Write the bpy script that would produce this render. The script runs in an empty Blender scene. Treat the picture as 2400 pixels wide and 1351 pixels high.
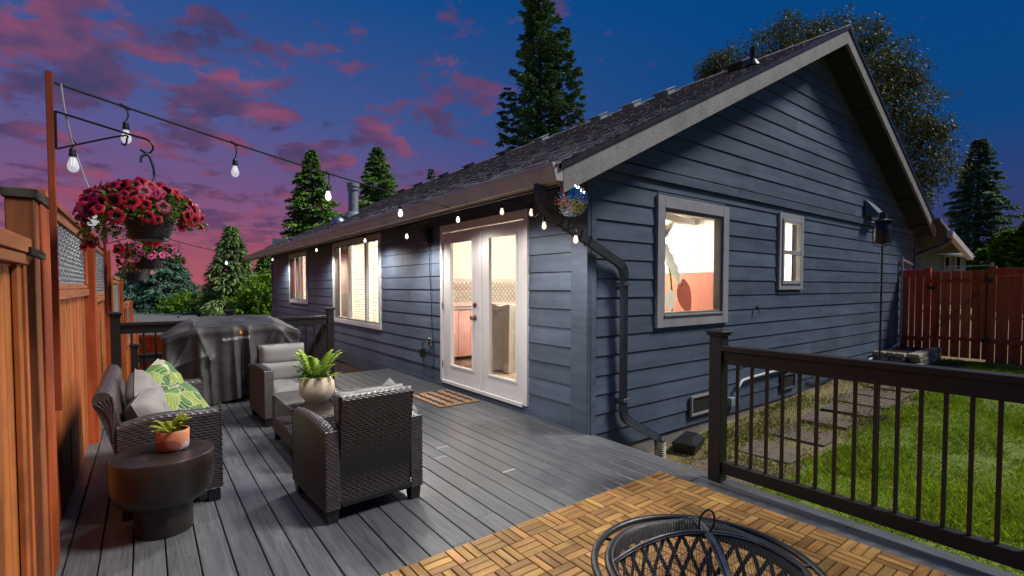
import bpy, bmesh, math, random
import numpy as np
from mathutils import Vector, Matrix
rng = np.random.default_rng(7)
random.seed(7)
SC = bpy.context.scene
COL = SC.collection
R_ = math.radians
# ------------------------------------------------------------------ camera, sky, sun, exposure
FPX, CXP, CYP, HC, PIT = 1138., 1200., 710., 1.415, R_(1.9)
YAW_S, YAW_C = 860 / 1426.4, 1138 / 1426.4
cam = bpy.data.cameras.new('camera'); camo = bpy.data.objects.new('camera', cam); COL.objects.link(camo)
cam.sensor_width = 36; cam.lens = 36 * FPX / 2400; cam.shift_y = 34.5 / 2400
cam.clip_start = .05; cam.clip_end = 600
camo.location = (0, 0, HC)
camo.rotation_euler = (math.pi / 2 - PIT, 0, -math.atan2(YAW_S, YAW_C))
SC.camera = camo
SC.view_settings.view_transform = 'Standard'; SC.view_settings.look = 'None'
SC.view_settings.exposure = 0.0; SC.view_settings.gamma = 1; SC.view_settings.use_curve_mapping = False
SC.cycles.use_denoising = True
SC.cycles.max_bounces = 7; SC.cycles.transparent_max_bounces = 16
SC.cycles.sample_clamp_indirect = 6; SC.cycles.caustics_reflective = False; SC.cycles.caustics_refractive = False

world = bpy.data.worlds.new('World'); SC.world = world; world.use_nodes = True
wn = world.node_tree; wn.nodes.clear()
def N(t, typ, **kw):
    n = t.nodes.new(typ)
    for k, v in kw.items():
        if k.startswith('i_'):
            key = k[2:]
            n.inputs[int(key) if key.isdigit() else key.replace('_', ' ')].default_value = v
        else: setattr(n, k, v)
    return n
def L(t, a, b): t.links.new(a, b)
def ramp(t, fac, stops, interp='LINEAR'):
    n = t.nodes.new('ShaderNodeValToRGB'); r = n.color_ramp; r.interpolation = interp
    while len(r.elements) < len(stops): r.elements.new(.5)
    for e, (p, c) in zip(r.elements, stops):
        e.position = p; e.color = (c[0], c[1], c[2], 1) if len(c) == 3 else c
    if fac is not None: L(t, fac, n.inputs[0])
    return n
def math_(t, op, a, b=None, clamp=False):
    n = t.nodes.new('ShaderNodeMath'); n.operation = op; n.use_clamp = clamp
    for i, v in enumerate((a, b)):
        if v is None: continue
        if isinstance(v, (int, float)): n.inputs[i].default_value = v
        else: L(t, v, n.inputs[i])
    return n.outputs[0]
def mixc(t, fac, a, b, blend='MIX'):
    n = t.nodes.new('ShaderNodeMix'); n.data_type = 'RGBA'; n.blend_type = blend
    for s, v in ((n.inputs[0], fac), (n.inputs[6], a), (n.inputs[7], b)):
        if isinstance(v, (int, float)): s.default_value = v
        elif isinstance(v, tuple): s.default_value = (v[0], v[1], v[2], 1)
        else: L(t, v, s)
    return n.outputs[2]
def srgb(r, g, b):
    f = lambda c: ((c / 255) / 12.92) if c <= 10 else (((c / 255) + .055) / 1.055) ** 2.4
    return (f(r), f(g), f(b))
def sky_nodes():
    t = wn
    tc = N(t, 'ShaderNodeTexCoord'); sep = N(t, 'ShaderNodeSeparateXYZ'); L(t, tc.outputs['Generated'], sep.inputs[0])
    X_, Y_, Z_ = sep.outputs
    el = math_(t, 'MAXIMUM', Z_, 0.0)
    # dusk gradient: towards the afterglow (low, beyond the end of the house) and away from it
    glow = ramp(t, el, [(0, srgb(172, 88, 98)), (.08, srgb(156, 84, 106)), (.17, srgb(116, 86, 132)), (.30, srgb(72, 88, 146)), (.5, srgb(22, 76, 140)), (.8, srgb(6, 66, 130)), (1, srgb(12, 62, 122))])
    away = ramp(t, el, [(0, srgb(66, 58, 104)), (.10, srgb(54, 60, 108)), (.25, srgb(14, 68, 126)), (.5, srgb(0, 68, 130)), (1, srgb(12, 62, 122))])
    hd = N(t, 'ShaderNodeVectorMath', operation='DOT_PRODUCT'); L(t, tc.outputs['Generated'], hd.inputs[0]); hd.inputs[1].default_value = (-.42, .91, 0)
    w = N(t, 'ShaderNodeMapRange', interpolation_type='SMOOTHSTEP'); L(t, hd.outputs['Value'], w.inputs[0])
    w.inputs[1].default_value = -.05; w.inputs[2].default_value = .95
    base = mixc(t, w.outputs[0], away.outputs[0], glow.outputs[0])
    # broken clouds on a flat deck
    den = math_(t, 'ADD', el, .22)
    cx = math_(t, 'DIVIDE', X_, den); cy = math_(t, 'DIVIDE', Y_, den)
    comb = N(t, 'ShaderNodeCombineXYZ'); L(t, cx, comb.inputs[0]); L(t, cy, comb.inputs[1]); L(t, math_(t, 'MULTIPLY', el, 1.5), comb.inputs[2])
    mp = N(t, 'ShaderNodeMapping'); L(t, comb.outputs[0], mp.inputs[0]); mp.inputs['Location'].default_value = (3.1, 1.4, .3); mp.inputs['Rotation'].default_value = (0, 0, .5)
    n1 = N(t, 'ShaderNodeTexNoise', i_Scale=5.6, i_Detail=7.0, i_Roughness=.6); L(t, mp.outputs[0], n1.inputs['Vector'])
    n2 = N(t, 'ShaderNodeTexNoise', i_Scale=1.1, i_Detail=2.0); L(t, mp.outputs[0], n2.inputs['Vector'])
    n3 = N(t, 'ShaderNodeTexNoise', i_Scale=5.0, i_Detail=4.0); L(t, mp.outputs[0], n3.inputs['Vector'])
    cov = math_(t, 'ADD', n1.outputs[0], math_(t, 'MULTIPLY', math_(t, 'SUBTRACT', n2.outputs[0], .5), .34))
    cov = math_(t, 'ADD', cov, math_(t, 'MULTIPLY', math_(t, 'SUBTRACT', w.outputs[0], .66), .19))
    msk = N(t, 'ShaderNodeMapRange', interpolation_type='SMOOTHSTEP'); L(t, cov, msk.inputs[0]); msk.inputs[1].default_value = .525; msk.inputs[2].default_value = .64
    hor = N(t, 'ShaderNodeMapRange'); L(t, el, hor.inputs[0]); hor.inputs[1].default_value = .02; hor.inputs[2].default_value = .12
    m = math_(t, 'MULTIPLY', math_(t, 'MULTIPLY', msk.outputs[0], hor.outputs[0]), .86)
    ccol = ramp(t, n3.outputs[0], [(.34, srgb(66, 60, 98)), (.48, srgb(96, 66, 102)), (.66, srgb(148, 78, 104))])
    warm = mixc(t, w.outputs[0], srgb(92, 62, 106), ccol.outputs[0])
    col = mixc(t, m, base, warm)
    bg = N(t, 'ShaderNodeBackground', i_Strength=1.0); L(t, col, bg.inputs[0])
    out = N(t, 'ShaderNodeOutputWorld'); L(t, bg.outputs[0], out.inputs[0])
sky_nodes()
SUN_E, SUN_A = R_(49), R_(36)
sun = bpy.data.lights.new('sun', 'SUN'); sun.energy = 3.7; sun.angle = R_(14); sun.color = (1, .96, .9)
suno = bpy.data.objects.new('sun', sun); COL.objects.link(suno)
sd = Vector((math.cos(SUN_E) * math.cos(SUN_A), -math.cos(SUN_E) * math.sin(SUN_A), math.sin(SUN_E)))
suno.rotation_euler = sd.to_track_quat('Z', 'Y').to_euler(); suno.location = sd * 30

# ------------------------------------------------------------------ helpers
RX = (YAW_C, -YAW_S); DX = (YAW_S, YAW_C); CP, SP = math.cos(PIT), math.sin(PIT)
def ray(px, py):
    r = (px - CXP) / FPX; u = -(py - CYP) / FPX; fh = CP + u * SP
    return (DX[0] * fh + r * RX[0], DX[1] * fh + r * RX[1], u * CP - SP)
def onX(px, py, x):
    d = ray(px, py); t = x / d[0]; return (x, d[1] * t, HC + d[2] * t)
def onY(px, py, y):
    d = ray(px, py); t = y / d[1]; return (d[0] * t, y, HC + d[2] * t)
def onZ(px, py, z):
    d = ray(px, py); t = (z - HC) / d[2]; return (d[0] * t, d[1] * t, z)
def at(px, py, dist):
    d = ray(px, py); f = d[0] * DX[0] + d[1] * DX[1]; t = dist / f; return (d[0] * t, d[1] * t, HC + d[2] * t)

LOC = {}
def W(o): return LOC.get(o.name, Vector((0, 0, 0)))
def tagp(o, label=None, cat=None, group=None, kind=None):
    if label: o['label'] = label
    if cat: o['category'] = cat
    if group: o['group'] = group
    if kind: o['kind'] = kind
    return o
def thing(name, label, cat, loc=(0, 0, 0), group=None, rz=0):
    o = bpy.data.objects.new(name, None); COL.objects.link(o); o.location = loc; o.rotation_euler = (0, 0, rz)
    o.empty_display_size = .1
    LOC[o.name] = Vector(loc)
    return tagp(o, label, cat, group)
class MB:
    def __init__(s): s.v = []; s.f = []; s.n = 0
    def add(s, vs, fs):
        b = s.n; s.v.extend([tuple(p) for p in vs]); s.n += len(vs); s.f.extend([tuple(i + b for i in f) for f in fs]); return s
    def box(s, x0, x1, y0, y1, z0, z1, b=0.0):
        return s.obox(((x0 + x1) / 2, (y0 + y1) / 2, (z0 + z1) / 2), (abs(x1 - x0) / 2, abs(y1 - y0) / 2, abs(z1 - z0) / 2), b=b)
    def obox(s, c, h, ax=None, b=0.0):
        c = Vector(c); A = [Vector(a) for a in (ax or ((1, 0, 0), (0, 1, 0), (0, 0, 1)))]
        if b <= 0 or min(h) <= b * 1.05:
            vs = [c + A[0] * (h[0] * i) + A[1] * (h[1] * j) + A[2] * (h[2] * k) for i in (-1, 1) for j in (-1, 1) for k in (-1, 1)]
            return s.add(vs, [(0, 1, 3, 2), (4, 6, 7, 5), (0, 4, 5, 1), (2, 3, 7, 6), (0, 2, 6, 4), (1, 5, 7, 3)])
        vs = []; ix = {}
        for i in (-1, 1):
            for j in (-1, 1):
                for k in (-1, 1):
                    for a in range(3):
                        sg = (i, j, k); d = [h[m] - (0 if m == a else b) for m in range(3)]
                        ix[(i, j, k, a)] = len(vs)
                        vs.append(c + A[0] * (sg[0] * d[0]) + A[1] * (sg[1] * d[1]) + A[2] * (sg[2] * d[2]))
        fs = []
        for a in range(3):
            o1, o2 = [m for m in range(3) if m != a]
            for sg in (-1, 1):
                def K(p, q, a=a, o1=o1, o2=o2, sg=sg):
                    t = [0, 0, 0]; t[a] = sg; t[o1] = p; t[o2] = q; return ix[(t[0], t[1], t[2], a)]
                fs.append((K(-1, -1), K(1, -1), K(1, 1), K(-1, 1)))
        for a in range(3):
            o1, o2 = [m for m in range(3) if m != a]
            for p in (-1, 1):
                for q in (-1, 1):
                    def K(e, f, a=a, o1=o1, o2=o2, p=p, q=q):
                        t = [0, 0, 0]; t[a] = e; t[o1] = p; t[o2] = q; return ix[(t[0], t[1], t[2], f)]
                    fs.append((K(-1, o1), K(1, o1), K(1, o2), K(-1, o2)))
        for i in (-1, 1):
            for j in (-1, 1):
                for k in (-1, 1): fs.append((ix[(i, j, k, 0)], ix[(i, j, k, 1)], ix[(i, j, k, 2)]))
        return s.add(vs, fs)
    def beam(s, p, q, w, h, up=(0, 0, 1), b=0.0):
        p, q = Vector(p), Vector(q); d = (q - p); l = d.length; d.normalize(); u = Vector(up); x = d.cross(u).normalized(); u = x.cross(d)
        return s.obox((p + q) / 2, (w / 2, l / 2, h / 2), (x, d, u), b)
    def tube(s, pts, r, n=8, cap=True, closed=False):
        P = [Vector(p) for p in pts]; m = len(P); rr = r if hasattr(r, '__len__') else [r] * m
        vs = []; prev = None
        for i in range(m):
            if closed: d = P[(i + 1) % m] - P[i - 1]
            else: d = P[min(i + 1, m - 1)] - P[max(i - 1, 0)]
            if d.length < 1e-9: d = Vector((0, 0, 1))
            d.normalize()
            if prev is None: a = d.orthogonal().normalized()
            else:
                a = prev - d * prev.dot(d)
                a = a.normalized() if a.length > 1e-6 else d.orthogonal().normalized()
            prev = a; b = d.cross(a)
            for k in range(n):
                th = 2 * math.pi * k / n; vs.append(P[i] + (a * math.cos(th) + b * math.sin(th)) * rr[i])
        fs = []
        for i in range(m if closed else m - 1):
            j = (i + 1) % m
            for k in range(n): fs.append((i * n + k, i * n + (k + 1) % n, j * n + (k + 1) % n, j * n + k))
        if cap and not closed: fs += [tuple(range(n))[::-1], tuple((m - 1) * n + k for k in range(n))]
        return s.add(vs, fs)
    def lathe(s, prof, c=(0, 0, 0), n=24, cap=True):
        vs = []
        for r, z in prof:
            for k in range(n):
                th = 2 * math.pi * k / n; vs.append((c[0] + r * math.cos(th), c[1] + r * math.sin(th), c[2] + z))
        fs = [(i * n + k, i * n + (k + 1) % n, (i + 1) * n + (k + 1) % n, (i + 1) * n + k) for i in range(len(prof) - 1) for k in range(n)]
        if cap: fs += [tuple(range(n))[::-1], tuple((len(prof) - 1) * n + k for k in range(n))]
        return s.add(vs, fs)
    def grid(s, pos, nu, nv, cu=False, cv=False):
        """pos: (nu*nv,3) array, index i*nv+j"""
        b = s.n; pos = np.asarray(pos)
        s.v.extend(map(tuple, pos.tolist())); s.n += len(pos)
        for i in range(nu if cu else nu - 1):
            i2 = (i + 1) % nu
            for j in range(nv if cv else nv - 1):
                j2 = (j + 1) % nv
                s.f.append((b + i * nv + j, b + i2 * nv + j, b + i2 * nv + j2, b + i * nv + j2))
        return s
    def poly(s, pts, ext):
        """flat polygon extruded by vector ext"""
        n = len(pts); e = Vector(ext); P = [Vector(p) for p in pts]
        return s.add(P + [p + e for p in P], [tuple(range(n))[::-1], tuple(range(n, 2 * n))] + [(i, (i + 1) % n, n + (i + 1) % n, n + i) for i in range(n)])
    def mesh(s, name, off=(0, 0, 0)):
        me = bpy.data.meshes.new(name)
        v = np.array(s.v, dtype=np.float32) - np.array(off, dtype=np.float32)
        me.from_pydata(v.tolist(), [], s.f)
        return me
    def build(s, name, mat, parent=None, smooth=False, local=False, label=None, kind=None, recalc=True):
        off = (0, 0, 0) if (local or parent is None) else W(parent)
        me = s.mesh(name, off)
        if recalc and len(s.f) < 60000:
            bm = bmesh.new(); bm.from_mesh(me); bmesh.ops.recalc_face_normals(bm, faces=bm.faces); bm.to_mesh(me); bm.free()
        if smooth: me.shade_smooth(); me.set_sharp_from_angle(angle=R_(52))
        me.materials.append(mat)
        return link(name, me, parent, label, kind)
def link(name, me, parent=None, label=None, kind=None):
    o = bpy.data.objects.new(name, me); COL.objects.link(o)
    if parent is not None:
        o.parent = parent; LOC[o.name] = W(parent)
    else: LOC[o.name] = Vector((0, 0, 0))
    return tagp(o, label, kind=kind)
def top(o, label, cat, group=None): return tagp(o, label, cat, group)
def raw(name, V, F, mat, parent=None, smooth=False, kind=None):
    """fast numpy mesh; F: (n,k)"""
    me = bpy.data.meshes.new(name); V = np.asarray(V, np.float32); F = np.asarray(F, np.int32); k = F.shape[1]
    if parent is not None: V = V - np.array(W(parent), np.float32)
    me.vertices.add(len(V)); me.vertices.foreach_set('co', V.ravel())
    me.loops.add(F.size); me.loops.foreach_set('vertex_index', F.ravel())
    me.polygons.add(len(F)); me.polygons.foreach_set('loop_start', np.arange(0, F.size, k, dtype=np.int32))
    me.polygons.foreach_set('loop_total', np.full(len(F), k, np.int32))
    me.update(calc_edges=True); me.validate()
    if smooth: me.shade_smooth()
    me.materials.append(mat)
    return link(name, me, parent, kind=kind)
def copy_part(o, parent):
    c = o.copy(); COL.objects.link(c); c.parent = parent
    for ch in list(o.children): copy_part(ch, c)
    return c
def copy_thing(o, loc, rz=0, label=None):
    c = o.copy(); COL.objects.link(c); c.location = loc; c.rotation_euler = (0, 0, rz); LOC[c.name] = Vector(loc)
    if label: c['label'] = label
    for ch in list(o.children): copy_part(ch, c)
    return c
def cubic(pts, n=8):
    """catmull-rom through pts"""
    P = [Vector(p) for p in pts]; P = [P[0] * 2 - P[1]] + P + [P[-1] * 2 - P[-2]]; out = []
    for i in range(1, len(P) - 2):
        for k in range(n):
            t = k / n
            out.append(.5 * ((2 * P[i]) + (P[i + 1] - P[i - 1]) * t + (2 * P[i - 1] - 5 * P[i] + 4 * P[i + 1] - P[i + 2]) * t * t + (3 * P[i] - P[i - 1] - 3 * P[i + 1] + P[i + 2]) * t ** 3))
    out.append(P[-2]); return out

# ------------------------------------------------------------------ materials
def newmat(name):
    m = bpy.data.materials.new(name); m.use_nodes = True; t = m.node_tree; t.nodes.clear()
    out = N(t, 'ShaderNodeOutputMaterial'); b = N(t, 'ShaderNodeBsdfPrincipled'); L(t, b.outputs[0], out.inputs[0])
    return m, t, b, out
def coords(t, stretch=(1, 1, 1), rnd=True):
    tc = N(t, 'ShaderNodeTexCoord'); mp = N(t, 'ShaderNodeMapping'); mp.inputs['Scale'].default_value = stretch
    L(t, tc.outputs['Object'], mp.inputs[0]); info = N(t, 'ShaderNodeObjectInfo')
    if rnd:
        cb = N(t, 'ShaderNodeCombineXYZ'); r = math_(t, 'MULTIPLY', info.outputs['Random'], 37.0)
        for i in range(3): L(t, r, cb.inputs[i])
        L(t, cb.outputs[0], mp.inputs['Location'])
    return mp.outputs[0], info.outputs['Random']
def mat(name, col, rough=.6, var=.18, scale=6, stretch=(1, 1, 1), bump=.15, bscale=None, bstretch=None, rand=.12, metal=0., spec=.5, rvar=.1, detail=5, dirt=None, island=0.):
    m, t, b, out = newmat(name)
    v, r = coords(t, stretch)
    n = N(t, 'ShaderNodeTexNoise', i_Scale=scale, i_Detail=detail, i_Roughness=.6); L(t, v, n.inputs['Vector'])
    lo = tuple(c * (1 - var) for c in col); hi = tuple(min(1, c * (1 + var)) for c in col)
    rm = ramp(t, n.outputs[0], [(.3, lo), (.7, hi)])
    hs = N(t, 'ShaderNodeHueSaturation'); L(t, rm.outputs[0], hs.inputs['Color'])
    fac = r
    if island:
        g = N(t, 'ShaderNodeNewGeometry'); fac = g.outputs['Random Per Island']; rand = island
    L(t, math_(t, 'ADD', math_(t, 'MULTIPLY', fac, 2 * rand), 1 - rand), hs.inputs['Value'])
    c = hs.outputs[0]
    if dirt:
        v2, _ = coords(t, (1, 1, 1)); n2 = N(t, 'ShaderNodeTexNoise', i_Scale=dirt[1], i_Detail=6.0, i_Roughness=.65); L(t, v2, n2.inputs['Vector'])
        k = N(t, 'ShaderNodeMapRange'); L(t, n2.outputs[0], k.inputs[0]); k.inputs[1].default_value = dirt[2]; k.inputs[2].default_value = dirt[2] + .18
        c = mixc(t, math_(t, 'MULTIPLY', k.outputs[0], dirt[3]), c, dirt[0])
    L(t, c, b.inputs['Base Color'])
    L(t, math_(t, 'ADD', math_(t, 'MULTIPLY', math_(t, 'SUBTRACT', n.outputs[0], .5), 2 * rvar), rough, True), b.inputs['Roughness'])
    b.inputs['Metallic'].default_value = metal; b.inputs['Specular IOR Level'].default_value = spec
    if bump:
        v3, _ = coords(t, bstretch or stretch)
        n3 = N(t, 'ShaderNodeTexNoise', i_Scale=bscale or scale * 4, i_Detail=6.0); L(t, v3, n3.inputs['Vector'])
        bp = N(t, 'ShaderNodeBump', i_Strength=bump, i_Distance=.01); L(t, n3.outputs[0], bp.inputs['Height']); L(t, bp.outputs[0], b.inputs['Normal'])
    return m
M = {}
SID = srgb(70, 80, 97)
def siding_mat(name, along, col, k=1.0):
    m, t, b, out = newmat(name)
    st = (.55, .55, 5) if along == 'x' else (.55, .55, 5)
    v, r = coords(t, st); n = N(t, 'ShaderNodeTexNoise', i_Scale=2.4, i_Detail=7.0, i_Roughness=.62); L(t, v, n.inputs['Vector'])
    v2, _ = coords(t, (1, 1, 1), False); n2 = N(t, 'ShaderNodeTexNoise', i_Scale=1.3, i_Detail=4.0, i_Roughness=.6); L(t, v2, n2.inputs['Vector'])
    f = math_(t, 'ADD', math_(t, 'MULTIPLY', n.outputs[0], .5), math_(t, 'MULTIPLY', n2.outputs[0], .5))
    rm = ramp(t, f, [(.32, tuple(c * .68 for c in col)), (.5, col), (.68, tuple(c * 1.38 for c in col))])
    hs = N(t, 'ShaderNodeHueSaturation'); L(t, rm.outputs[0], hs.inputs['Color']); L(t, math_(t, 'ADD', math_(t, 'MULTIPLY', r, .32), .84), hs.inputs['Value'])
    # small chips and streaks of old paint
    n4 = N(t, 'ShaderNodeTexNoise', i_Scale=55.0, i_Detail=2.0); L(t, v2, n4.inputs['Vector'])
    ch = N(t, 'ShaderNodeMapRange'); L(t, n4.outputs[0], ch.inputs[0]); ch.inputs[1].default_value = .755; ch.inputs[2].default_value = .79
    c = mixc(t, math_(t, 'MULTIPLY', ch.outputs[0], .7), hs.outputs[0], (.45, .47, .5))
    L(t, c, b.inputs['Base Color']); b.inputs['Specular IOR Level'].default_value = .35
    L(t, math_(t, 'ADD', math_(t, 'MULTIPLY', n.outputs[0], .3), .4), b.inputs['Roughness'])
    v3, _ = coords(t, (1, 1, 9)); n3 = N(t, 'ShaderNodeTexNoise', i_Scale=14.0, i_Detail=7.0); L(t, v3, n3.inputs['Vector'])
    bp = N(t, 'ShaderNodeBump', i_Strength=.22, i_Distance=.01); L(t, n3.outputs[0], bp.inputs['Height']); L(t, bp.outputs[0], b.inputs['Normal'])
    return m
M['siding'] = siding_mat('siding', 'x', (.078, .104, .150))
M['siding_trim'] = siding_mat('siding_trim', 'x', (.074, .098, .140))
M['soffit'] = mat('soffit', (.018, .019, .026), .7, .2, 3, bump=.05)
M['trim_grey'] = mat('trim_grey', (.30, .30, .32), .5, .12, 5, bump=.1, rand=.04, dirt=((.2, .2, .2), 9, .58, .4))
M['rake'] = mat('rake', (.23, .22, .215), .65, .22, 5, (1, 1, 1), .35, 40, rand=.05, dirt=((.1, .095, .09), 9, .55, .6))
M['gutter'] = mat('gutter', (.47, .465, .42), .45, .12, 3, bump=.03, rand=.03, dirt=((.2, .17, .15), 5, .52, .5))
M['white_trim'] = mat('white_trim', (.55, .54, .56), .45, .08, 4, bump=.08, rand=.05, dirt=((.3, .29, .28), 7, .6, .35))
M['door_white'] = mat('door_white', (.62, .6, .6), .38, .05, 4, bump=.04, rand=.03)
M['frame_dark'] = mat('frame_dark', (.2, .19, .175), .4, .1, 4, bump=.03)
M['black_metal'] = mat('black_metal', (.012, .011, .012), .38, .25, 8, bump=.06, rand=.1)
M['rail'] = mat('rail', (.006, .005, .0046), .5, .3, 5, (1, 1, 1), .12, 60, rand=.12, dirt=((.09, .085, .08), 60, .69, .6))
M['downspout'] = mat('downspout', (.07, .083, .105), .35, .2, 6, bump=.04, dirt=((.14, .14, .15), 20, .62, .5))
M['concrete'] = mat('concrete', (.2, .19, .17), .9, .25, 6, bump=.4, dirt=((.09, .085, .07), 5, .5, .6))
M['brass'] = mat('brass', (.33, .22, .12), .3, .15, 9, metal=1, bump=.02)
M['steel'] = mat('steel', (.4, .42, .43), .38, .15, 9, metal=.9, bump=.04)
M['galv'] = mat('galv', (.22, .27, .29), .5, .2, 14, bump=.05)
M['dark'] = mat('dark', (.006, .006, .006), .9, .1, 4, bump=0)
M['wall_in'] = mat('wall_in', (.88, .84, .74), .8, .05, 2, bump=.05, rand=.03)
M['blind'] = mat('blind', (.8, .77, .7), .7, .05, 3, bump=.02)
M['curtain'] = mat('curtain', (.66, .55, .42), .85, .12, 9, (1, 1, .2), .1)
M['salmon'] = mat('salmon', (.55, .2, .13), .7, .1, 3, (1, 1, .3), .06)
M['floor_in'] = mat('floor_in', (.4, .3, .19), .5, .2, 5, (1, .2, 1), .05)
# woods
def wood(name, dark, light, axis, rough=.6, bump=.3, rand=.16, knots=True, sc=1.0, grey=None):
    m, t, b, out = newmat(name)
    st = {'z': (1, 1, .07), 'y': (1, .07, 1), 'x': (.07, 1, 1)}[axis]
    v, r = coords(t, tuple(s * sc for s in st))
    n = N(t, 'ShaderNodeTexNoise', i_Scale=16.0, i_Detail=8.0, i_Roughness=.66, i_Distortion=.6); L(t, v, n.inputs['Vector'])
    v2, _ = coords(t, (1, 1, 1)); n2 = N(t, 'ShaderNodeTexNoise', i_Scale=2.2, i_Detail=5.0, i_Roughness=.6); L(t, v2, n2.inputs['Vector'])
    f = math_(t, 'ADD', math_(t, 'MULTIPLY', n.outputs[0], .62), math_(t, 'MULTIPLY', n2.outputs[0], .38))
    rm = ramp(t, f, [(.36, dark), (.5, tuple((a + c) / 2 for a, c in zip(dark, light))), (.64, light)])
    hs = N(t, 'ShaderNodeHueSaturation'); L(t, rm.outputs[0], hs.inputs['Color'])
    L(t, math_(t, 'ADD', math_(t, 'MULTIPLY', r, 2 * rand), 1 - rand), hs.inputs['Value'])
    r2 = math_(t, 'FRACT', math_(t, 'MULTIPLY', r, 13.7)); L(t, math_(t, 'ADD', math_(t, 'MULTIPLY', r2, .02), .49), hs.inputs['Hue'])
    c = hs.outputs[0]
    if grey:
        v4, _ = coords(t, (1, 1, 1)); n4 = N(t, 'ShaderNodeTexNoise', i_Scale=grey[1], i_Detail=5.0); L(t, v4, n4.inputs['Vector'])
        k = N(t, 'ShaderNodeMapRange'); L(t, n4.outputs[0], k.inputs[0]); k.inputs[1].default_value = grey[2]; k.inputs[2].default_value = grey[2] + .15
        c = mixc(t, math_(t, 'MULTIPLY', k.outputs[0], grey[3]), c, grey[0])
    L(t, c, b.inputs['Base Color']); b.inputs['Specular IOR Level'].default_value = .25
    L(t, math_(t, 'ADD', math_(t, 'MULTIPLY', n.outputs[0], .25), rough - .12), b.inputs['Roughness'])
    bp = N(t, 'ShaderNodeBump', i_Strength=bump, i_Distance=.006); L(t, n.outputs[0], bp.inputs['Height']); L(t, bp.outputs[0], b.inputs['Normal'])
    return m
M['fence'] = wood('fence', (.23, .058, .015), (.45, .13, .036), 'z', .58, .4, .17, grey=((.085, .03, .012), 2.6, .53, .55))
M['fence_post'] = wood('fence_post', (.20, .042, .012), (.40, .09, .026), 'z', .5, .25, .12)
M['fence_h'] = wood('fence_h', (.24, .075, .035), (.44, .16, .07), 'y', .55, .3, .12)
M['fence_dark'] = wood('fence_dark', (.15, .022, .012), (.27, .05, .022), 'z', .45, .2, .12)
M['post_grey'] = wood('post_grey', (.17, .05, .02), (.3, .1, .035), 'z', .6, .35, .12)
M['cap_grey'] = wood('cap_grey', (.035, .03, .022), (.1, .09, .06), 'y', .85, .5, .1)
M['redfence'] = wood('redfence', (.45, .06, .022), (.75, .145, .055), 'z', .6, .25, .2)
M['slat'] = [wood('slat_%s' % a, (.16, .07, .018), (.47, .265, .082), a, .5, .25, .28, grey=((.09, .045, .018), 4.5, .6, .75)) for a in ('x', 'y')]
def deck_mat():
    m, t, b, out = newmat('deck')
    v, r = coords(t, (1, .06, 1)); n = N(t, 'ShaderNodeTexNoise', i_Scale=26.0, i_Detail=7.0, i_Roughness=.65, i_Distortion=1.6); L(t, v, n.inputs['Vector'])
    vw, _ = coords(t, (1, 1, 1), False)
    n2 = N(t, 'ShaderNodeTexNoise', i_Scale=.75, i_Detail=5.0, i_Roughness=.55); L(t, vw, n2.inputs['Vector'])
    vs_, _ = coords(t, (1, .28, 1)); n3 = N(t, 'ShaderNodeTexNoise', i_Scale=5.0, i_Detail=8.0, i_Roughness=.72); L(t, vs_, n3.inputs['Vector'])
    c0 = ramp(t, n.outputs[0], [(.32, (.050, .054, .060)), (.52, (.082, .088, .097)), (.72, (.118, .125, .136))])
    hs = N(t, 'ShaderNodeHueSaturation'); L(t, c0.outputs[0], hs.inputs['Color']); L(t, math_(t, 'ADD', math_(t, 'MULTIPLY', r, .26), .87), hs.inputs['Value'])
    sc = N(t, 'ShaderNodeMapRange'); L(t, n3.outputs[0], sc.inputs[0]); sc.inputs[1].default_value = .615; sc.inputs[2].default_value = .70
    c1 = mixc(t, math_(t, 'MULTIPLY', sc.outputs[0], .5), hs.outputs[0], (.19, .195, .205))
    # wet patches: darker and glossy
    wet = N(t, 'ShaderNodeMapRange', interpolation_type='SMOOTHSTEP'); 
    sepv = N(t, 'ShaderNodeSeparateXYZ'); L(t, vw, sepv.inputs[0])
    bx = N(t, 'ShaderNodeMapRange', interpolation_type='SMOOTHSTEP'); L(t, sepv.outputs[0], bx.inputs[0]); bx.inputs[1].default_value = .4; bx.inputs[2].default_value = 2.6; bx.inputs[3].default_value = -.04; bx.inputs[4].default_value = .12
    by = N(t, 'ShaderNodeMapRange', interpolation_type='SMOOTHSTEP'); L(t, sepv.outputs[1], by.inputs[0]); by.inputs[1].default_value = 2.4; by.inputs[2].default_value = 3.6; by.inputs[3].default_value = -.10; by.inputs[4].default_value = .03
    L(t, math_(t, 'ADD', math_(t, 'ADD', n2.outputs[0], math_(t, 'ADD', bx.outputs[0], by.outputs[0])), math_(t, 'MULTIPLY', math_(t, 'SUBTRACT', r, .5), .07)), wet.inputs[0])
    wet.inputs[1].default_value = .50; wet.inputs[2].default_value = .60
    c2 = mixc(t, math_(t, 'MULTIPLY', wet.outputs[0], .35), c1, (.045, .048, .054))
    L(t, c2, b.inputs['Base Color'])
    rr = N(t, 'ShaderNodeMapRange'); L(t, wet.outputs[0], rr.inputs[0]); rr.inputs[3].default_value = .52; rr.inputs[4].default_value = .33
    L(t, rr.outputs[0], b.inputs['Roughness']); b.inputs['Specular IOR Level'].default_value = .5
    bs = N(t, 'ShaderNodeMapRange'); L(t, wet.outputs[0], bs.inputs[0]); bs.inputs[3].default_value = .5; bs.inputs[4].default_value = .10
    bp = N(t, 'ShaderNodeBump', i_Distance=.006); L(t, bs.outputs[0], bp.inputs['Strength']); L(t, n.outputs[0], bp.inputs['Height']); L(t, bp.outputs[0], b.inputs['Normal'])
    return m
M['deck'] = deck_mat()
M['wicker'] = mat('wicker', (.046, .038, .038), .36, .35, 30, bump=.05, rand=.1, spec=.7)
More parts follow.
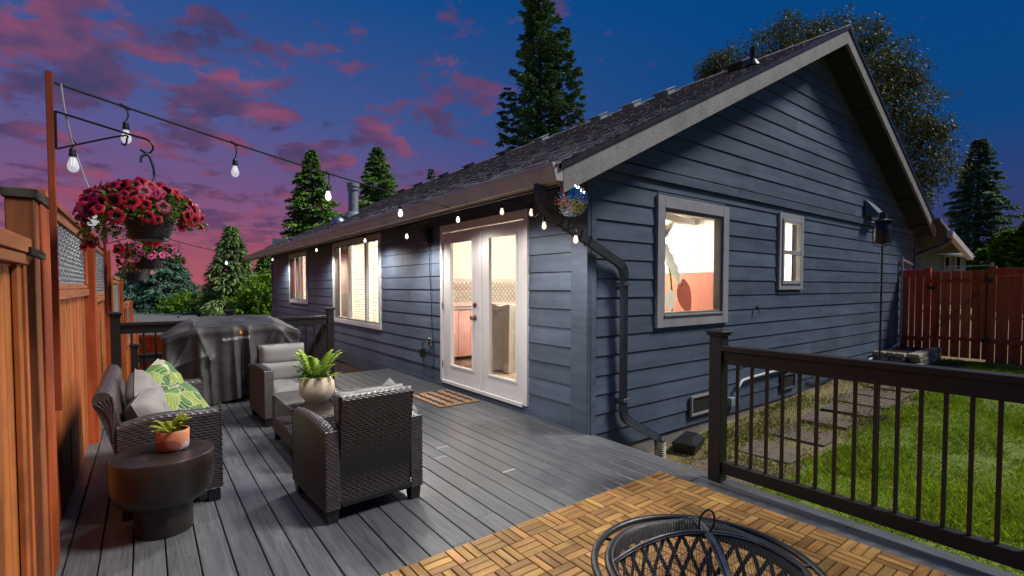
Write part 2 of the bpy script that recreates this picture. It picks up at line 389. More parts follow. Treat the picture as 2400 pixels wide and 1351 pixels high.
M['weave_panel'] = mat('weave_panel', (.10, .11, .13), .32, .3, 30, bump=.04, spec=.7)
M['cushion'] = mat('cushion', (.215, .212, .215), .9, .1, 5, bump=.25, bscale=260, rand=.08)
M['pillow_grey'] = mat('pillow_grey', (.17, .16, .158), .9, .14, 5, bump=.25, bscale=260, rand=.08)
M['cover'] = mat('cover', (.046, .046, .049), .55, .3, 7, bump=.12, bscale=18, spec=.45)
M['mushroom'] = mat('mushroom', (.017, .012, .011), .36, .35, 7, bump=.06, dirt=((.075, .06, .052), 9, .585, .8))
M['pot_cream'] = mat('pot_cream', (.56, .47, .36), .62, .1, 7, bump=.15, bscale=70, rand=.03, dirt=((.4, .34, .27), 14, .58, .5))
M['soil'] = mat('soil', (.03, .02, .013), .95, .4, 30, bump=.6)
M['coir'] = mat('coir', (.31, .185, .105), .98, .3, 60, bump=.9, bscale=300)
M['coir_black'] = mat('coir_black', (.018, .014, .012), .98, .3, 60, bump=.9, bscale=300)
M['glass_top'] = None
M['shingle'] = mat('shingle', (.20, .197, .195), .95, .35, 30, bump=.5, bscale=140, rand=.28, dirt=((.36, .35, .33), 5, .5, .5))
M['shingle_n'] = mat('shingle_n', (.15, .145, .14), .95, .3, 30, bump=.4, bscale=60)
M['paver'] = mat('paver', (.125, .092, .068), .85, .3, 7, (1, 1, 1), .4, 40, rand=.14)
M['stone'] = mat('stone', (.3, .26, .2), .9, .3, 12, bump=.5, rand=.3)
M['leaf_white'] = mat('pipe_white', (.5, .5, .49), .5, .1, 6, bump=.03, dirt=((.25, .24, .2), 8, .55, .5))
def leaf(name, dark, light, rough=.55, trans=.25):
    m, t, b, out = newmat(name); g = N(t, 'ShaderNodeNewGeometry')
    v, r = coords(t, (1, 1, 1), False); n = N(t, 'ShaderNodeTexNoise', i_Scale=1.1, i_Detail=5.0, i_Roughness=.65); L(t, v, n.inputs['Vector'])
    f = math_(t, 'ADD', math_(t, 'MULTIPLY', g.outputs['Random Per Island'], .5), math_(t, 'MULTIPLY', math_(t, 'SUBTRACT', math_(t, 'MULTIPLY', n.outputs[0], 1.8), .4), .5))
    rm = ramp(t, f, [(.15, dark), (.55, tuple((a + c) / 2 for a, c in zip(dark, light))), (.9, light)])
    L(t, rm.outputs[0], b.inputs['Base Color']); b.inputs['Roughness'].default_value = rough; b.inputs['Specular IOR Level'].default_value = .15
    if trans:
        tr = N(t, 'ShaderNodeBsdfTranslucent'); L(t, rm.outputs[0], tr.inputs[0]); mx = N(t, 'ShaderNodeMixShader', i_0=trans)
        L(t, b.outputs[0], mx.inputs[1]); L(t, tr.outputs[0], mx.inputs[2]); L(t, mx.outputs[0], out.inputs[0])
    return m
M['bark'] = mat('bark', (.06, .045, .035), .95, .3, 9, (1, 1, .2), .7)
M['twig'] = mat('twig', (.2, .16, .13), .9, .2, 9, bump=.2)
M['fern'] = leaf('fern_leaf', (.10, .2, .02), (.38, .5, .08), .5, .3)
M['fern_small'] = leaf('fern_small_leaf', (.12, .17, .015), (.4, .42, .05), .5, .3)
M['petleaf'] = leaf('petunia_leaf', (.035, .075, .012), (.17, .26, .045), .5, .2)
M['fir'] = leaf('fir_needles', (0.050, 0.112, 0.061), (0.214, 0.365, 0.171), .6, .1)
M['fir_blue'] = leaf('fir_blue_needles', (0.048, 0.115, 0.081), (0.211, 0.374, 0.255), .6, .1)
M['cedar'] = leaf('cedar_sprays', (0.108, 0.190, 0.064), (0.431, 0.574, 0.215), .6, .15)
M['thuja'] = leaf('thuja_sprays', (0.074, 0.172, 0.036), (0.342, 0.580, 0.120), .6, .15)
M['maple'] = leaf('maple_leaf', (.08, .15, .015), (.33, .46, .06), .5, .3)
M['hedge'] = leaf('hedge_spray', (0.056, 0.142, 0.012), (0.281, 0.505, 0.037), .6, .2)
M['decid'] = leaf('broad_leaf', (.045, .058, .014), (.19, .21, .055), .55, .15)
M['bamboo'] = leaf('bamboo_leaf', (.2, .24, .03), (.5, .5, .09), .5, .3)
M['grass'] = leaf('grass_blade', (.10, .16, .007), (.46, .60, .04), .5, .25)
M['weed'] = leaf('weed_blade', (.09, .11, .015), (.28, .27, .06), .6, .2)
def petal(name, rim, core):
    m, t, b, out = newmat(name); tc = N(t, 'ShaderNodeTexCoord'); ln = N(t, 'ShaderNodeVectorMath', operation='LENGTH'); L(t, tc.outputs['Object'], ln.inputs[0])
    rm = ramp(t, math_(t, 'MULTIPLY', ln.outputs['Value'], 18.0), [(.22, core), (.42, rim), (.85, tuple(min(1, c * 1.15) for c in rim))])
    info = N(t, 'ShaderNodeObjectInfo'); hs = N(t, 'ShaderNodeHueSaturation'); L(t, rm.outputs[0], hs.inputs['Color'])
    L(t, math_(t, 'ADD', math_(t, 'MULTIPLY', info.outputs['Random'], .6), .7), hs.inputs['Value'])
    L(t, hs.outputs[0], b.inputs['Base Color']); b.inputs['Roughness'].default_value = .55
    tr = N(t, 'ShaderNodeBsdfTranslucent'); L(t, hs.outputs[0], tr.inputs[0]); mx = N(t, 'ShaderNodeMixShader', i_0=.3)
    L(t, b.outputs[0], mx.inputs[1]); L(t, tr.outputs[0], mx.inputs[2]); L(t, mx.outputs[0], out.inputs[0])
    return m
M['petal_red'] = petal('petal_red', (.52, .006, .022), (.09, .003, .01))
M['petal_mag'] = petal('petal_magenta', (.46, .008, .085), (.1, .003, .02))
M['petal_pink'] = petal('petal_pink', (.72, .13, .36), (.28, .008, .08))
def pane_mat(name, refl=.12):
    m, t, b, out = newmat(name); t.nodes.remove(b)
    tr = N(t, 'ShaderNodeBsdfTransparent'); gl = N(t, 'ShaderNodeBsdfGlossy', i_Roughness=.01); gl.inputs[0].default_value = (1, 1, 1, 1)
    g = N(t, 'ShaderNodeNewGeometry'); dt = N(t, 'ShaderNodeVectorMath', operation='DOT_PRODUCT'); L(t, g.outputs['Normal'], dt.inputs[0]); L(t, g.outputs['Incoming'], dt.inputs[1])
    f5 = math_(t, 'POWER', math_(t, 'SUBTRACT', 1.0, math_(t, 'ABSOLUTE', dt.outputs['Value'])), 5.0); mx = N(t, 'ShaderNodeMixShader'); L(t, math_(t, 'ADD', math_(t, 'MULTIPLY', f5, .8), refl, True), mx.inputs[0])
    L(t, tr.outputs[0], mx.inputs[1]); L(t, gl.outputs[0], mx.inputs[2]); L(t, mx.outputs[0], out.inputs[0]); return m
M['pane'] = pane_mat('window_glass', .12)
M['glass_top'] = pane_mat('table_glass', .10)
def emis(name, col, s):
    m, t, b, out = newmat(name); b.inputs['Base Color'].default_value = (.6, .6, .6, 1); b.inputs['Emission Color'].default_value = (*col, 1); b.inputs['Emission Strength'].default_value = s; b.inputs['Roughness'].default_value = .15
    return m
M['bulb_lit'] = emis('bulb_lit', (1, .93, .85), 2.2)
M['bulb_warm'] = emis('bulb_warm', (1, .72, .58), 1.5)
M['bulb_dim'] = emis('bulb_dim', (.85, .92, 1), .5)
_t = M['bulb_dim'].node_tree; _o = [n for n in _t.nodes if n.type == 'OUTPUT_MATERIAL'][0]; _b = [n for n in _t.nodes if n.type == 'BSDF_PRINCIPLED'][0]; _tr = N(_t, 'ShaderNodeBsdfTransparent'); _mx = N(_t, 'ShaderNodeMixShader', i_0=.5); L(_t, _b.outputs[0], _mx.inputs[1]); L(_t, _tr.outputs[0], _mx.inputs[2]); L(_t, _mx.outputs[0], _o.inputs[0])
M['filament'] = emis('filament', (1, .8, .5), 1.2)
M['mirror'] = mat('mirror', (.75, .75, .76), .06, .05, 4, metal=1, bump=0, rand=0, rvar=.02)
M['socket'] = mat('socket', (.012, .013, .016), .45, .2, 9, bump=.03)
M['cord'] = mat('cord', (.012, .012, .012), .6, .2, 9, bump=0)
M['terra'] = None
# ------------------------------------------------------------------ ground
XW, YC = 3.36, 3.26          # long wall plane, gable wall plane
YEND, XEND = 17.6, 13.7
def gz(x, y):
    x = np.asarray(x, float); y = np.asarray(y, float)
    yard = -.35 + .045 * (np.clip(x, 3, 13.5) - 5.45)
    s = np.clip((y - 8.0) / 6, 0, 1); s = s * s * (3 - 2 * s)
    left = -.55 - 1.2 * s - np.clip(y - 14, 0, 60) * .02
    k = np.clip((3.3 - x) / .6, 0, 1) * np.clip((y - 3) / 1.5, 0, 1)
    return yard * (1 - k) + left * k
def axis_(lo, hi, fine_lo, fine_hi, step):
    a = list(np.arange(fine_lo, fine_hi + 1e-6, step)); d = step; x = fine_hi
    while x < hi: d *= 1.5; x += d; a.append(x)
    d = step; x = fine_lo
    while x > lo: d *= 1.5; x -= d; a.insert(0, x)
    return np.array(a)
gx = axis_(-180, 220, -2, 16, .5); gy = axis_(-60, 260, -4, 16, .5)
GX, GY = np.meshgrid(gx, gy, indexing='ij')
GZ = gz(GX, GY) + .02 * np.sin(GX * 2.1) * np.sin(GY * 1.7) * (GX > 4)
def ground_mat():
    m, t, b, out = newmat('ground'); v, _ = coords(t, (1, 1, 1), False)
    n = N(t, 'ShaderNodeTexNoise', i_Scale=2.2, i_Detail=8.0, i_Roughness=.7); L(t, v, n.inputs['Vector'])
    n2 = N(t, 'ShaderNodeTexNoise', i_Scale=26.0, i_Detail=6.0, i_Roughness=.7); L(t, v, n2.inputs['Vector'])
    rm = ramp(t, math_(t, 'ADD', math_(t, 'MULTIPLY', n.outputs[0], .5), math_(t, 'MULTIPLY', n2.outputs[0], .5)), [(.34, (.085, .06, .034)), (.47, (.19, .14, .065)), (.56, (.22, .2, .055)), (.68, (.3, .25, .11))])
    L(t, rm.outputs[0], b.inputs['Base Color']); b.inputs['Roughness'].default_value = .95
    bp = N(t, 'ShaderNodeBump', i_Strength=.8, i_Distance=.02); L(t, n2.outputs[0], bp.inputs['Height']); L(t, bp.outputs[0], b.inputs['Normal']); return m
M['ground'] = ground_mat()
g = MB(); g.grid(np.stack([GX, GY, GZ], -1).reshape(-1, 3), len(gx), len(gy)); g.build('ground', M['ground'], smooth=True, kind='structure')
M['lawn'] = mat('lawn', (.13, .18, .016), .95, .35, 9, bump=.5)
lx = np.arange(3.5, 12.45, .25); ly = np.arange(-4, 2.06, .25); LX, LY = np.meshgrid(lx, ly, indexing='ij')
edge = 2.04 + .05 * np.sin(LX * 5) + .04 * np.sin(LX * 13)
g = MB(); g.grid(np.stack([LX, np.minimum(LY, edge), gz(LX, LY) + .022 + .02 * np.sin(LX * 2.1) * np.sin(LY * 1.7) * (LX > 4)], -1).reshape(-1, 3), len(lx), len(ly)); g.build('lawn', M['lawn'], kind='structure', smooth=True)
def blades(name, n, xr, yr, h, w, m, keep=None):
    x = rng.uniform(*xr, n * 2); y = rng.uniform(*yr, n * 2)
    d = np.hypot(x, y); k = rng.random(n * 2) < np.clip(5.5 / d, .12, 1)
    if keep is not None: k &= keep(x, y)
    x, y = x[k][:n], y[k][:n]; n = len(x)
    hh = rng.uniform(h[0], h[1], n) * (.75 + .5 * (np.sin(x * 3.1 + y * 1.7) * np.sin(y * 4.3 - x) > 0)); th = rng.uniform(0, 2 * np.pi, n); ww = rng.uniform(w[0], w[1], n)
    z = gz(x, y) + .012 * (1)
    bx, by = np.cos(th) * ww, np.sin(th) * ww; l = rng.normal(0, .45, (n, 2)) * hh[:, None]
    V = np.empty((n, 4, 3)); 
    V[:, 0] = np.stack([x - bx, y - by, z], -1); V[:, 1] = np.stack([x + bx, y + by, z], -1)
    V[:, 2] = np.stack([x + l[:, 0] * .4 + bx * .7, y + l[:, 1] * .4 + by * .7, z + hh * .6], -1); V[:, 3] = np.stack([x + l[:, 0], y + l[:, 1], z + hh], -1)
    b = np.arange(n)[:, None] * 4; F = np.concatenate([b + np.array([[0, 1, 2]]), b + np.array([[0, 2, 3]])])
    return raw(name, V.reshape(-1, 3), F, m, kind='stuff')
blades('grass', 150000, (3.55, 12.3), (-3.2, 2.10), (.03, .065), (.0025, .005), M['grass'], lambda x, y: (y < 2.02 + .09 * np.sin(x * 5) + .05 * np.sin(x * 11)) & (x * .6 - y * .9 < 8.2) )
blades('lawn_weed', 9000, (3.6, 12.2), (-3, 2.0), (.02, .05), (.004, .009), M['weed'], lambda x, y: np.sin(x * 1.9 + 2) * np.sin(y * 2.7 + x * .6) > .25)
blades('ground_cover', 42000, (3.45, 12.6), (1.7, 3.2), (.01, .04), (.003, .008), M['weed'], lambda x, y: (np.sin(x * 2.3 + 1) * np.sin(y * 5.1 + x) + rng.normal(0, .6, len(x)) > .1))

# ------------------------------------------------------------------ stepping stones
sx = [4.53, 5.28, 6.07, 6.84, 7.56, 8.14, 8.72, 9.32, 9.85, 10.5, 11.2]
for i, x in enumerate(sx):
    pts = []
    w, d = .225 + rng.uniform(-.02, .03), .29 + rng.uniform(-.025, .025); yc = 2.42 + rng.uniform(-.03, .03); a = rng.uniform(-.06, .06)
    for (u, v) in ((-1, -1), (-.3, -1.02), (.4, -.98), (1, -1), (1.02, -.3), (.98, .4), (1, 1), (.3, .98), (-.4, 1.03), (-1, 1), (-1.02, .2)):
        px_, py_ = u * w + rng.uniform(-.018, .018), v * d + rng.uniform(-.018, .018); pts.append((x + px_ * math.cos(a) - py_ * math.sin(a), yc + px_ * math.sin(a) + py_ * math.cos(a), 0))
    zz = [float(gz(p[0], p[1])) for p in pts]
    mb = MB(); mb.poly([(p[0], p[1], q - .02) for p, q in zip(pts, zz)], (0, 0, .048))
    o = mb.build('stepping_stone', M['paver'])
    nm = ['first', 'second', 'third', 'fourth', 'fifth', 'sixth', 'seventh', 'eighth', 'ninth', 'tenth', 'eleventh'][i]
    top(o, '%s flat brown stepping stone counted from the deck along the house path' % nm, 'stepping stone', 'stepping stones between house and lawn')

# ------------------------------------------------------------------ deck
deck = bpy.data.objects.new('deck', None); COL.objects.link(deck); deck['kind'] = 'structure'; LOC['deck'] = Vector((0, 0, 0))
DX0, DX1, DY0, DY1 = -.50, 3.395, -1.2, 7.95
mb = MB(); mb.box(DX0, DX1 - .02, DY0, DY1 - .02, -.34, -.06); mb.build('deck_frame', M['dark'], deck)
pitch = .1385; x = DX0 + .01; bi = 0
while x + pitch < 3.12:
    x1 = x + pitch - .0065; cuts = [DY0]
    y = DY0 + rng.uniform(.8, 3.6)
    while y < DY1 - .5: cuts.append(y); y += rng.choice([2.4, 3.05, 3.6]) * rng.uniform(.92, 1.06)
    cuts.append(DY1)
    for a, b_ in zip(cuts[:-1], cuts[1:]):
        mb = MB(); mb.box(x, x1, a + .002, b_ - .002, -.026, rng.uniform(-.0012, .0008), b=.003); mb.build('deck_board', M['deck'], deck)
    x += pitch
for (x0, x1) in ((x + .001, x + .134), (x + .1395, DX1)):
    cuts = [DY0, 1.05 if x1 > 3.3 else 2.0, 3.2]
    for a, b_ in zip(cuts[:-1], cuts[1:]):
        mb = MB(); mb.box(x0, x1, a + .002, b_ - .002, -.026, 0.0, b=.003); mb.build('border_board', M['deck'], deck)
    if x0 < 3.2 or True:
        mb = MB(); mb.box(x0, min(x1, 3.355), 3.202, DY1, -.026, 0.0, b=.003); mb.build('border_board', M['deck'], deck)
mb = MB(); mb.box(DX1 - .018, DX1 - .001, DY0, 3.24, -.2, -.028, b=.002); mb.build('skirt_board', M['deck'], deck)
mb = MB(); mb.box(DX0, 3.33, DY1 - .019, DY1 + .004, -.2, -.028, b=.002); mb.build('skirt_board', M['deck'], deck)

# ------------------------------------------------------------------ house
house = thing('house', 'long blue grey clapboard house with a gabled shingle roof and lit windows', 'house', (3.36, 3.26, -.3))
# openings: (along0, along1, z0, z1)
DOOR = (4.14, 6.10, .09, 2.265); WIN2 = (8.30, 11.02, .64, 2.37); WIN1 = (13.2, 15.1, .96, 2.34)
GW = (4.40, 5.84, .965, 2.40); SW = (7.20, 7.98, 1.37, 2.47)
def shrink(r, k=.035): return (r[0] + k, r[1] - k, r[2] + k, r[3] - k)
LH = [shrink(DOOR), shrink(WIN2), shrink(WIN1)]; GH = [shrink(GW), shrink(SW)]
def cut(rect, holes):
    out = [rect]
    for h in holes:
        nxt = []
        for (a0, a1, z0, z1) in out:
            if h[0] >= a1 or h[1] <= a0 or h[2] >= z1 or h[3] <= z0: nxt.append((a0, a1, z0, z1)); continue
            if h[0] > a0: nxt.append((a0, h[0], z0, z1))
            if h[1] < a1: nxt.append((h[1], a1, z0, z1))
            m0, m1 = max(a0, h[0]), min(a1, h[1])
            if h[2] > z0: nxt.append((m0, m1, z0, h[2]))
            if h[3] < z1: nxt.append((m0, m1, h[3], z1))
        out = nxt
    return [r for r in out if r[1] - r[0] > .004 and r[3] - r[2] > .004]
def soffit_z(x): return min(2.53 + .5 * (x - 3.36), 2.53 + .5 * (8.53 - 3.36) - .5 * (x - 8.53))
# backing walls
mb = MB()
for (a0, a1, z0, z1) in cut((3.30, YEND, -.25, 2.5), LH): mb.box(XW + .03, XW + .12, a0, a1, z0, z1)
mb.build('wall', M['dark'], house)
mb = MB()
for (a0, a1, z0, z1) in cut((3.49, XEND, -.25, 2.5), GH): mb.box(a0, a1, YC + .03, YC + .12, z0, z1)
pts = [(3.49, YC + .03, 2.5), (XEND, YC + .03, 2.5), (XEND, YC + .03, soffit_z(XEND) - .01), (8.53, YC + .03, soffit_z(8.53) - .01), (3.49, YC + .03, soffit_z(3.49) - .01)]
mb.poly(pts, (0, .09, 0)); mb.build('wall', M['dark'], house)
def plank_x(a0, a1, z0, z1, full):
    """lap board on the long wall, facing -x; bottom edge proud"""
    mb = MB(); k = (z1 - z0) / full; za_, zb_ = z0 + rng.uniform(-.002, .0015), z0 + rng.uniform(-.002, .0015)
    t0, t1 = .018 + rng.uniform(-.002, .002), .018 - .013 * k
    mb.add([(XW + .012 - t0, a0, za_), (XW + .012 - t0, a1, zb_), (XW + .012 - t1, a1, z1), (XW + .012 - t1, a0, z1), (XW + .028, a0, z0), (XW + .028, a1, z0), (XW + .028, a1, z1), (XW + .028, a0, z1)],
           [(0, 1, 2, 3), (4, 7, 6, 5), (0, 4, 5, 1), (3, 2, 6, 7), (0, 3, 7, 4), (1, 5, 6, 2)])
    return mb.build('siding_plank', M['siding'], house)
def plank_y(a0, a1, z0, z1, full, za=None, zb=None):
    """lap board on the gable wall, facing -y; za/zb: top heights when cut by the roof slope"""
    mb = MB(); k = (z1 - z0) / full; t0, t1 = .018 + rng.uniform(-.002, .002), .018 - .013 * k; y = YC + .012; ja, jb = rng.uniform(-.002, .0015), rng.uniform(-.002, .0015)
    za = z1 if za is None else za; zb = z1 if zb is None else zb
    mb.add([(a0, y - t0, z0 + ja), (a1, y - t0, z0 + jb), (a1, y - t1, zb), (a0, y - t1, za), (a0, YC + .028, z0), (a1, YC + .028, z0), (a1, YC + .028, zb), (a0, YC + .028, za)],
           [(0, 1, 2, 3), (4, 7, 6, 5), (0, 4, 5, 1), (3, 2, 6, 7), (0, 3, 7, 4), (1, 5, 6, 2)])
    return mb.build('siding_plank', M['siding'], house)
def joints(a, b, lo, hi):
    c = [a]; x = a + rng.uniform(.5, hi)
    while x < b - .6: c.append(x); x += rng.uniform(lo, hi)
    c.append(b); return c
EX = .1895
rows = [(.052 + EX * k, .052 + EX * (k + 1) - .004) for k in range(13)]
for (z0, z1) in rows:
    if z1 > 2.53: z1 = 2.52
    for (p, q, c0, c1) in cut((3.37 + .09, YEND - .09, z0, z1), LH):
        if c1 - c0 < .012: continue
        cs = joints(p, q, 2.4, 3.7) if q - p > 1.2 else [p, q]
        for a, b in zip(cs[:-1], cs[1:]): plank_x(a + .002, b - .002, c0, c1, EX)
mb = MB(); mb.box(XW - .012, XW + .029, 3.36, YEND, -.2, .048, b=.002); mb.build('skirt_board', M['siding_trim'], house)
# gable: rows below the band
gr = [(-.215 + .1905 * k, -.215 + .1905 * (k + 1) - .004) for k in range(15)]
for (z0, z1) in gr:
    z1 = min(z1, 2.545)
    if z1 - z0 < .02: continue
    xs = 3.46 if z0 > -.05 else 3.46
    for (p, q, c0, c1) in cut((xs, XEND, z0, z1), GH):
        if c1 - c0 < .012: continue
        cs = joints(p, q, 2.2, 3.66) if q - p > 1.6 else [p, q]
        for a, b in zip(cs[:-1], cs[1:]): plank_y(a + .002, b - .002, c0, c1, .19)
# band board
xb = 3.62
for a, b in ((3.62, 6.05), (6.05, 8.9), (8.9, 12.2), (12.2, 13.6)):
    mb = MB(); mb.box(a + .001, b - .001, YC - .034, YC + .029, 2.553, 2.655, b=.002); mb.build('band_board', M['siding_trim'], house)
k = 0
while True:
    z0 = 2.68 + .204 * k; z1 = z0 + .200; k += 1
    xl = 8.53 - (soffit_z(8.53) - z0) / .5; xr = 8.53 + (soffit_z(8.53) - z0) / .5
    if soffit_z(8.53) - z0 < .04: break
    xl, xr = max(xl, 3.5), min(xr, XEND)
    cs = joints(xl, xr, 1.9, 3.66)
    xa = min(xl + (z1 - z0) / .5, 8.5); xc = max(xr - (z1 - z0) / .5, 8.56)
    cs = [xl] + [c for c in cs[1:-1] if xa + .1 < c < xc - .1] + [xr]
    for i, (a, b) in enumerate(zip(cs[:-1], cs[1:])):
        first, last = i == 0, i == len(cs) - 2
        y = YC + .012; P = [(a, z0)] + [(b, z0)]
        topz = lambda x: min(z1, soffit_z(x) - .002)
        P = [(a + .001, z0), (b - .001, z0)]
        if not last: P.append((b - .001, topz(b)))
        else: P.append((xc, topz(xc)))
        if not first: P.append((a + .001, topz(a)))
        else: P.append((xa, topz(xa)))
        mb = MB(); vs = [(px_, y - .018 + (.013 if pz > z0 + .01 else 0), pz) for px_, pz in P] + [(px_, YC + .028, pz) for px_, pz in P]; n = len(P)
        mb.add(vs, [tuple(range(n))[::-1], tuple(range(n, 2 * n))] + [(i_, (i_ + 1) % n, n + (i_ + 1) % n, n + i_) for i_ in range(n)])
        mb.build('siding_plank', M['siding'], house)
# corner boards
mb = MB(); mb.box(XW - .026, XW + .028, 3.234, 3.36 + .095, -.02, 2.50, b=.003); mb.build('corner_board', M['siding_trim'], house)
mb = MB(); mb.box(XW + .029, XW + .10, 3.232, 3.289, -.12, 2.545, b=.003); mb.build('corner_board', M['siding_trim'], house)
mb = MB(); mb.box(XW - .02, XW + .03, YEND - .09, YEND + .02, -.2, 2.5, b=.003); mb.build('corner_board', M['siding_trim'], house)
mb = MB(); mb.box(XEND + .002, XEND + .05, 3.235, 3.3, -.1, 2.75, b=.003); mb.build('corner_board', M['siding_trim'], house)
# far end wall and foundation
mb = MB(); mb.box(XW + .03, XEND, YEND - .05, YEND, -2.2, 3); mb.build('end_wall', M['siding'], house)
mb = MB(); mb.box(XW + .04, XW + .2, 3.3, YEND, -2.2, -.19); mb.build('foundation', M['concrete'], house)
mb = MB(); mb.box(3.42, XEND - .02, YC + .02, YC + .2, -.6, -.20); mb.build('foundation', M['concrete'], house)
# frieze under the eave (dark soffit on the long side)
mb = MB(); mb.add([(2.70, 2.95, 2.235), (2.70, 18.0, 2.235), (XW + .03, 18.0, 2.515), (XW + .03, 2.95, 2.515), (2.70, 2.95, 2.25), (2.70, 18.0, 2.25), (XW + .03, 18.0, 2.53), (XW + .03, 2.95, 2.53)], [(0, 1, 2, 3), (4, 7, 6, 5), (0, 4, 5, 1), (3, 2, 6, 7), (0, 3, 7, 4), (1, 5, 6, 2)])
mb.build('soffit', M['soffit'], house)
# roof deck: two slabs
RY0, RY1, RXL, RXP, RXR = 2.88, 18.05, 2.655, 8.53, 13.72
ZL = 2.395; ZP = ZL + .5 * (RXP - RXL); ZR = ZP - .5 * (RXR - RXP)
roof = None
mb = MB()
for (xa, za, xb_, zb) in ((RXL, ZL, RXP, ZP), (RXP, ZP, RXR, ZR)):
    mb.add([(xa, RY0, za), (xa, RY1, za), (xb_, RY1, zb), (xb_, RY0, zb)] + [(xa, RY0, za - .035), (xa, RY1, za - .035), (xb_, RY1, zb - .035), (xb_, RY0, zb - .035)],
           [(0, 1, 2, 3), (4, 7, 6, 5), (0, 4, 5, 1), (3, 2, 6, 7), (0, 3, 7, 4), (1, 5, 6, 2)])
roof = mb.build('roof', M['soffit'], house)
# rake soffits (under the gable overhang)
for sgn in (0, 1):
    xa, xb_ = (2.74, 8.53) if sgn == 0 else (8.53, 13.72)
    f = lambda x: soffit_z(x) + (0 if 1 else 0)
    za, zb = (2.53 + .5 * (xa - 3.36), soffit_z(8.53)) if sgn == 0 else (soffit_z(8.53), soffit_z(xb_))
    mb = MB(); mb.add([(xa, 2.925, za), (xb_, 2.925, zb), (xb_, YC + .03, zb), (xa, YC + .03, za), (xa, 2.925, za + .02), (xb_, 2.925, zb + .02), (xb_, YC + .03, zb + .02), (xa, YC + .03, za + .02)],
                      [(0, 1, 2, 3), (4, 7, 6, 5), (0, 4, 5, 1), (3, 2, 6, 7), (0, 3, 7, 4), (1, 5, 6, 2)])
    mb.build('rake_soffit', M['soffit'], house)
# rake boards
def rake(xa, xb_, zt_a, zt_b, h, y0, y1, name, m):
    mb = MB(); mb.poly([(xa, y0, zt_a - h), (xb_, y0, zt_b - h), (xb_, y0, zt_b), (xa, y0, zt_a)], (0, y1 - y0, 0)); return mb.build(name, m, roof)
zt = lambda x: ZL + .5 * (x - RXL) if x <= RXP else ZP - .5 * (x - RXP)
rake(2.70, 6.1, zt(2.70) - .035, zt(6.1) - .035, .215, 2.885, 2.925, 'rake_board', M['rake'])
rake(6.102, RXP - .001, zt(6.102) - .035, zt(RXP - .001) - .035, .215, 2.885, 2.925, 'rake_board', M['rake'])
rake(RXP + .001, RXR - .02, zt(RXP + .001) - .035, zt(RXR - .02) - .035, .215, 2.885, 2.925, 'rake_board', M['rake'])
rake(2.66, RXP, zt(2.66) + .012, zt(RXP) + .012, .058, 2.868, 2.884, 'drip_edge', M['black_metal'])
rake(RXP, RXR, zt(RXP) + .012, zt(RXR) + .012, .058, 2.868, 2.884, 'drip_edge', M['black_metal'])
# rafters' blocking lines seen under the right hand rake
for x_ in (9.9, 11.2, 12.4, 13.3):
    mb = MB(); z_ = soffit_z(x_); mb.beam((x_, 2.93, z_ - .006), (x_, YC, z_ - .006), .05, .02); mb.build('soffit_batten', M['soffit'], house)
# shingles
slope = Vector((1, 0, .5)).normalized(); nrm = Vector((-.5, 0, 1)).normalized(); SL = math.hypot(RXP - RXL, ZP - ZL)
tabs = []
exp_ = .135; nrow = int(SL / exp_)
for r in range(nrow):
    y = RY0 - .012 + (-.15 if r % 2 else 0) + rng.uniform(-.03, .03)
    while y < RY1:
        w = rng.choice([.14, .2, .26, .31]) * rng.uniform(.9, 1.1); y0, y1 = max(y, RY0 - .015), min(y + w, RY1)
        if y1 - y0 > .03: tabs.append((r, y0 + .003, y1 - .003, rng.uniform(.006, .012), rng.uniform(-.008, .008)))
        y += w
def tab_geo(mb, r, y0, y1, th, j):
    s0 = r * exp_ + j - (.03 if r == 0 else 0); s1 = (r + 1) * exp_ + .05
    B = Vector((RXL, 0, ZL)); b0 = B + slope * s0 + nrm * .004; t0 = b0 + nrm * th; b1 = B + slope * s1 + nrm * .001
    V = [(b0.x, y0, b0.z), (b0.x, y1, b0.z), (t0.x, y1, t0.z), (t0.x, y0, t0.z), (b1.x, y0, b1.z), (b1.x, y1, b1.z)]
    mb.add(V, [(0, 1, 2, 3), (3, 2, 5, 4), (0, 3, 4), (1, 5, 2), (0, 4, 5, 1)])
tabs.sort(key=lambda q: math.hypot(RXL + q[0] * exp_ * .89, q[1]))
for q in tabs[:280]:
    mb = MB(); tab_geo(mb, *q); mb.build('shingle', M['shingle'], roof, recalc=False)
M['shingle_far'] = mat('shingle_far', (.20, .197, .195), .95, .35, 30, bump=.5, bscale=140, island=.28, dirt=((.36, .35, .33), 5, .5, .5))
mb = MB()
for q in tabs[280:]: tab_geo(mb, *q)
mb.build('shingle_field', M['shingle_far'], roof, kind='stuff', recalc=False)
# ridge caps
y = RY0 - .02
while y < RY1 - .1:
    mb = MB(); mb.add([(RXP - .14, y, ZP - .055), (RXP, y, ZP + .028), (RXP + .14, y, ZP - .055), (RXP - .14, y + .24, ZP - .068), (RXP, y + .24, ZP + .014), (RXP + .14, y + .24, ZP - .068), (RXP - .14, y, ZP - .07), (RXP, y, ZP + .012), (RXP + .14, y, ZP - .07)],
        [(0, 1, 4, 3), (1, 2, 5, 4), (0, 6, 7, 1), (1, 7, 8, 2)]); mb.build('ridge_cap', M['shingle'], roof); y += .2
# right slope covering
mb = MB(); mb.add([(RXP, RY0, ZP + .006), (RXP, RY1, ZP + .006), (RXR, RY1, ZR + .006), (RXR, RY0, ZR + .006)], [(0, 1, 2, 3)]); mb.build('shingle_field', M['shingle_far'], roof, kind='stuff')
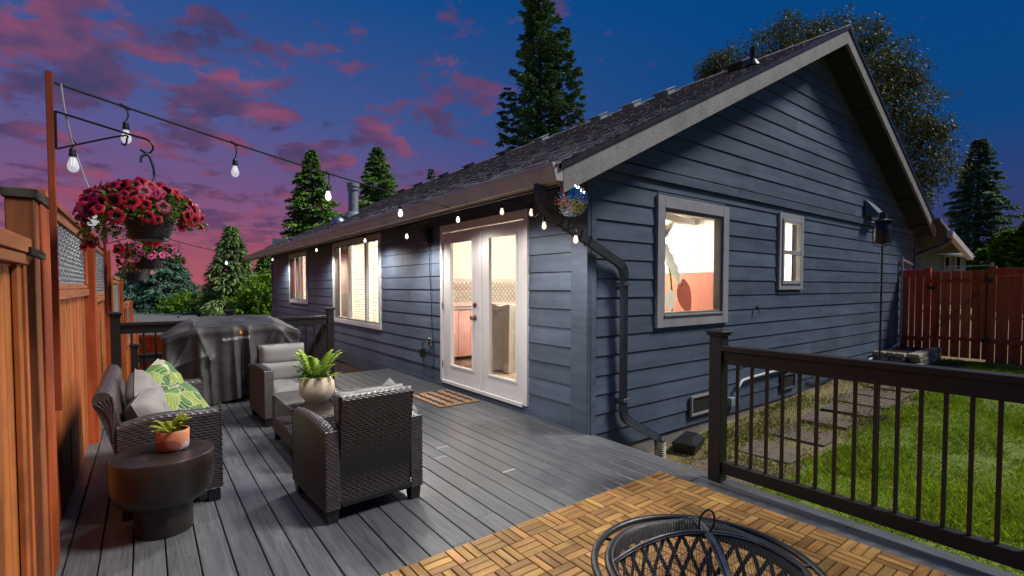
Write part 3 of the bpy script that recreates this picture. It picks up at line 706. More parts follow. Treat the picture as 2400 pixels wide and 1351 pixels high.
# roof vents along the upper slope, pipe and flue
def roofpt(x): return ZL + .5 * (x - RXL) + .012
for i, (x, y) in enumerate([(7.6, 5.45), (7.6, 6.2), (7.6, 7.05), (7.6, 8.87), (7.6, 10.35), (7.6, 12.1), (7.6, 13.6), (7.6, 15.4), (7.6, 16.8)]):
    mb = MB(); c = Vector((x, y, roofpt(x)))
    mb.obox(c + nrm * .006, (.2, .2, .005), (slope, Vector((0, 1, 0)), nrm)); mb.obox(c + nrm * .045, (.115, .14, .045), (slope, Vector((0, 1, 0)), nrm), b=.01); mb.obox(c + nrm * .085 + slope * -.02, (.15, .16, .012), (slope, Vector((0, 1, 0)), nrm), b=.006)
    mb.build('roof_vent', M['galv'] if i < 4 else M['black_metal'], roof)
mb = MB(); mb.lathe([(.11, -.02), (.06, .06), (.042, .08), (.042, .25)], (7.0, 3.55, roofpt(7.0)), 14); mb.build('vent_pipe', M['black_metal'], roof, smooth=False)
mb = MB(); c = Vector((7.35, 3.95, roofpt(7.35))); mb.obox(c + nrm * .05, (.11, .12, .04), (slope, Vector((0, 1, 0)), nrm), b=.01); mb.obox(c + nrm * .1 - slope * .03, (.2, .19, .014), (slope, Vector((0, 1, 0)), nrm), b=.006); mb.build('roof_vent', M['black_metal'], roof)
mb = MB(); fx, fy = 4.6, 13.3; z0 = roofpt(fx)
mb.lathe([(.26, -.10), (.17, .06), (.13, .08), (.13, .66), (.16, .67), (.16, .70), (.14, .71), (.14, .75), (.165, .76), (.165, .86), (.10, .89), (.001, .90)], (fx, fy, z0), 18); mb.build('flue_pipe', M['galv'], roof, smooth=False)
mb = MB(); c = Vector((3.75, 11.9, roofpt(3.75))); mb.lathe([(.17, -.05), (.17, .03), (.13, .1), (.05, .14), (.001, .15)], tuple(c), 16); mb.build('dome_vent', M['steel'], roof, smooth=True)
# gutter: k-style profile
prof = [(0, .0), (-.075, 0), (-.085, .02), (-.10, .06), (-.118, .075), (-.118, .10), (-.108, .10), (-.108, .085), (-.09, .068), (-.076, .028), (-.068, .008), (-.006, .008), (-.006, .10), (0, .10)]
def prism(prof, place, a, b, mat_, name, parent):
    mb = MB(); n = len(prof); mb.add([place(p, a) for p in prof] + [place(p, b) for p in prof], [tuple(range(n))[::-1], tuple(range(n, 2 * n))] + [(i, (i + 1) % n, n + (i + 1) % n, n + i) for i in range(n)]); return mb.build(name, mat_, parent)
gut = prism([(p[0] * 1.0, p[1] * 1.35) for p in prof], lambda p, y: (2.70 + p[0], y, 2.262 + p[1]), 2.90, 18.0, M['gutter'], 'gutter', house)
mb = MB(); mb.poly([(2.70, 2.888, 2.262), (2.625, 2.888, 2.262), (2.60, 2.888, 2.343), (2.578, 2.888, 2.40), (2.70, 2.888, 2.40)], (0, .010, 0)); mb.build('end_cap', M['gutter'], gut)
mb = MB(); mb.box(2.702, 2.73, 2.93, 18.0, 2.24, 2.40); mb.build('fascia_board', M['gutter'], house)
# downspout: fluted rectangular section swept along a path
def sweep(path, prof, mat_, name, parent, up=(0, 1, 0)):
    P = [Vector(p) for p in path]; mb = MB(); vs = []; n = len(prof); prevs = None
    for i in range(len(P)):
        d = (P[min(i + 1, len(P) - 1)] - P[max(i - 1, 0)]).normalized()
        if prevs is None:
            a = Vector(up) - d * Vector(up).dot(d); a.normalize()
        else:
            a = prevs - d * prevs.dot(d); a.normalize()
        prevs = a; b = d.cross(a)
        for (u, v) in prof: vs.append(P[i] + a * u + b * v)
    fs = [(i * n + k_, i * n + (k_ + 1) % n, (i + 1) * n + (k_ + 1) % n, (i + 1) * n + k_) for i in range(len(P) - 1) for k_ in range(n)]
    fs += [tuple(range(n))[::-1], tuple((len(P) - 1) * n + k_ for k_ in range(n))]
    mb.add(vs, fs); return mb.build(name, mat_, parent)
def flute(w, h, nf=5, d=.005):
    pr_ = []
    def side(p, q, nx, ny):
        for k_ in range(nf * 2):
            t_ = k_ / (nf * 2); o_ = -d if k_ % 2 else 0; pr_.append((p[0] + (q[0] - p[0]) * t_ + nx * o_, p[1] + (q[1] - p[1]) * t_ + ny * o_))
    side((-w, -h), (w, -h), 0, -1); side((w, -h), (w, h), 1, 0); side((w, h), (-w, h), 0, 1); side((-w, h), (-w, -h), -1, 0); return pr_
dsp = house
gdir = (.0, -1, 0)
p_el = [(2.655, 3.13, 2.275), (2.655, 3.13, 2.22), (2.665, 3.13, 2.16), (2.70, 3.13, 2.10), (2.76, 3.135, 2.055), (2.84, 3.14, 2.01)]
p_dg = [(2.84, 3.14, 2.01), (3.70, 3.185, 1.655)]
p_el2 = [(3.70, 3.185, 1.655), (3.765, 3.19, 1.62), (3.80, 3.19, 1.57), (3.81, 3.19, 1.50)]
p_dn = [(3.81, 3.19, 1.51), (3.81, 3.19, .22)]
p_el3 = [(3.81, 3.19, .22), (3.815, 3.19, .15), (3.84, 3.185, .09), (3.89, 3.18, .05)]
p_out = [(3.89, 3.18, .05), (4.28, 3.14, -.17), (4.31, 3.135, -.21), (4.32, 3.13, -.28)]
ds = sweep(p_dn, flute(.025, .034), M['downspout'], 'downspout', house, (0, -1, 0))
for pth, nm in ((cubic(p_el, 4), 'elbow'), (p_dg, 'offset_pipe'), (cubic(p_el2, 3), 'elbow'), (cubic(p_el3, 3), 'elbow'), (p_out, 'outlet_pipe')):
    w = .029 if nm == 'elbow' else .026
    sweep(pth, flute(w, w + .01), M['downspout'], nm, ds, (0, -1, 0))
for z_ in (1.44, .28):
    mb = MB(); mb.box(3.765, 3.855, 3.145, 3.152, z_ - .018, z_ + .018, b=.002); mb.box(3.72, 3.90, 3.236, 3.243, z_ - .015, z_ + .015); mb.box(3.762, 3.768, 3.152, 3.24, z_ - .015, z_ + .015); mb.build('strap', M['downspout'], ds)
for t_ in (.08, .17, .36, .5):
    c = Vector(p_dg[0]).lerp(Vector(p_dg[1]), t_); mb = MB(); d = (Vector(p_dg[1]) - Vector(p_dg[0])).normalized(); b_ = d.cross(Vector((0, -1, 0))).normalized(); s = Vector((0, -1, 0))
    ring = [c + s * .036 + b_ * .046, c - s * .036 + b_ * .046, c - s * .036 - b_ * .046, c + s * .036 - b_ * .046]
    mb.tube(ring + [ring[0]], .006, 6); mb.build('cord_tie', M['cord'], ds)
# corrugated drain at its foot
mb = MB(); pr_ = []
for k_ in range(22): pr_.append((.062 if k_ % 2 else .052, -.46 + k_ * .0115))
mb.lathe(pr_, (4.335, 3.125, 0), 16, cap=False)
M['drain'] = mat('drain', (.46, .43, .3), .6, .2, 8, bump=.1, dirt=((.12, .1, .03), 9, .48, .8))
mb.build('drain_tube', M['drain'], ds, smooth=False)

# ---- French door
def frame_x(mb, r, w, t, x0):  # rectangular frame on the long wall: rails between stiles
    a0, a1, z0, z1 = r
    mb.box(x0, x0 + t, a0, a0 + w, z0, z1, b=.003); mb.box(x0, x0 + t, a1 - w, a1, z0, z1, b=.003)
    mb.box(x0 + .001, x0 + t, a0 + w, a1 - w, z1 - w, z1 - .001, b=.003); mb.box(x0 + .001, x0 + t, a0 + w, a1 - w, z0 + .001, z0 + w, b=.003)
def frame_y(mb, r, w, t, y0):
    a0, a1, z0, z1 = r
    mb.box(a0, a0 + w, y0, y0 + t, z0, z1, b=.003); mb.box(a1 - w, a1, y0, y0 + t, z0, z1, b=.003)
    mb.box(a0 + w, a1 - w, y0 + .001, y0 + t, z1 - w, z1 - .001, b=.003); mb.box(a0 + w, a1 - w, y0 + .001, y0 + t, z0 + .001, z0 + w, b=.003)
a0, a1, z0, z1 = DOOR
door = bpy.data.objects.new('french_door', None); COL.objects.link(door); door.parent = house; LOC[door.name] = W(house)
mb = MB(); X0 = XW - .028
mb.box(X0, X0 + .06, a0, a0 + .075, z0, z1, b=.003); mb.box(X0, X0 + .06, a1 - .075, a1, z0, z1, b=.003); mb.box(X0 + .001, X0 + .06, a0 + .075, a1 - .075, z1 - .10, z1 - .001, b=.003); mb.build('door_trim', M['door_white'], door)
mb = MB(); mb.box(XW - .045, XW + .1, a0 + .07, a1 - .07, z0 - .02, z0 + .025, b=.004); mb.build('sill', M['door_white'], door)
ym = 5.08
for (l0, l1, gl) in ((a0 + .08, ym - .003, (4.345, 4.895)), (ym + .003, a1 - .08, (5.27, 5.82))):
    zb, zt_ = z0 + .03, z1 - .11
    mb = MB(); x0, x1 = XW - .012, XW + .028; gz0, gz1 = .335, 2.01
    mb.box(x0, x1, l0, gl[0], zb, zt_, b=.002); mb.box(x0, x1, gl[1], l1, zb, zt_, b=.002); mb.box(x0, x1, gl[0], gl[1], zb + .001, gz0, b=.002); mb.box(x0, x1, gl[0], gl[1], gz1, zt_ - .001, b=.002)
    mb.build('door_leaf', M['door_white'], door)
    mb = MB(); frame_x(mb, (gl[0] - .022, gl[1] + .022, gz0 - .022, gz1 + .022), .03, .012, x0 - .011); mb.build('glazing_bead', M['door_white'], door)
    mb = MB(); mb.box(XW + .008, XW + .012, gl[0] - .003, gl[1] + .003, gz0 - .003, gz1 + .003); mb.build('pane', M['pane'], door)
mb = MB(); mb.box(XW - .024, XW - .0125, ym - .022, ym + .022, z0 + .032, z1 - .112, b=.003); mb.build('astragal', M['door_white'], door)
for z_, k_ in ((1.02, 0), (1.185, 1)):
    mb = MB(); c = (XW - .012, 5.205, z_)
    pr_ = [(.033, 0), (.033, .008), (.012, .012), (.012, .035), (.026, .042), (.03, .055), (.024, .068), (.001, .073)] if k_ == 0 else [(.033, 0), (.033, .012), (.02, .018), (.02, .024), (.001, .025)]
    b2 = MB(); b2.lathe(pr_, (0, 0, 0), 16); b2.v = [(c[0] - v[2], c[1] + v[0], c[2] + v[1]) for v in b2.v]; b2.build('knob' if k_ == 0 else 'deadbolt', M['brass'], door, smooth=True)
for z_ in (.33, 1.15, 1.98):
    mb = MB(); mb.lathe([(.008, -.05), (.008, .05)], (XW - .03, a1 - .076, z_), 8); mb.build('hinge', M['brass'], door)

# ---- windows in the long wall
def window_x(r, divs, nm, curt=True):
    a0, a1, z0, z1 = r
    wd = bpy.data.objects.new('window', None); COL.objects.link(wd); wd.parent = house; LOC[wd.name] = W(house)
    mb = MB(); frame_x(mb, r, .085, .05, XW - .03); mb.build('window_trim', M['white_trim'], wd)
    i0, i1, j0, j1 = a0 + .085, a1 - .085, z0 + .085, z1 - .085
    mb = MB(); frame_x(mb, (i0 - .01, i1 + .01, j0 - .01, j1 + .01), .045, .05, XW - .008); mb.build('frame', M['frame_dark'], wd)
    ed = [i0] + divs + [i1]
    for d in divs:
        mb = MB(); mb.box(XW - .014, XW + .04, d - .045, d + .045, j0 + .03, j1 - .03, b=.003); mb.build('mullion', M['white_trim'], wd)
    for p, q in zip(ed[:-1], ed[1:]):
        mb = MB(); mb.box(XW + .018, XW + .021, p + .001, q - .001, j0 - .005, j1 + .005); mb.build('pane', M['pane'], wd)
    return wd
w2 = window_x(WIN2, [9.05, 10.05], 'w2')
w1 = window_x(WIN1, [14.1], 'w1')
def pleat(y0, y1, x, z0, z1, amp, n, parent, m, nm='curtain'):
    ys = np.linspace(y0, y1, n * 8); xs = x + amp * np.sin(np.linspace(0, n * 2 * np.pi, n * 8)); 
    pos = [(a, b, z) for a, b in zip(xs, ys) for z in (z0, z1)]; mb = MB(); mb.grid(np.array(pos), len(ys), 2); return mb.build(nm, m, parent, smooth=True)
pleat(10.25, 10.93, XW + .14, .75, 2.3, .025, 6, w2, M['curtain']); pleat(8.42, 8.72, XW + .14, .75, 2.3, .025, 4, w2, M['curtain'])
pleat(14.25, 15.0, XW + .14, 1.05, 2.28, .025, 6, w1, M['curtain'])
# blind slats in the two middle lights
for p, q in ((8.78, 9.0), (9.12, 10.0)):
    mb = MB(); z_ = .76
    while z_ < 2.27: mb.obox((XW + .10, (p + q) / 2, z_), (.018, (q - p) / 2, .0012), ((.9, 0, .43), (0, 1, 0), (-.43, 0, .9))); z_ += .05
    mb.build('blind', M['blind'], w2, kind='stuff')
# ---- windows in the gable wall
a0, a1, z0, z1 = GW
wd = bpy.data.objects.new('window', None); COL.objects.link(wd); wd.parent = house; LOC[wd.name] = W(house)
mb = MB(); frame_y(mb, GW, .125, .05, YC - .036); mb.build('window_trim', M['trim_grey'], wd)
mb = MB(); frame_y(mb, (a0 + .115, a1 - .115, z0 + .115, z1 - .115), .05, .085, YC - .012); mb.build('frame', M['frame_dark'], wd)
mb = MB(); mb.box(a0 + .12, a1 - .12, YC - .05, YC + .06, z0 + .118, z0 + .14, b=.003); mb.build('sill', M['rake'], wd)
mb = MB(); mb.box(a0 + .15, a1 - .15, YC + .032, YC + .036, z0 + .14, z1 - .14); mb.build('pane', M['pane'], wd)
a0, a1, z0, z1 = SW
wd = bpy.data.objects.new('window', None); COL.objects.link(wd); wd.parent = house; LOC[wd.name] = W(house)
mb = MB(); frame_y(mb, SW, .09, .05, YC - .036); mb.build('window_trim', M['trim_grey'], wd)
mb = MB(); frame_y(mb, (a0 + .08, a1 - .08, z0 + .08, z1 - .08), .05, .06, YC - .05); mb.box(a0 + .12, a1 - .12, YC - .046, YC + .0, 1.885, 1.94, b=.002); mb.build('sash', M['trim_grey'], wd)
for p, q in ((z0 + .12, 1.89), (1.935, z1 - .12)):
    mb = MB(); mb.box(a0 + .12, a1 - .12, YC + .002, YC + .005, p, q); mb.build('pane', M['pane'], wd)

# ---- rooms behind the glass
def room(x0, x1, y0, y1, z0, z1, m=None, open_=''):
    mb = MB(); t = .04
    if 'x' not in open_: mb.box(x0 - t, x0, y0, y1, z0, z1)
    mb.box(x1, x1 + t, y0, y1, z0, z1)
    if 'y' not in open_: mb.box(x0, x1, y0 - t, y0, z0, z1)
    mb.box(x0, x1, y1, y1 + t, z0, z1)
    o = mb.build('interior_wall', m or M['wall_in'], house)
    mb = MB(); mb.box(x0, x1, y0, y1, z1, z1 + t); mb.build('ceiling', M['wall_in'], house)
    mb = MB(); mb.box(x0, x1, y0, y1, z0 - t, z0); mb.build('interior_floor', M['floor_in'], house)
    return o
XI, YI = XW + .125, YC + .125
room(XI, 6.7, YI, 8.1, .07, 2.46, open_='xy'); room(XI, 6.7, 8.2, 12.6, .07, 2.46, open_='x'); room(XI, 6.7, 12.7, YEND - .1, .07, 2.46, open_='x'); room(6.8, 9.4, YI, 6.0, .07, 2.5, open_='y')
def lamp(x, y, z, p, col=(1, .94, .84), r=.25):
    l = bpy.data.lights.new('room_lamp', 'POINT'); l.energy = p; l.color = col; l.shadow_soft_size = r
    o = bpy.data.objects.new('room_lamp', l); COL.objects.link(o); o.location = (x, y, z); return o
lamp(5.4, 5.6, 2.05, 240); lamp(5.6, 4.5, 2.1, 62); lamp(4.9, 10.4, 2.0, 330); lamp(5.0, 15.0, 2.0, 270); lamp(8.0, 4.7, 2.05, 190)
def lampshade(x, y, z):
    mb = MB(); mb.lathe([(.02, .22), (.14, .2), (.17, .06), (.12, 0), (.001, -.01)], (x, y, 2.24), 18); return mb.build('ceiling_lamp', M['wall_in'], house, smooth=True)
# shapes added behind the gable window as its reflections: red fence, patio cover, plant
mb = MB(); mb.box(6.66, 6.698, YI, 8.0, .08, 1.62); mb.build('reflected_red_panel', M['salmon'], house)
for i in range(18):
    mb = MB(); mb.box(6.675, 6.699, 3.5 + i * .2, 3.694 + i * .2, 1.625, 2.44, b=.004); mb.build('reflected_roof_board', M['wall_in'], house)
mb = MB(); mb.beam((5.0, 3.6, 2.05), (6.6, 4.6, 2.42), .09, .09); mb.build('reflected_rafter', M['blind'], house)
mb = MB(); mb.beam((4.6, 3.95, 2.38), (6.65, 4.25, 2.38), .09, .09); mb.build('reflected_rafter', M['blind'], house)
plant = thing('reflected_plant', 'tall pale plant with long drooping leaf added behind the big gable window as a reflection', 'plant', (5.35, 3.72, .07))
mb = MB(); mb.tube(cubic([(5.35, 3.72, .4), (5.38, 3.72, 1.0), (5.30, 3.70, 1.6), (5.0, 3.66, 2.02)], 5), .012, 6); mb.build('stem', M['fern'], plant)
def bigleaf(pts, w, nm, m, lobes=0):
    P = cubic(pts, 5); mb = MB(); n = len(P); vs = []
    for i, p in enumerate(P):
        t_ = i / (n - 1); ww = w * math.sin(math.pi * min(1, t_ * .93 + .07)) ** .7 * (1 - (.35 * (i % 2) if lobes else 0))
        d = (P[min(i + 1, n - 1)] - P[max(i - 1, 0)]).normalized(); s = d.cross(Vector((0, 1, 0))).normalized(); vs += [p + s * ww, p + Vector((0, -.01, 0)), p - s * ww]
    mb.add(vs, [f for i in range(n - 1) for f in ((i * 3, i * 3 + 1, i * 3 + 4, i * 3 + 3), (i * 3 + 1, i * 3 + 2, i * 3 + 5, i * 3 + 4))]); return mb.build(nm, m, plant, smooth=True)
M['pale_leaf'] = leaf('pale_leaf', (.6, .62, .5), (.85, .85, .75), .6, .3); M['red_leaf'] = leaf('red_leaf', (.3, .08, .06), (.42, .14, .1), .6, .3)
bigleaf([(4.72, 3.6, 2.02), (5.0, 3.6, 1.9), (5.25, 3.6, 1.62), (5.42, 3.6, 1.42)], .10, 'frond', M['pale_leaf'], 1)
bigleaf([(5.02, 3.55, 1.36), (5.08, 3.55, 1.24), (5.06, 3.55, 1.12)], .13, 'leaf', M['pale_leaf'])
bigleaf([(5.42, 3.62, 1.5), (5.5, 3.62, 1.3), (5.62, 3.62, 1.08)], .15, 'leaf', M['red_leaf'])
mb = MB(); mb.lathe([(.12, 0), (.17, .33), (.16, .36), (.14, .36), (.13, .3)], (5.35, 3.72, .07), 20); mb.build('pot', M['pot_cream'], plant, smooth=True)
# shapes added behind the French door as its reflections: grill cover and lattice fence
arm = thing('reflected_cover', 'grey beige draped shape added behind the right door leaf as the reflected grill cover', 'armchair', (4.78, 6.3, .07))
pos = []
nu, nv = 48, 20
for i in range(nu):
    th = 2 * math.pi * i / nu
    for j in range(nv):
        s = j / (nv - 1); rr = (.30 + .08 * s + .03 * math.sin(th * 7) * s + .02 * math.sin(th * 13 + 2) * s)
        sq = 1 / max(abs(math.cos(th)), abs(math.sin(th))) ** .55; pos.append((4.78 + rr * sq * math.cos(th) * (1 if s > 0 else 0), 6.3 + rr * sq * math.sin(th) * (1 if s > 0 else 0), 1.12 - 1.03 * max(0, s - .15) / .85 + .02 * math.sin(th * 5 + s * 9)))
mb = MB(); mb.grid(np.array(pos), nu, nv, cu=True); M['drape'] = mat('drape', (.36, .33, .28), .8, .12, 6, bump=.2); mb.build('drape', M['drape'], arm, smooth=True)
refl_fence = thing('reflected_fence', 'salmon boards and pale lattice added behind the left door leaf as the reflected fence', 'cabinet', (5.0, 7.8, .07))
mb = MB()
for i in range(9): mb.box(4.0 + i * .25, 4.244 + i * .25, 7.55, 7.6, .15, 1.0, b=.004)
M['pale_red'] = mat('pale_red', (.74, .42, .37), .6, .1, 4, bump=.05); mb.build('reflected_fence_board', M['pale_red'], refl_fence); mb = MB(); mb.box(3.95, 6.3, 7.52, 8.05, 1.0, 1.04); mb.build('top', M['drape'], refl_fence)
mb = MB()
for i in range(30):
    for sgn in (-1, 1): mb.beam((3.9 + i * .085, 7.62 + .004 * sgn, 1.12), (3.9 + i * .085 + sgn * .32, 7.62 + .004 * sgn, 1.5), .018, .005, (0, 1, 0))
mb.build('lattice', M['drape'], refl_fence); mb = MB(); mb.box(3.9, 6.4, 7.6, 7.64, 1.5, 1.56); mb.box(3.9, 6.4, 7.6, 7.64, 1.06, 1.12); mb.build('lattice_rail', M['pale_red'], refl_fence)

# ---- fittings on the walls
ap = MB(); ap.box(XW - .10, XW - .012, 6.36, 6.56, 2.04, 2.26, b=.008); ap.box(XW - .112, XW - .10, 6.39, 6.53, 2.08, 2.22, b=.004); ap.box(XW - .112, XW - .10, 6.35, 6.57, 2.245, 2.265, b=.003); ap.box(XW - .112, XW - .10, 6.35, 6.57, 2.03, 2.05, b=.003)
o = ap.build('wall_speaker', M['black_metal']); top(o, 'small black box speaker on the blue wall left of the French door', 'speaker')
out_ = thing('outlet', 'weathered outdoor power outlet low on the wall beside the French door', 'outlet', (XW - .02, 6.42, .57))
mb = MB(); mb.box(XW - .035, XW - .012, 6.37, 6.46, .54, .66, b=.006); mb.build('plate', M['steel'], out_); mb = MB(); mb.box(XW - .043, XW - .035, 6.39, 6.44, .56, .64, b=.004); mb.build('socket_face', M['black_metal'], out_)
ad = thing('power_adapter', 'black plug adapter with hanging cord below the wall outlet', 'adapter', (XW - .05, 6.62, .44))
mb = MB(); mb.box(XW - .085, XW - .02, 6.57, 6.65, .36, .49, b=.008); mb.build('case', M['black_metal'], ad)
mb = MB(); mb.tube(cubic([(XW - .03, 6.42, 2.05), (XW - .03, 6.40, 1.6), (XW - .03, 6.36, 1.2), (XW - .03, 6.34, .8), (XW - .03, 6.29, .4), (XW - .03, 6.32, .25), (XW - .04, 6.45, .21), (XW - .045, 6.57, .27), (XW - .05, 6.62, .37)], 6), .007, 6)
mb.tube(cubic([(XW - .05, 6.61, .49), (XW - .05, 6.60, .56), (XW - .05, 6.50, .61), (XW - .05, 6.42, .6)], 5), .009, 6); mb.build('cord', M['cord'], ad, smooth=True)
# dryer hood, crawl space vents
dh = MB(); dh.add([(10.55, YC - .02, 3.02), (10.55, YC - .02, 2.72), (11.02, YC - .02, 2.72), (11.02, YC - .02, 2.98), (10.62, YC - .22, 2.74), (10.62, YC - .22, 2.72), (11.0, YC - .22, 2.72), (11.0, YC - .22, 2.74)], [(0, 1, 5, 4), (3, 7, 6, 2), (0, 4, 7, 3), (4, 5, 6, 7), (1, 2, 6, 5), (0, 3, 2, 1)])
dh.build('vent_hood', M['siding_trim'], house)
for (x0, x1, zc, m_) in ((5.06, 5.55, .02, M['rake']), (7.35, 7.78, .03, M['siding_trim'])):
    v = bpy.data.objects.new('crawl_vent', None); COL.objects.link(v); v.parent = house; LOC[v.name] = W(house)
    mb = MB(); frame_y(mb, (x0, x1, zc - .13, zc + .11), .03, .03, YC - .042); mb.build('vent_frame', m_, v)
    mb = MB(); mb.box(x0 + .03, x1 - .03, YC - .026, YC - .018, zc - .10, zc + .08); mb.build('vent_screen', M['dark'], v)
# pipes along the foot of the gable wall
pp = thing('conduit', 'thin white conduit pipe running low along the gable wall from a junction box', 'pipe', (6.0, YC - .04, .0))
mb = MB(); mb.tube(cubic([(5.98, YC - .05, -.0), (6.0, YC - .06, .04), (6.12, YC - .06, .16), (6.3, YC - .05, .20), (7.2, YC - .045, .22), (8.4, YC - .045, .22)], 5), .018, 8); mb.build('pipe', M['leaf_white'], pp, smooth=True)
mb = MB(); mb.box(5.85, 6.06, YC - .09, YC - .02, -.10, .01, b=.006); mb.build('junction_box', M['galv'], pp)
p2 = thing('drain_pipe', 'pale wavy hose lying along the foot of the gable wall near the red fence', 'hose', (10.5, YC - .08, -.05))
mb = MB(); mb.tube(cubic([(8.3, YC - .07, .02), (8.9, YC - .1, -.02), (9.6, YC - .06, .02), (10.2, YC - .09, .0), (10.9, YC - .06, .05), (11.6, YC - .08, .12), (12.4, YC - .06, .2), (12.68, YC - .05, .4), (12.7, YC - .05, 1.9), (12.75, YC - .05, 1.97), (13.4, YC - .05, 1.9)], 6), .022, 8); mb.build('hose', M['leaf_white'], p2, smooth=True)
hk = MB(); hk.box(6.57, 6.60, YC - .05, YC - .018, 1.12, 1.15, b=.004); hk.tube([(6.585, YC - .045, 1.13), (6.585, YC - .06, 1.06)], .006, 6); top(hk.build('wall_hook', M['black_metal']), 'small dark hook in the clapboards between the two gable windows', 'hook')
# lower wing at the far right of the gable
ext = thing('house_wing', 'low wing with its own gutter at the far end of the gable wall', 'house wing', (14.6, 3.4, 0))
mb = MB(); mb.box(XEND + .06, 15.3, 3.5, 9, -.2, 2.5); mb.build('wall', M['siding'], ext)
mb = MB()
for k_ in range(13): mb.add([(13.80, 3.478, .05 + .19 * k_), (15.31, 3.478, .05 + .19 * k_), (15.31, 3.49, .236 + .19 * k_), (13.80, 3.49, .236 + .19 * k_), (13.80, 3.499, .05 + .19 * k_), (15.31, 3.499, .05 + .19 * k_)], [(0, 1, 2, 3), (0, 4, 5, 1)])
mb.build('siding_field', M['siding'], ext)
mb = MB(); mb.add([(13.35, 2.75, 2.86), (15.75, 2.75, 2.30), (15.75, 9, 2.30), (13.35, 9, 2.86), (13.35, 2.75, 2.80), (15.75, 2.75, 2.24), (15.75, 9, 2.24), (13.35, 9, 2.80)], [(0, 1, 2, 3), (4, 7, 6, 5), (0, 4, 5, 1), (3, 2, 6, 7), (0, 3, 7, 4), (1, 5, 6, 2)]); mb.build('roof', M['shingle_n'], ext); mb = MB(); mb.add([(13.36, 2.77, 2.79), (15.74, 2.77, 2.23), (15.74, 8.9, 2.23), (13.36, 8.9, 2.79)], [(0, 1, 2, 3)]); mb.build('soffit', M['soffit'], ext)
mb = MB(); mb.beam((13.9, 2.70, 2.56), (15.9, 2.70, 2.12), .10, .13); mb.build('gutter', M['white_trim'], ext)
mb = MB(); mb.tube(cubic([(14.0, 2.72, 2.46), (14.0, 2.8, 2.34), (13.9, 3.2, 2.15), (13.85, 3.36, 2.02), (13.85, 3.38, 1.85), (13.85, 3.38, .1)], 5), .05, 8); mb.build('downspout', M['downspout'], ext, smooth=True)
# ------------------------------------------------------------------ tall wooden fence on the left
fence = thing('wooden_fence', 'tall orange stained wooden fence with woven grey screens along the left deck edge', 'fence', (-.43, 3.2, -.1))
def boards(y0, y1, z0, z1, xf, w=.14, m=None, th=.018):
    y = y0
    while y < y1 - .01:
        y2 = min(y + w * rng.uniform(.93, 1.05), y1); dx = rng.uniform(-.004, .004)
        mb = MB(); mb.box(xf - th + dx, xf + dx, y + .002, y2 - .002, z0, z1, b=.002); mb.build('fence_board', m or M['fence'], fence); y = y2
# near section, lower
boards(1.35, 2.78, -.12, 1.50, -.425, .142)
for a, b, z0, z1, x1 in ((1.3, 2.90, 1.508, 1.552, -.392), (1.3, 2.92, 1.556, 1.618, -.385)):
    mb = MB(); mb.box(-.47, x1, a, b, z0, z1, b=.003); mb.build('rail', M['fence_h'], fence)
mb = MB(); mb.box(-.424, -.405, 2.74, 2.81, -.1, 1.505, b=.002); mb.build('batten', M['fence'], fence)
mb = MB(); mb.box(-.424, -.398, 2.835, 2.885, -.1, 1.505, b=.002); mb.build('batten', M['fence'], fence)
# hook bracket
mb = MB(); mb.beam((-.384, 2.84, 1.565), (-.36, 3.0, 1.55), .02, .035, b=.003); top(mb.build('bracket', M['black_metal']), 'short black metal bracket on the top rail of the near fence section', 'bracket')
# first post, grey weathered top
post = MB(); post.box(-.475, -.385, 2.99, 3.12, -.1, 1.80, b=.003); post.build('post', M['post_grey'], fence)
mb = MB(); mb.box(-.47, -.375, 3.125, 3.36, -.1, 1.80, b=.004); mb.build('post', M['fence_post'], fence)
mb = MB(); mb.box(-.485, -.37, 2.98, 3.37, 1.803, 1.845, b=.004); mb.build('post_cap', M['cap_grey'], fence)
def screen(y0, y1, z0, z1, xf, cu=.064, cv=.085):
    """woven strips: upright lens shapes"""
    nu = int((z1 - z0) / cu * 6) + 1; nv = int((y1 - y0) / cv * 6) + 1
    u = np.linspace(0, z1 - z0, nu); v = np.linspace(0, y1 - y0, nv); U, V = np.meshgrid(u, v, indexing='ij')
    row = np.floor(V / cv); a = (U / cu + .5 * (row % 2)) % 1; b = (V / cv) % 1
    h = .022 * np.sin(np.pi * a) ** .8 * np.sin(np.pi * b) ** .7
    mb = MB(); mb.grid(np.stack([xf + h, y0 + V, z0 + U], -1).reshape(-1, 3), nu, nv); return mb.build('woven_screen', M['weave_panel'], fence, smooth=True, recalc=False)
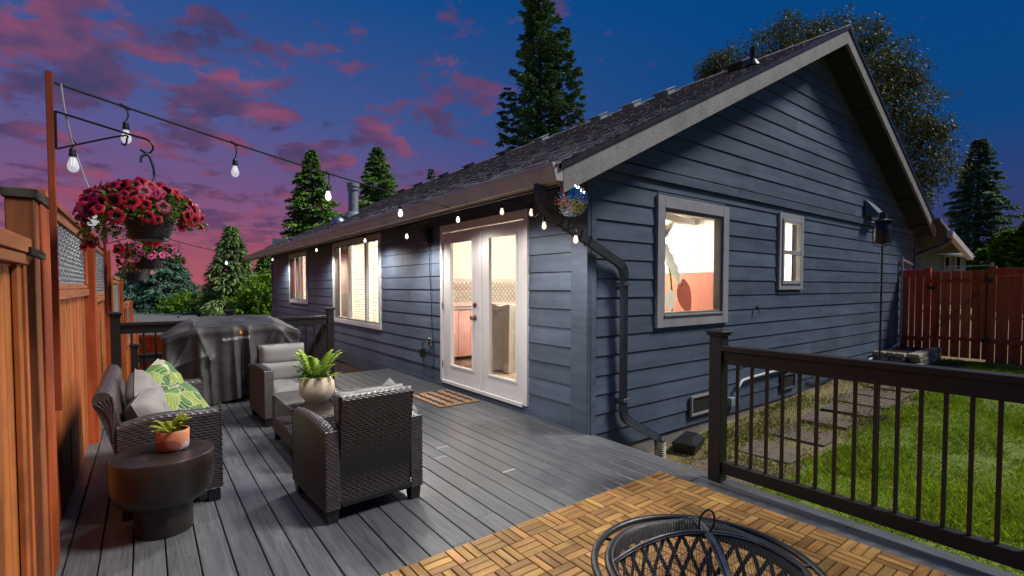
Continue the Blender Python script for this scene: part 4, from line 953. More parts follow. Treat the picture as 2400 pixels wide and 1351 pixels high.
def section(y0, y1, zr, zl, zt_, xo, post_w=.26, lattice=True):
    """boards to zr, rails, woven screen zl..zt_, top rails; post after it"""
    boards(y0, y1, -.15 if y0 < 8 else -1.6, zr, -.43 + xo, .105)
    for z0, z1, x1 in ((zr + .002, zr + .06, -.395), (zr + .064, zl - .002, -.405)):
        mb = MB(); mb.box(-.46 + xo, x1 + xo, y0, y1, z0, z1, b=.003); mb.build('rail', M['fence_h'], fence)
    mb = MB(); mb.box(-.44 + xo, -.40 + xo, y1 - .16, y1, zl, zt_, b=.003); mb.build('stile', M['fence'], fence)
    mb = MB(); mb.box(-.44 + xo, -.40 + xo, y0, y0 + .08, zl, zt_, b=.003); mb.build('stile', M['fence'], fence)
    screen(y0 + .08, y1 - .165, zl, zt_, -.43 + xo)
    for z0, z1, x1 in ((zt_ + .002, zt_ + .06, -.40), (zt_ + .064, zt_ + .105, -.385)):
        mb = MB(); mb.box(-.46 + xo, x1 + xo, y0, y1, z0, z1, b=.003); mb.build('rail', M['fence_h'], fence)
    mb = MB(); mb.box(-.47 + xo, -.355 + xo, y1 + .005, y1 + post_w * .45, -1.6 if y0 > 8 else -.1, zt_ + .1, b=.004); mb.build('post', M['fence_post'], fence)
    mb = MB(); mb.box(-.46 + xo, -.375 + xo, y1 + post_w * .46, y1 + post_w, -1.6 if y0 > 8 else -.1, zt_ + .04, b=.004); mb.build('post', M['fence_dark'], fence)
section(3.37, 5.72, 1.335, 1.435, 1.80, 0, .34)
section(6.08, 8.35, 1.25, 1.35, 1.80, .0, .3)
section(8.7, 10.75, .82, .92, 1.46, .05, .26)
section(11.05, 13.15, .30, .40, 1.02, .14, .26)
boards(13.4, 22, -2.2, .3, -.22, .14)

# poles with plant brackets
def pole(name, x, y, z0, z1, lab, slant=False):
    p = thing(name, lab, 'pole', (x, y, z0)); mb = MB(); mb.box(x - .012, x + .012, y - .012, y + .012, z0, z1, b=.002); mb.build('shaft', M['fence_dark'], p); return p
P1 = (-.318, 2.955); P2 = (-.30, 6.12)
pole('light_pole', P1[0], P1[1], .86, 2.36, 'slim dark red pole rising high above the nearest fence post')
pole('light_pole', P2[0], P2[1], 1.15, 1.83, 'short dark red pole on the second fence post behind the far flower basket')
def bracket(px, py, z, rch, lab, dirx=(1, -.25, 0)):
    b = thing('plant_bracket', lab, 'bracket', (px, py, z)); d = Vector(dirx).normalized(); o = Vector((px, py, z)) + d * .018
    e = o + d * rch
    mb = MB(); mb.tube([o + Vector((0, 0, .075)), o, o + Vector((0, 0, -.09))], .005, 6); mb.build('back_bar', M['black_metal'], b)
    mb = MB(); mb.tube(cubic([o + Vector((0, 0, .075)), o + d * rch * .8 + Vector((0, 0, .005)), e + Vector((0, 0, -.012)), e + d * .02 + Vector((0, 0, -.045)), e + Vector((0, 0, -.075)), e - d * .03 + Vector((0, 0, -.06))], 6), .0048, 6); mb.build('arm', M['black_metal'], b, smooth=True)
    mb = MB(); mb.tube(cubic([o + Vector((0, 0, -.09)), o + d * rch * .7 + Vector((0, 0, -.005)), o + d * rch * .76 + Vector((0, 0, -.02)), o + d * rch * .74 + Vector((0, 0, -.045)), o + d * rch * .70 + Vector((0, 0, -.04))], 6), .004, 6); mb.build('brace', M['black_metal'], b, smooth=True)
    return e + Vector((0, 0, -.075))
E1 = bracket(P1[0], P1[1], 2.115, .335, 'black wire plant bracket holding the red flower basket')
E2 = bracket(P2[0], P2[1], 1.92, .33, 'black wire plant bracket holding the pink flower basket')

# ------------------------------------------------------------------ hanging baskets
def petunia_mesh(name, R, m):
    mb = MB(); n = 20; vs = [(0, 0, -.012 * R / .03)]
    for k, (rr, zz) in enumerate(((.25, -.004), (.7, .002), (1, -.003))):
        for i in range(n):
            th = 2 * math.pi * i / n; q = (1 - .10 * k / 2 * (1 - math.cos(5 * th)) / 2 * 2) ; ru = .003 * math.sin(th * 9 + k) * (k == 2)
            vs.append((rr * R * q * math.cos(th), rr * R * q * math.sin(th), zz * R / .03 + ru))
    fs = [(0, 1 + i, 1 + (i + 1) % n) for i in range(n)]
    for k in range(2): fs += [(1 + k * n + i, 1 + (k + 1) * n + i, 1 + (k + 1) * n + (i + 1) % n, 1 + k * n + (i + 1) % n) for i in range(n)]
    # tube
    b = len(vs); 
    for i in range(6): th = 2 * math.pi * i / 6; vs.append((.1 * R * math.cos(th), .1 * R * math.sin(th), -.9 * R))
    for i in range(6): fs.append((b + i, b + (i + 1) % 6, 1 + int((i + 1) * n / 6) % n, 1 + int(i * n / 6)))
    mb.add(vs, fs); me = mb.mesh(name); me.materials.append(m); me.shade_smooth(); return me
def kite(n, c, d, side, ln, wd, droop=0.):
    """n leaf quads: c (n,3) base, d (n,3) direction, side (n,3)"""
    V = np.empty((n, 4, 3)); V[:, 0] = c; mid = c + d * (ln * .5)[:, None]; V[:, 1] = mid + side * (wd * .5)[:, None]; V[:, 3] = mid - side * (wd * .5)[:, None]
    tip = c + d * ln[:, None]; tip[:, 2] -= droop * ln; V[:, 2] = tip
    return V.reshape(-1, 3), np.arange(n * 4).reshape(n, 4)
def unit(v): return v / np.maximum(np.linalg.norm(v, axis=-1, keepdims=True), 1e-9)
def rdir(n): return unit(rng.normal(size=(n, 3)))
def leafy(name, C, ln, wd, m, parent, out=None, droop=.2, kind='stuff', updown=0.):
    n = len(C); d = rdir(n)
    if out is not None: d = unit(d * .8 + out)
    d[:, 2] += updown; d = unit(d)
    s = unit(np.cross(d, rdir(n))); return raw(name, *kite(n, C, d, s, rng.uniform(.7, 1.3, n) * ln, rng.uniform(.7, 1.3, n) * wd, droop), m, parent, kind=kind)
def pot_weave(mb, r0, r1, z0, h, c, nu, nv, amp=.004):
    pos = []
    for i in range(nu * 4):
        for j in range(nv * 3 + 1):
            th = 2 * math.pi * i / (nu * 4); t_ = j / (nv * 3); r = r0 + (r1 - r0) * t_; row = int(j / 3); a = (i / 4 + .5 * (row % 2)) % 1; b = (j % 3) / 3
            rr = r + amp * math.sin(math.pi * a) * math.sin(math.pi * b); pos.append((c[0] + rr * math.cos(th), c[1] + rr * math.sin(th), z0 + h * t_))
    mb.grid(np.array(pos), nu * 4, nv * 3 + 1, cu=True)
M['pot_black'] = mat('pot_black', (.016, .016, .02), .4, .3, 8, bump=.05)
M['hook_blue'] = mat('hook_blue', (.05, .06, .14), .4, .2, 8, bump=.02)
def basket(hook, zpot, r_top, r_bot, h, lab, meshes, nfl, spread, fsize, group=None, trail=1.0, sway=(0, 0)):
    hx, hy, hz = hook
    b = thing('hanging_basket', lab, 'flower basket', (hx, hy, zpot), 'hanging flower baskets on the fence')
    c = (hx, hy)
    mb = MB(); pot_weave(mb, r_bot, r_top, zpot, h, c, 44, 14); mb.lathe([(r_top, h), (r_top * 1.06, h), (r_top * 1.06, h + .012), (r_top * .95, h + .012)], (hx, hy, zpot), 36, cap=False); mb.lathe([(.001, 0), (r_bot, 0)], (hx, hy, zpot), 30, cap=False); mb.build('pot', M['pot_black'], b, smooth=True)
    mb = MB(); mb.lathe([(r_bot * .98, -.012), (r_bot * .98, .0)], (hx, hy, zpot), 24); mb.build('saucer', M['pot_black'], b)
    mb = MB(); mb.lathe([(r_top * .94, 0), (.001, .02)], (hx, hy, zpot + h - .01), 20, cap=False); mb.build('soil', M['soil'], b)
    zt_ = zpot + h
    mb = MB(); top_ = Vector((hx, hy, hz - .055))
    mb.tube(cubic([top_ + Vector((.02, 0, -.06)), top_ + Vector((.022, 0, -.02)), top_ + Vector((.01, 0, .03)), top_ + Vector((0, 0, .05)), top_ + Vector((-.022, 0, .04)), top_ + Vector((-.028, 0, .01))], 5), [.004] * 3 + [.007] * 23, 8); mb.build('hook', M['hook_blue'], b, smooth=True)
    for k in range(3):
        th = 2.1 * k + .4; mb = MB(); mb.tube([top_ + Vector((.02, 0, -.06)), (hx + r_top * math.cos(th), hy + r_top * math.sin(th), zt_)], .0022, 5); mb.build('wire', M['black_metal'], b)
    # flower cushion: flattened, drooping over the rim
    def surf(n, shell=.75):
        th = rng.uniform(0, 2 * np.pi, n); ph = rng.uniform(-.28, 1.2, n); rr = rng.uniform(shell, 1.02, n)
        rad = spread * np.cos(np.clip(ph, -.4, 1.3)) * rr * (1 + .12 * np.sin(th * 3 + 1)); z = zt_ + .01 + (.44 * spread * np.sin(ph) * rr) - trail * .25 * spread * (rad / spread) ** 2 - (ph < 0) * trail * rng.uniform(0, .5, n) * spread * (np.cos(th - 2.6) > .2)
        P = np.stack([hx + sway[0] + rad * np.cos(th), hy + sway[1] + rad * np.sin(th), z], -1)
        o = unit(P - np.array([hx, hy, zt_ - .05])); return P, o
    P, o = surf(3400, .3); k = ~((np.hypot(P[:, 0] - hx, P[:, 1] - hy) < r_top * .97) & (P[:, 2] < zt_)); P, o = P[k], o[k]
    leafy('foliage', P, fsize * .75, fsize * .36, M['petleaf'], b, o * .8, .2)
    P, o = surf(nfl, .92); o[:, 2] = o[:, 2] * .6
    for i in range(nfl):
        me = meshes[rng.choice(len(meshes))]; f = link('petunia', me, b); v = Vector(o[i] + rng.normal(0, .3, 3)); v.z += .1
        f.rotation_mode = 'QUATERNION'; f.rotation_quaternion = v.to_track_quat('Z', 'Y') @ Matrix.Rotation(rng.uniform(0, 6), 3, 'Z').to_quaternion()
        f.location = Vector(P[i] + unit(o[i]) * fsize * .5) - W(b); s = rng.uniform(.62, 1.2); f.scale = (s, s, s)
    return b
red = [petunia_mesh('petunia', .035, M['petal_red'])] * 3 + [petunia_mesh('petunia', .034, M['petal_mag'])] * 2
pink = [petunia_mesh('petunia', .03, M['petal_pink'])] * 3 + [petunia_mesh('petunia', .03, M['petal_mag'])] * 2 + [petunia_mesh('petunia', .03, M['petal_red'])]
basket(tuple(E1), 1.645, .112, .075, .135, 'near hanging basket of crimson and magenta petunias under the tall pole', red, 120, .235, .036, sway=(-.035, .02))
basket(tuple(E2), 1.60, .135, .10, .15, 'far hanging basket of pink edged petunias below and behind the red one', pink, 100, .26, .036)
basket((-.08, 8.2, 1.83), 1.50, .135, .11, .15, 'farthest dark flower pot hanging just below the pink petunia basket', pink, 26, .18, .03)

# ------------------------------------------------------------------ string lights
def sagline(a, b, sag, n=40):
    a, b = Vector(a), Vector(b); return [a.lerp(b, i / n) - Vector((0, 0, sag * 4 * (i / n) * (1 - i / n))) for i in range(n + 1)]
def bulb(par, p, mat_, drop=.11, power=0, lit=1):
    """socket hanging from p"""
    p = Vector(p)
    mb = MB(); mb.tube(cubic([p, p + Vector((.012, .004, -drop * .35)), p + Vector((.002, 0, -drop * .7))], 4), .0035, 6); q = p + Vector((.002, 0, -drop * .7)); z = -.045
    mb.lathe([(.001, .002), (.007, 0), (.0125, -.010), (.0135, -.026), (.015, -.028), (.015, -.038), (.0125, -.042)], tuple(q), 12); s = mb.build('lamp_socket', M['socket'], par, smooth=False)
    mb = MB(); mb.lathe([(.011, -.042), (.0125, -.050), (.0185, -.068), (.0215, -.082), (.0195, -.096), (.012, -.106), (.001, -.110)], tuple(q), 14, cap=False); o = mb.build('glass_bulb', mat_, s, smooth=True)
    mb = MB(); mb.tube([q + Vector((.004, 0, -.045)), q + Vector((.006, 0, -.075)), q + Vector((-.006, 0, -.08)), q + Vector((-.004, 0, -.045))], .0016, 4); mb.build('filament', M['filament'], s)
    if power:
        l = bpy.data.lights.new('bulb_light', 'SPOT'); l.energy = power * 1.9; l.spot_size = R_(165); l.spot_blend = .6; l.shadow_soft_size = .08; l.color = (1, .93, .84)
        lo = bpy.data.objects.new('bulb_light', l); COL.objects.link(lo); lo.location = q + Vector((0, 0, -.122))
s1 = thing('string_light', 'black string of clear bulbs sloping from the tall pole down to the house gutter', 'string lights', (P1[0] + .02, P1[1], 2.31))
A0 = Vector((P1[0] + .018, P1[1], 2.315)); A1 = Vector((2.60, 4.55, 2.255))
la = sagline(A0, A1, .03); mb = MB(); mb.tube(la, .0055, 6); mb.build('cable', M['cord'], s1, smooth=True)
def px_on(line, px):
    best = None
    for a, b in zip(line[:-1], line[1:]):
        for k in range(10):
            p = a.lerp(b, k / 10); r = p.x * RX[0] + p.y * RX[1]; f = (p.x * DX[0] + p.y * DX[1]) * CP - (p.z - HC) * SP; q = abs(CXP + FPX * r / f - px)
            if best is None or q < best[0]: best = (q, p.copy())
    return best[1]
for px_, m_, pw in ((291, 'bulb_dim', .4), (548, 'bulb_dim', 12), (767, 'bulb_lit', 34), (937, 'bulb_lit', 44)):
    p = px_on(la, px_); mb = MB(); mb.tube([p + Vector((-.02, -.012, .004)), p, p + Vector((.02, .012, -.004))], .0085, 6); mb.build('cable_clip', M['cord'], s1); bulb(s1, p, M[m_], .13 if px_ > 500 else .10, pw)
# loose tail of the string hanging by the pole
s2 = thing('string_light', 'pale tail of bulb string dangling between the tall pole and the red flowers', 'string lights', tuple(A0))
tail = cubic([A0 + Vector((.02, 0, 0)), A0 + Vector((.032, -.01, -.12)), A0 + Vector((.055, -.01, -.26)), A0 + Vector((.09, -.01, -.40)), A0 + Vector((.11, -.01, -.47)), A0 + Vector((.125, -.01, -.56))], 6)
M['cord_grey'] = mat('cord_grey', (.28, .27, .28), .5, .2, 9, bump=0)
mb = MB(); mb.tube(tail, .004, 6); mb.build('cable', M['cord_grey'], s2, smooth=True)
bulb(s2, A0 + Vector((.052, -.01, -.235)), M['bulb_dim'], .06, .3); bulb(s2, A0 + Vector((.115, -.01, -.50)), M['bulb_dim'], .03, 0)
s3 = thing('string_light', 'black string of bulbs from the short pole across to the far gutter of the house', 'string lights', (P2[0], P2[1], 1.8))
B0 = Vector((P2[0] + .02, P2[1], 2.06)); B1 = Vector((2.78, 15.4, 2.255))
mb = MB(); mb.box(P2[0] - .016, P2[0] + .016, P2[1] - .016, P2[1] + .016, 1.832, 2.08, b=.003); mb.build('mast', M['fence_dark'], s3)
lb = sagline(B0, B1, .10); mb = MB(); mb.tube(lb, .0065, 6); mb.build('cable', M['cord'], s3, smooth=True)
for px_, m_, pw in ((418, 'bulb_dim', 5), (530, 'bulb_lit', 20)):
    bulb(s3, px_on(lb, px_), M[m_], .16, pw)
s4 = thing('string_light', 'string of glowing bulbs clipped under the eave above the windows and door', 'string lights', (2.95, 8, 2.3))
xs_ = 2.92
ev = [(2.92, 15.2, 2.30), (2.92, 10.75, 2.305)] + [onX(*p, xs_) for p in ((855, 548), (953, 535), (1073, 492), (1176, 470), (1245, 470), (1275, 500), (1349, 530))]
pts = [tuple(B1)]
for e in ev: pts += [(e[0], e[1] + .14, e[2] - .015), (e[0], e[1], e[2])]
mb = MB(); mb.tube(cubic(pts, 5), .006, 6); mb.build('cable', M['cord'], s4, smooth=True)
for i, e in enumerate(ev): bulb(s4, (e[0], e[1], e[2]), M['bulb_warm'] if i in (5, 6, 7, 8) else M['bulb_lit'], .055, (50, 56, 44, 44, 18, 9, 8, 10, 10)[i])

# ------------------------------------------------------------------ mirror ball
mc = Vector(onY(1340, 470, 2.97)); mbx = thing('disco_ball', 'small mirror tiled disco ball hanging under the rake corner', 'disco ball', tuple(mc))
mb = MB(); mb.lathe([(.137 * math.sin(a), .137 * -math.cos(a)) for a in np.linspace(.01, math.pi - .01, 20)], tuple(mc), 28, cap=False); mb.build('core', M['black_metal'], mbx, smooth=True)
mb = MB(); nl = 30
for i in range(nl):
    p0 = -math.pi / 2 + math.pi * i / nl + .006; p1 = -math.pi / 2 + math.pi * (i + 1) / nl - .006; nn = max(4, int(2 * nl * math.cos((p0 + p1) / 2)))
    for k in range(nn):
        t0, t1 = 2 * math.pi * k / nn + .008, 2 * math.pi * (k + 1) / nn - .008; r = .140; j = rng.normal(0, .0016, 4)
        mb.add([mc + Vector((math.cos(p) * math.cos(t_), math.cos(p) * math.sin(t_), math.sin(p))) * (r + q) for (p, t_), q in zip(((p0, t0), (p0, t1), (p1, t1), (p1, t0)), j)], [(0, 1, 2, 3)])
mb.build('mirror_tile', M['mirror'], mbx, kind='stuff')
mb = MB(); mb.lathe([(.03, .138), (.03, .15), (.012, .155)], tuple(mc), 12); mb.tube([mc + Vector((0, 0, .15)), mc + Vector((.008, 0, .175)), mc + Vector((0, 0, .20)), mc + Vector((0, 0, .235))], .004, 6); mb.build('hanger', M['steel'], mbx)

# ------------------------------------------------------------------ deck railings
def rail_post(y, x, parent, z0=0., h=1.06, w=.047):
    mb = MB(); mb.box(x - w, x + w, y - w, y + w, z0 + .001, z0 + h, b=.003); p = mb.build('post', M['rail'], parent)
    mb = MB(); mb.box(x - w - .014, x + w + .014, y - w - .014, y + w + .014, z0 + h + .001, z0 + h + .022, b=.004); mb.box(x - w - .024, x + w + .024, y - w - .024, y + w + .024, z0 + h + .022, z0 + h + .036, b=.004)
    a = w + .018; mb.add([(x - a, y - a, z0 + h + .036), (x + a, y - a, z0 + h + .036), (x + a, y + a, z0 + h + .036), (x - a, y + a, z0 + h + .036), (x - .02, y - .02, z0 + h + .05), (x + .02, y - .02, z0 + h + .05), (x + .02, y + .02, z0 + h + .05), (x - .02, y + .02, z0 + h + .05)], [(0, 1, 5, 4), (1, 2, 6, 5), (2, 3, 7, 6), (3, 0, 4, 7), (4, 5, 6, 7)])
    mb.build('post_cap', M['rail'], p); return p
rr = thing('deck_railing', 'dark brown deck railing with thin balusters between deck and lawn on the right', 'railing', (3.32, 1.9, 0))
rail_post(1.90, 3.32, rr)
for a, b in ((-1.0, 1.852),):
    mb = MB(); mb.box(3.262, 3.362, a, b, .955, .992, b=.004); mb.build('top_rail', M['rail'], rr); mb = MB(); mb.box(3.292, 3.346, a, b, .862, .953, b=.003); mb.build('sub_rail', M['rail'], rr)
    mb = MB(); mb.box(3.288, 3.344, a, b, .068, .152, b=.003); mb.build('bottom_rail', M['rail'], rr)
bm_ = MB(); bm_.box(-.0095, .0095, -.0095, .0095, .1525, .8615, b=.0015); bme = bm_.mesh('baluster'); bme.materials.append(M['black_metal'])
y = 1.755
while y > -.9:
    o = link('baluster', bme, rr); o.location = Vector((3.318, y, 0)) - W(rr)
    mb = MB(); mb.box(3.306, 3.330, y - .012, y + .012, .1522, .162); mb.build('baluster_shoe', M['steel'], o) if False else None
    y -= .1015
br = thing('deck_railing', 'dark deck railing behind the covered grill at the far end of the deck', 'railing', (1, 7.5, 0))
for x_ in (-.29, .90, 2.22): rail_post(7.5, x_, br)
for a, b in ((-.242, .852), (.948, 2.172)):
    mb = MB(); mb.box(a, b, 7.45, 7.55, .94, .978, b=.004); mb.build('top_rail', M['rail'], br); mb = MB(); mb.box(a, b, 7.475, 7.525, .845, .938, b=.003); mb.build('sub_rail', M['rail'], br)
    mb = MB(); mb.box(a, b, 7.475, 7.525, .068, .152, b=.003); mb.build('bottom_rail', M['rail'], br)
    x_ = a + .1
    while x_ < b - .05:
        o = link('baluster', bme, br); o.location = Vector((x_, 7.5, -.004)) - W(br); x_ += .118
sr = thing('stair_railing', 'dark sloping stair railing going down beside the house wall', 'railing', (2.22, 7.6, 0))
mb = MB(); mb.beam((2.22, 7.56, .93), (2.22, 9.1, -.02), .09, .04); mb.build('top_rail', M['rail'], sr); mb = MB(); mb.beam((2.22, 7.56, .10), (2.22, 9.1, -.82), .05, .08); mb.build('bottom_rail', M['rail'], sr)
for k in range(12):
    y = 7.66 + k * .115; z = .93 - (y - 7.56) * .617; mb = MB(); mb.box(2.211, 2.229, y - .009, y + .009, z - .85, z - .02); mb.build('baluster', M['black_metal'], sr)
rail_post(9.15, 2.22, sr, -1.2, 1.35)
# lower landing railing seen through the first one
lr = thing('landing_railing', 'lower dark railing of a landing seen through the far deck railing', 'railing', (.2, 9.6, -.6))
rail_post(9.6, -.15, lr, -.75, 1.22)
mb = MB(); mb.box(-.1, 2.1, 9.56, 9.64, .32, .355, b=.003); mb.build('top_rail', M['rail'], lr); mb = MB(); mb.box(-.1, 2.1, 9.58, 9.62, .20, .318, b=.003); mb.build('sub_rail', M['rail'], lr)
for k in range(16): mb = MB(); mb.box(.0 + k * .125, .018 + k * .125, 9.59, 9.61, -.6, .2); mb.build('baluster', M['black_metal'], lr)
mb = MB(); mb.box(-.4, 3.3, 7.96, 9.8, -.78, -.72); o = mb.build('landing', M['deck']); o['kind'] = 'structure'
for k in range(3):
    mb = MB(); mb.box(2.28, 3.3, 7.97 + k * .28, 8.25 + k * .28, -.21 - k * .18, -.17 - k * .18, b=.004); o = mb.build('stair_tread', M['deck']); o['kind'] = 'structure'
# lattice skirt beside the stairs at the wall foot
ls = thing('lattice_skirt', 'brown diamond lattice panel below the siding beside the deck stairs', 'lattice', (3.3, 8.6, -.4))
mb = MB()
for i in range(26):
    for s_ in (-1, 1): mb.beam((XW - .012 - .006 * (s_ > 0), 7.95 + i * .075, -.2 if s_ < 0 else -.75), (XW - .012 - .006 * (s_ > 0), 7.95 + i * .075 + .45, -.75 if s_ < 0 else -.2), .016, .004, (1, 0, 0))
M['latt'] = mat('latt', (.16, .1, .06), .8, .25, 9, bump=.2); mb.build('lath', M['latt'], ls)

# ------------------------------------------------------------------ wooden tile mat
tile = thing('deck_tile_mat', 'golden brown basket weave mat of wooden deck tiles under the fire pit', 'tile mat', (3.1, 2.24, 0))
TX, TY, C_ = 3.085, 2.222, .1545
slm = {}
for ax in (0, 1):
    b = MB(); L_, W_ = C_ / 2 - .0022, C_ / 6 - .0034
    b.obox((0, 0, .014), (L_ if ax == 0 else W_, W_ if ax == 0 else L_, .0065), b=.0022); me = b.mesh('slat'); me.materials.append(M['slat'][ax]); slm[ax] = me
extra = MB(); cnt = 0
for ti in range(9):
    for tj in range(8):
        cx0, cy0 = TX - ti * 2 * C_, TY - tj * 2 * C_
        tcx, tcy = cx0 - C_, cy0 - C_
        vis = (tcy > 2.29 - (tcx - .83) * .756 - .24)
        if not vis and (tcy > 2.29 - (tcx - .83) * .756 - .9):
            far = True
        elif not vis: continue
        else: far = False
        if not far:
            b = MB(); b.box(cx0 - 2 * C_ + .0015, cx0 - .0015, cy0 - 2 * C_ + .0015, cy0 - .0015, .002, .0072); tb = b.build('tile_base', M['dark'], tile)
        for ci in range(2):
            for cj in range(2):
                ccx, ccy = cx0 - (ci + .5) * C_, cy0 - (cj + .5) * C_; ax = (ci + cj) % 2
                for k in (-1, 0, 1):
                    p = Vector((ccx + (k * C_ / 3 if ax else 0), ccy + (0 if ax else k * C_ / 3), rng.uniform(-.0012, .0012)))
                    if far or cnt >= 298:
                        L_, W_ = C_ / 2 - .0022, C_ / 6 - .0024; extra.obox((p.x, p.y, p.z + .014), (L_ if ax == 0 else W_, W_ if ax == 0 else L_, .0065), b=.0022)
                    else:
                        o = link('slat', slm[ax], tb); o.location = p - W(tile); o.rotation_euler = (0, 0, rng.normal(0, .004)); cnt += 1
if extra.v:
    M['slat_far'] = mat('slat_far', (.33, .18, .06), .5, .35, 9, bump=.2, island=.35); extra.build('slat_field', M['slat_far'], tile, kind='stuff')

# ------------------------------------------------------------------ fire pit
fp = thing('fire_pit', 'round black steel fire pit with a domed mesh spark screen on the wooden tiles', 'fire pit', (1.43, .82, .02))
fc = (1.432, .852); zr_ = .50
mb = MB(); mb.tube([(fc[0] + .357 * math.cos(a), fc[1] + .357 * math.sin(a), zr_) for a in np.linspace(0, 2 * math.pi, 73)[:-1]], .0125, 10, closed=True); M['pit'] = mat('pit', (.020, .021, .023), .38, .3, 14, bump=.12, rand=.05, dirt=((.05, .05, .052), 30, .6, .5)); mb.build('outer_ring', M['pit'], fp, smooth=True)
mb = MB(); mb.tube([(fc[0] + .312 * math.cos(a), fc[1] + .312 * math.sin(a), zr_ + .0) for a in np.linspace(0, 2 * math.pi, 73)[:-1]], .012, 10, closed=True); mb.build('rim', M['pit'], fp, smooth=True)
for a in (2.85, 1.9, .35, -.6, -1.7, -2.6):
    mb = MB(); d = Vector((math.cos(a), math.sin(a), 0)); mb.tube([Vector((*fc, zr_)) + d * .322, Vector((*fc, zr_)) + d * .348], .006, 8); mb.build('spoke', M['pit'], fp)
# bowl side: band with diamond cut-outs, drawn as two families of flat diagonal bars between a top and a bottom hoop
def bar_on(mb, pts, w, th, nrm_f):
    P = [Vector(p) for p in pts]; vs = []
    for i, p in enumerate(P):
        d = (P[min(i + 1, len(P) - 1)] - P[max(i - 1, 0)]).normalized(); n_ = nrm_f(p); s = d.cross(n_).normalized()
        vs += [p + s * w + n_ * th, p - s * w + n_ * th, p - s * w - n_ * th, p + s * w - n_ * th]
    fs = [(i * 4 + k, i * 4 + (k + 1) % 4, i * 4 + 4 + (k + 1) % 4, i * 4 + 4 + k) for i in range(len(P) - 1) for k in range(4)]; mb.add(vs, fs)
radial = lambda p: Vector((p.x - fc[0], p.y - fc[1], 0)).normalized()
rb = lambda z: .225 + (.304 - .225) * max(0, (z - .17) / (.47 - .17)) ** .6
mb = MB(); nd = 30
for k in range(nd):
    for s_ in (-1, 1):
        pts = []
        for i in range(9):
            t_ = i / 8; z = .195 + t_ * .265; a = 2 * math.pi * k / nd + s_ * t_ * 2 * math.pi / nd * 2.0; pts.append((fc[0] + rb(z) * math.cos(a), fc[1] + rb(z) * math.sin(a), z))
        bar_on(mb, pts, .0075, .0015, radial)
for z0, z1 in ((.452, .50), (.165, .205)):
    n = 64; mb.grid(np.array([(fc[0] + (rb(z) + o_) * math.cos(2 * math.pi * i / n), fc[1] + (rb(z) + o_) * math.sin(2 * math.pi * i / n), z) for i in range(n) for z, o_ in ((z0, 0), ((z0 + z1) / 2, 0), (z1, 0))]), n, 3, cu=True)
mb.build('bowl_side', M['pit'], fp)
mb = MB(); mb.lathe([(rb(.17), .17), (.2, .12), (.1, .10), (.001, .098)], (*fc, 0), 40, cap=False); mb.build('bowl_bottom', M['pit'], fp, smooth=True)
for a in (.5, 2.07, 3.64, 5.21):
    mb = MB(); d = Vector((math.cos(a), math.sin(a), 0)); c = Vector((*fc, 0)); mb.tube(cubic([c + d * .285 + Vector((0, 0, .40)), c + d * .28 + Vector((0, 0, .25)), c + d * .33 + Vector((0, 0, .12)), c + d * .36 + Vector((0, 0, .03))], 5), .011, 8); mb.build('leg', M['pit'], fp, smooth=True)
# spark screen: dome of fine mesh with two crossing straps
SR, SH = .296, .112
def dome(r, a, off=0): z = SH * (1 - (r / SR) ** 2.2); return (fc[0] + r * math.cos(a), fc[1] + r * math.sin(a), zr_ + .006 + z + off)
V, F = [], []
def strip(pa, pb, w):
    pass
mb = MB(); w = .00085
g_ = .0088; n = int(SR / g_)
for fam in (0, 1):
    for i in range(-n, n + 1):
        c = i * g_; hl = math.sqrt(max(0, SR ** 2 - c * c)); ns = max(2, int(hl / .03)); row = []
        for k in range(ns + 1):
            t_ = -hl + 2 * hl * k / ns; u, v = ((c, t_) if fam == 0 else (t_, c)); ca, sa = math.cos(.6), math.sin(.6); x_, y_ = u * ca - v * sa, u * sa + v * ca
            r = math.hypot(x_, y_); z = zr_ + .006 + SH * (1 - min(1, r / SR) ** 2.2); s = (w * ca, w * sa) if fam == 0 else (-w * sa, w * ca)
            row += [(fc[0] + x_ - s[0], fc[1] + y_ - s[1], z), (fc[0] + x_ + s[0], fc[1] + y_ + s[1], z)]
        mb.add(row, [(2 * k, 2 * k + 1, 2 * k + 3, 2 * k + 2) for k in range(ns)])
mb.build('spark_mesh', M['pit'], fp, kind='stuff', recalc=False)
M['strap'] = mat('strap', (.035, .042, .055), .3, .4, 20, bump=.12, bscale=60)
for a in (.86, 2.43):
    pts = [dome(SR * abs(t_), a if t_ >= 0 else a + math.pi, .004) for t_ in np.linspace(-1, 1, 31)]
    mb = MB(); nf = lambda p: Vector(((p.x - fc[0]) * .9, (p.y - fc[1]) * .9, .5)).normalized(); bar_on(mb, pts, .0125, .0022, nf); bar_on(mb, [Vector(p) + Vector((0, 0, .004)) for p in pts], .004, .002, nf); mb.build('screen_strap', M['strap'], fp)
mb = MB(); mb.tube([(fc[0] + SR * math.cos(a), fc[1] + SR * math.sin(a), zr_ + .008) for a in np.linspace(0, 2 * math.pi, 65)[:-1]], .006, 8, closed=True); mb.build('screen_hoop', M['pit'], fp, smooth=True)
mb = MB(); hz = zr_ + .006 + SH; mb.tube([(fc[0] + .022 * math.sin(a) * .6, fc[1] + .022 * math.sin(a) * -.8 + .008 * math.cos(a), hz + .038 - .042 * math.cos(a)) for a in np.linspace(0, 2 * math.pi, 29)[:-1]], .0035, 8, closed=True); mb.build('handle', M['black_metal'], fp, smooth=True)

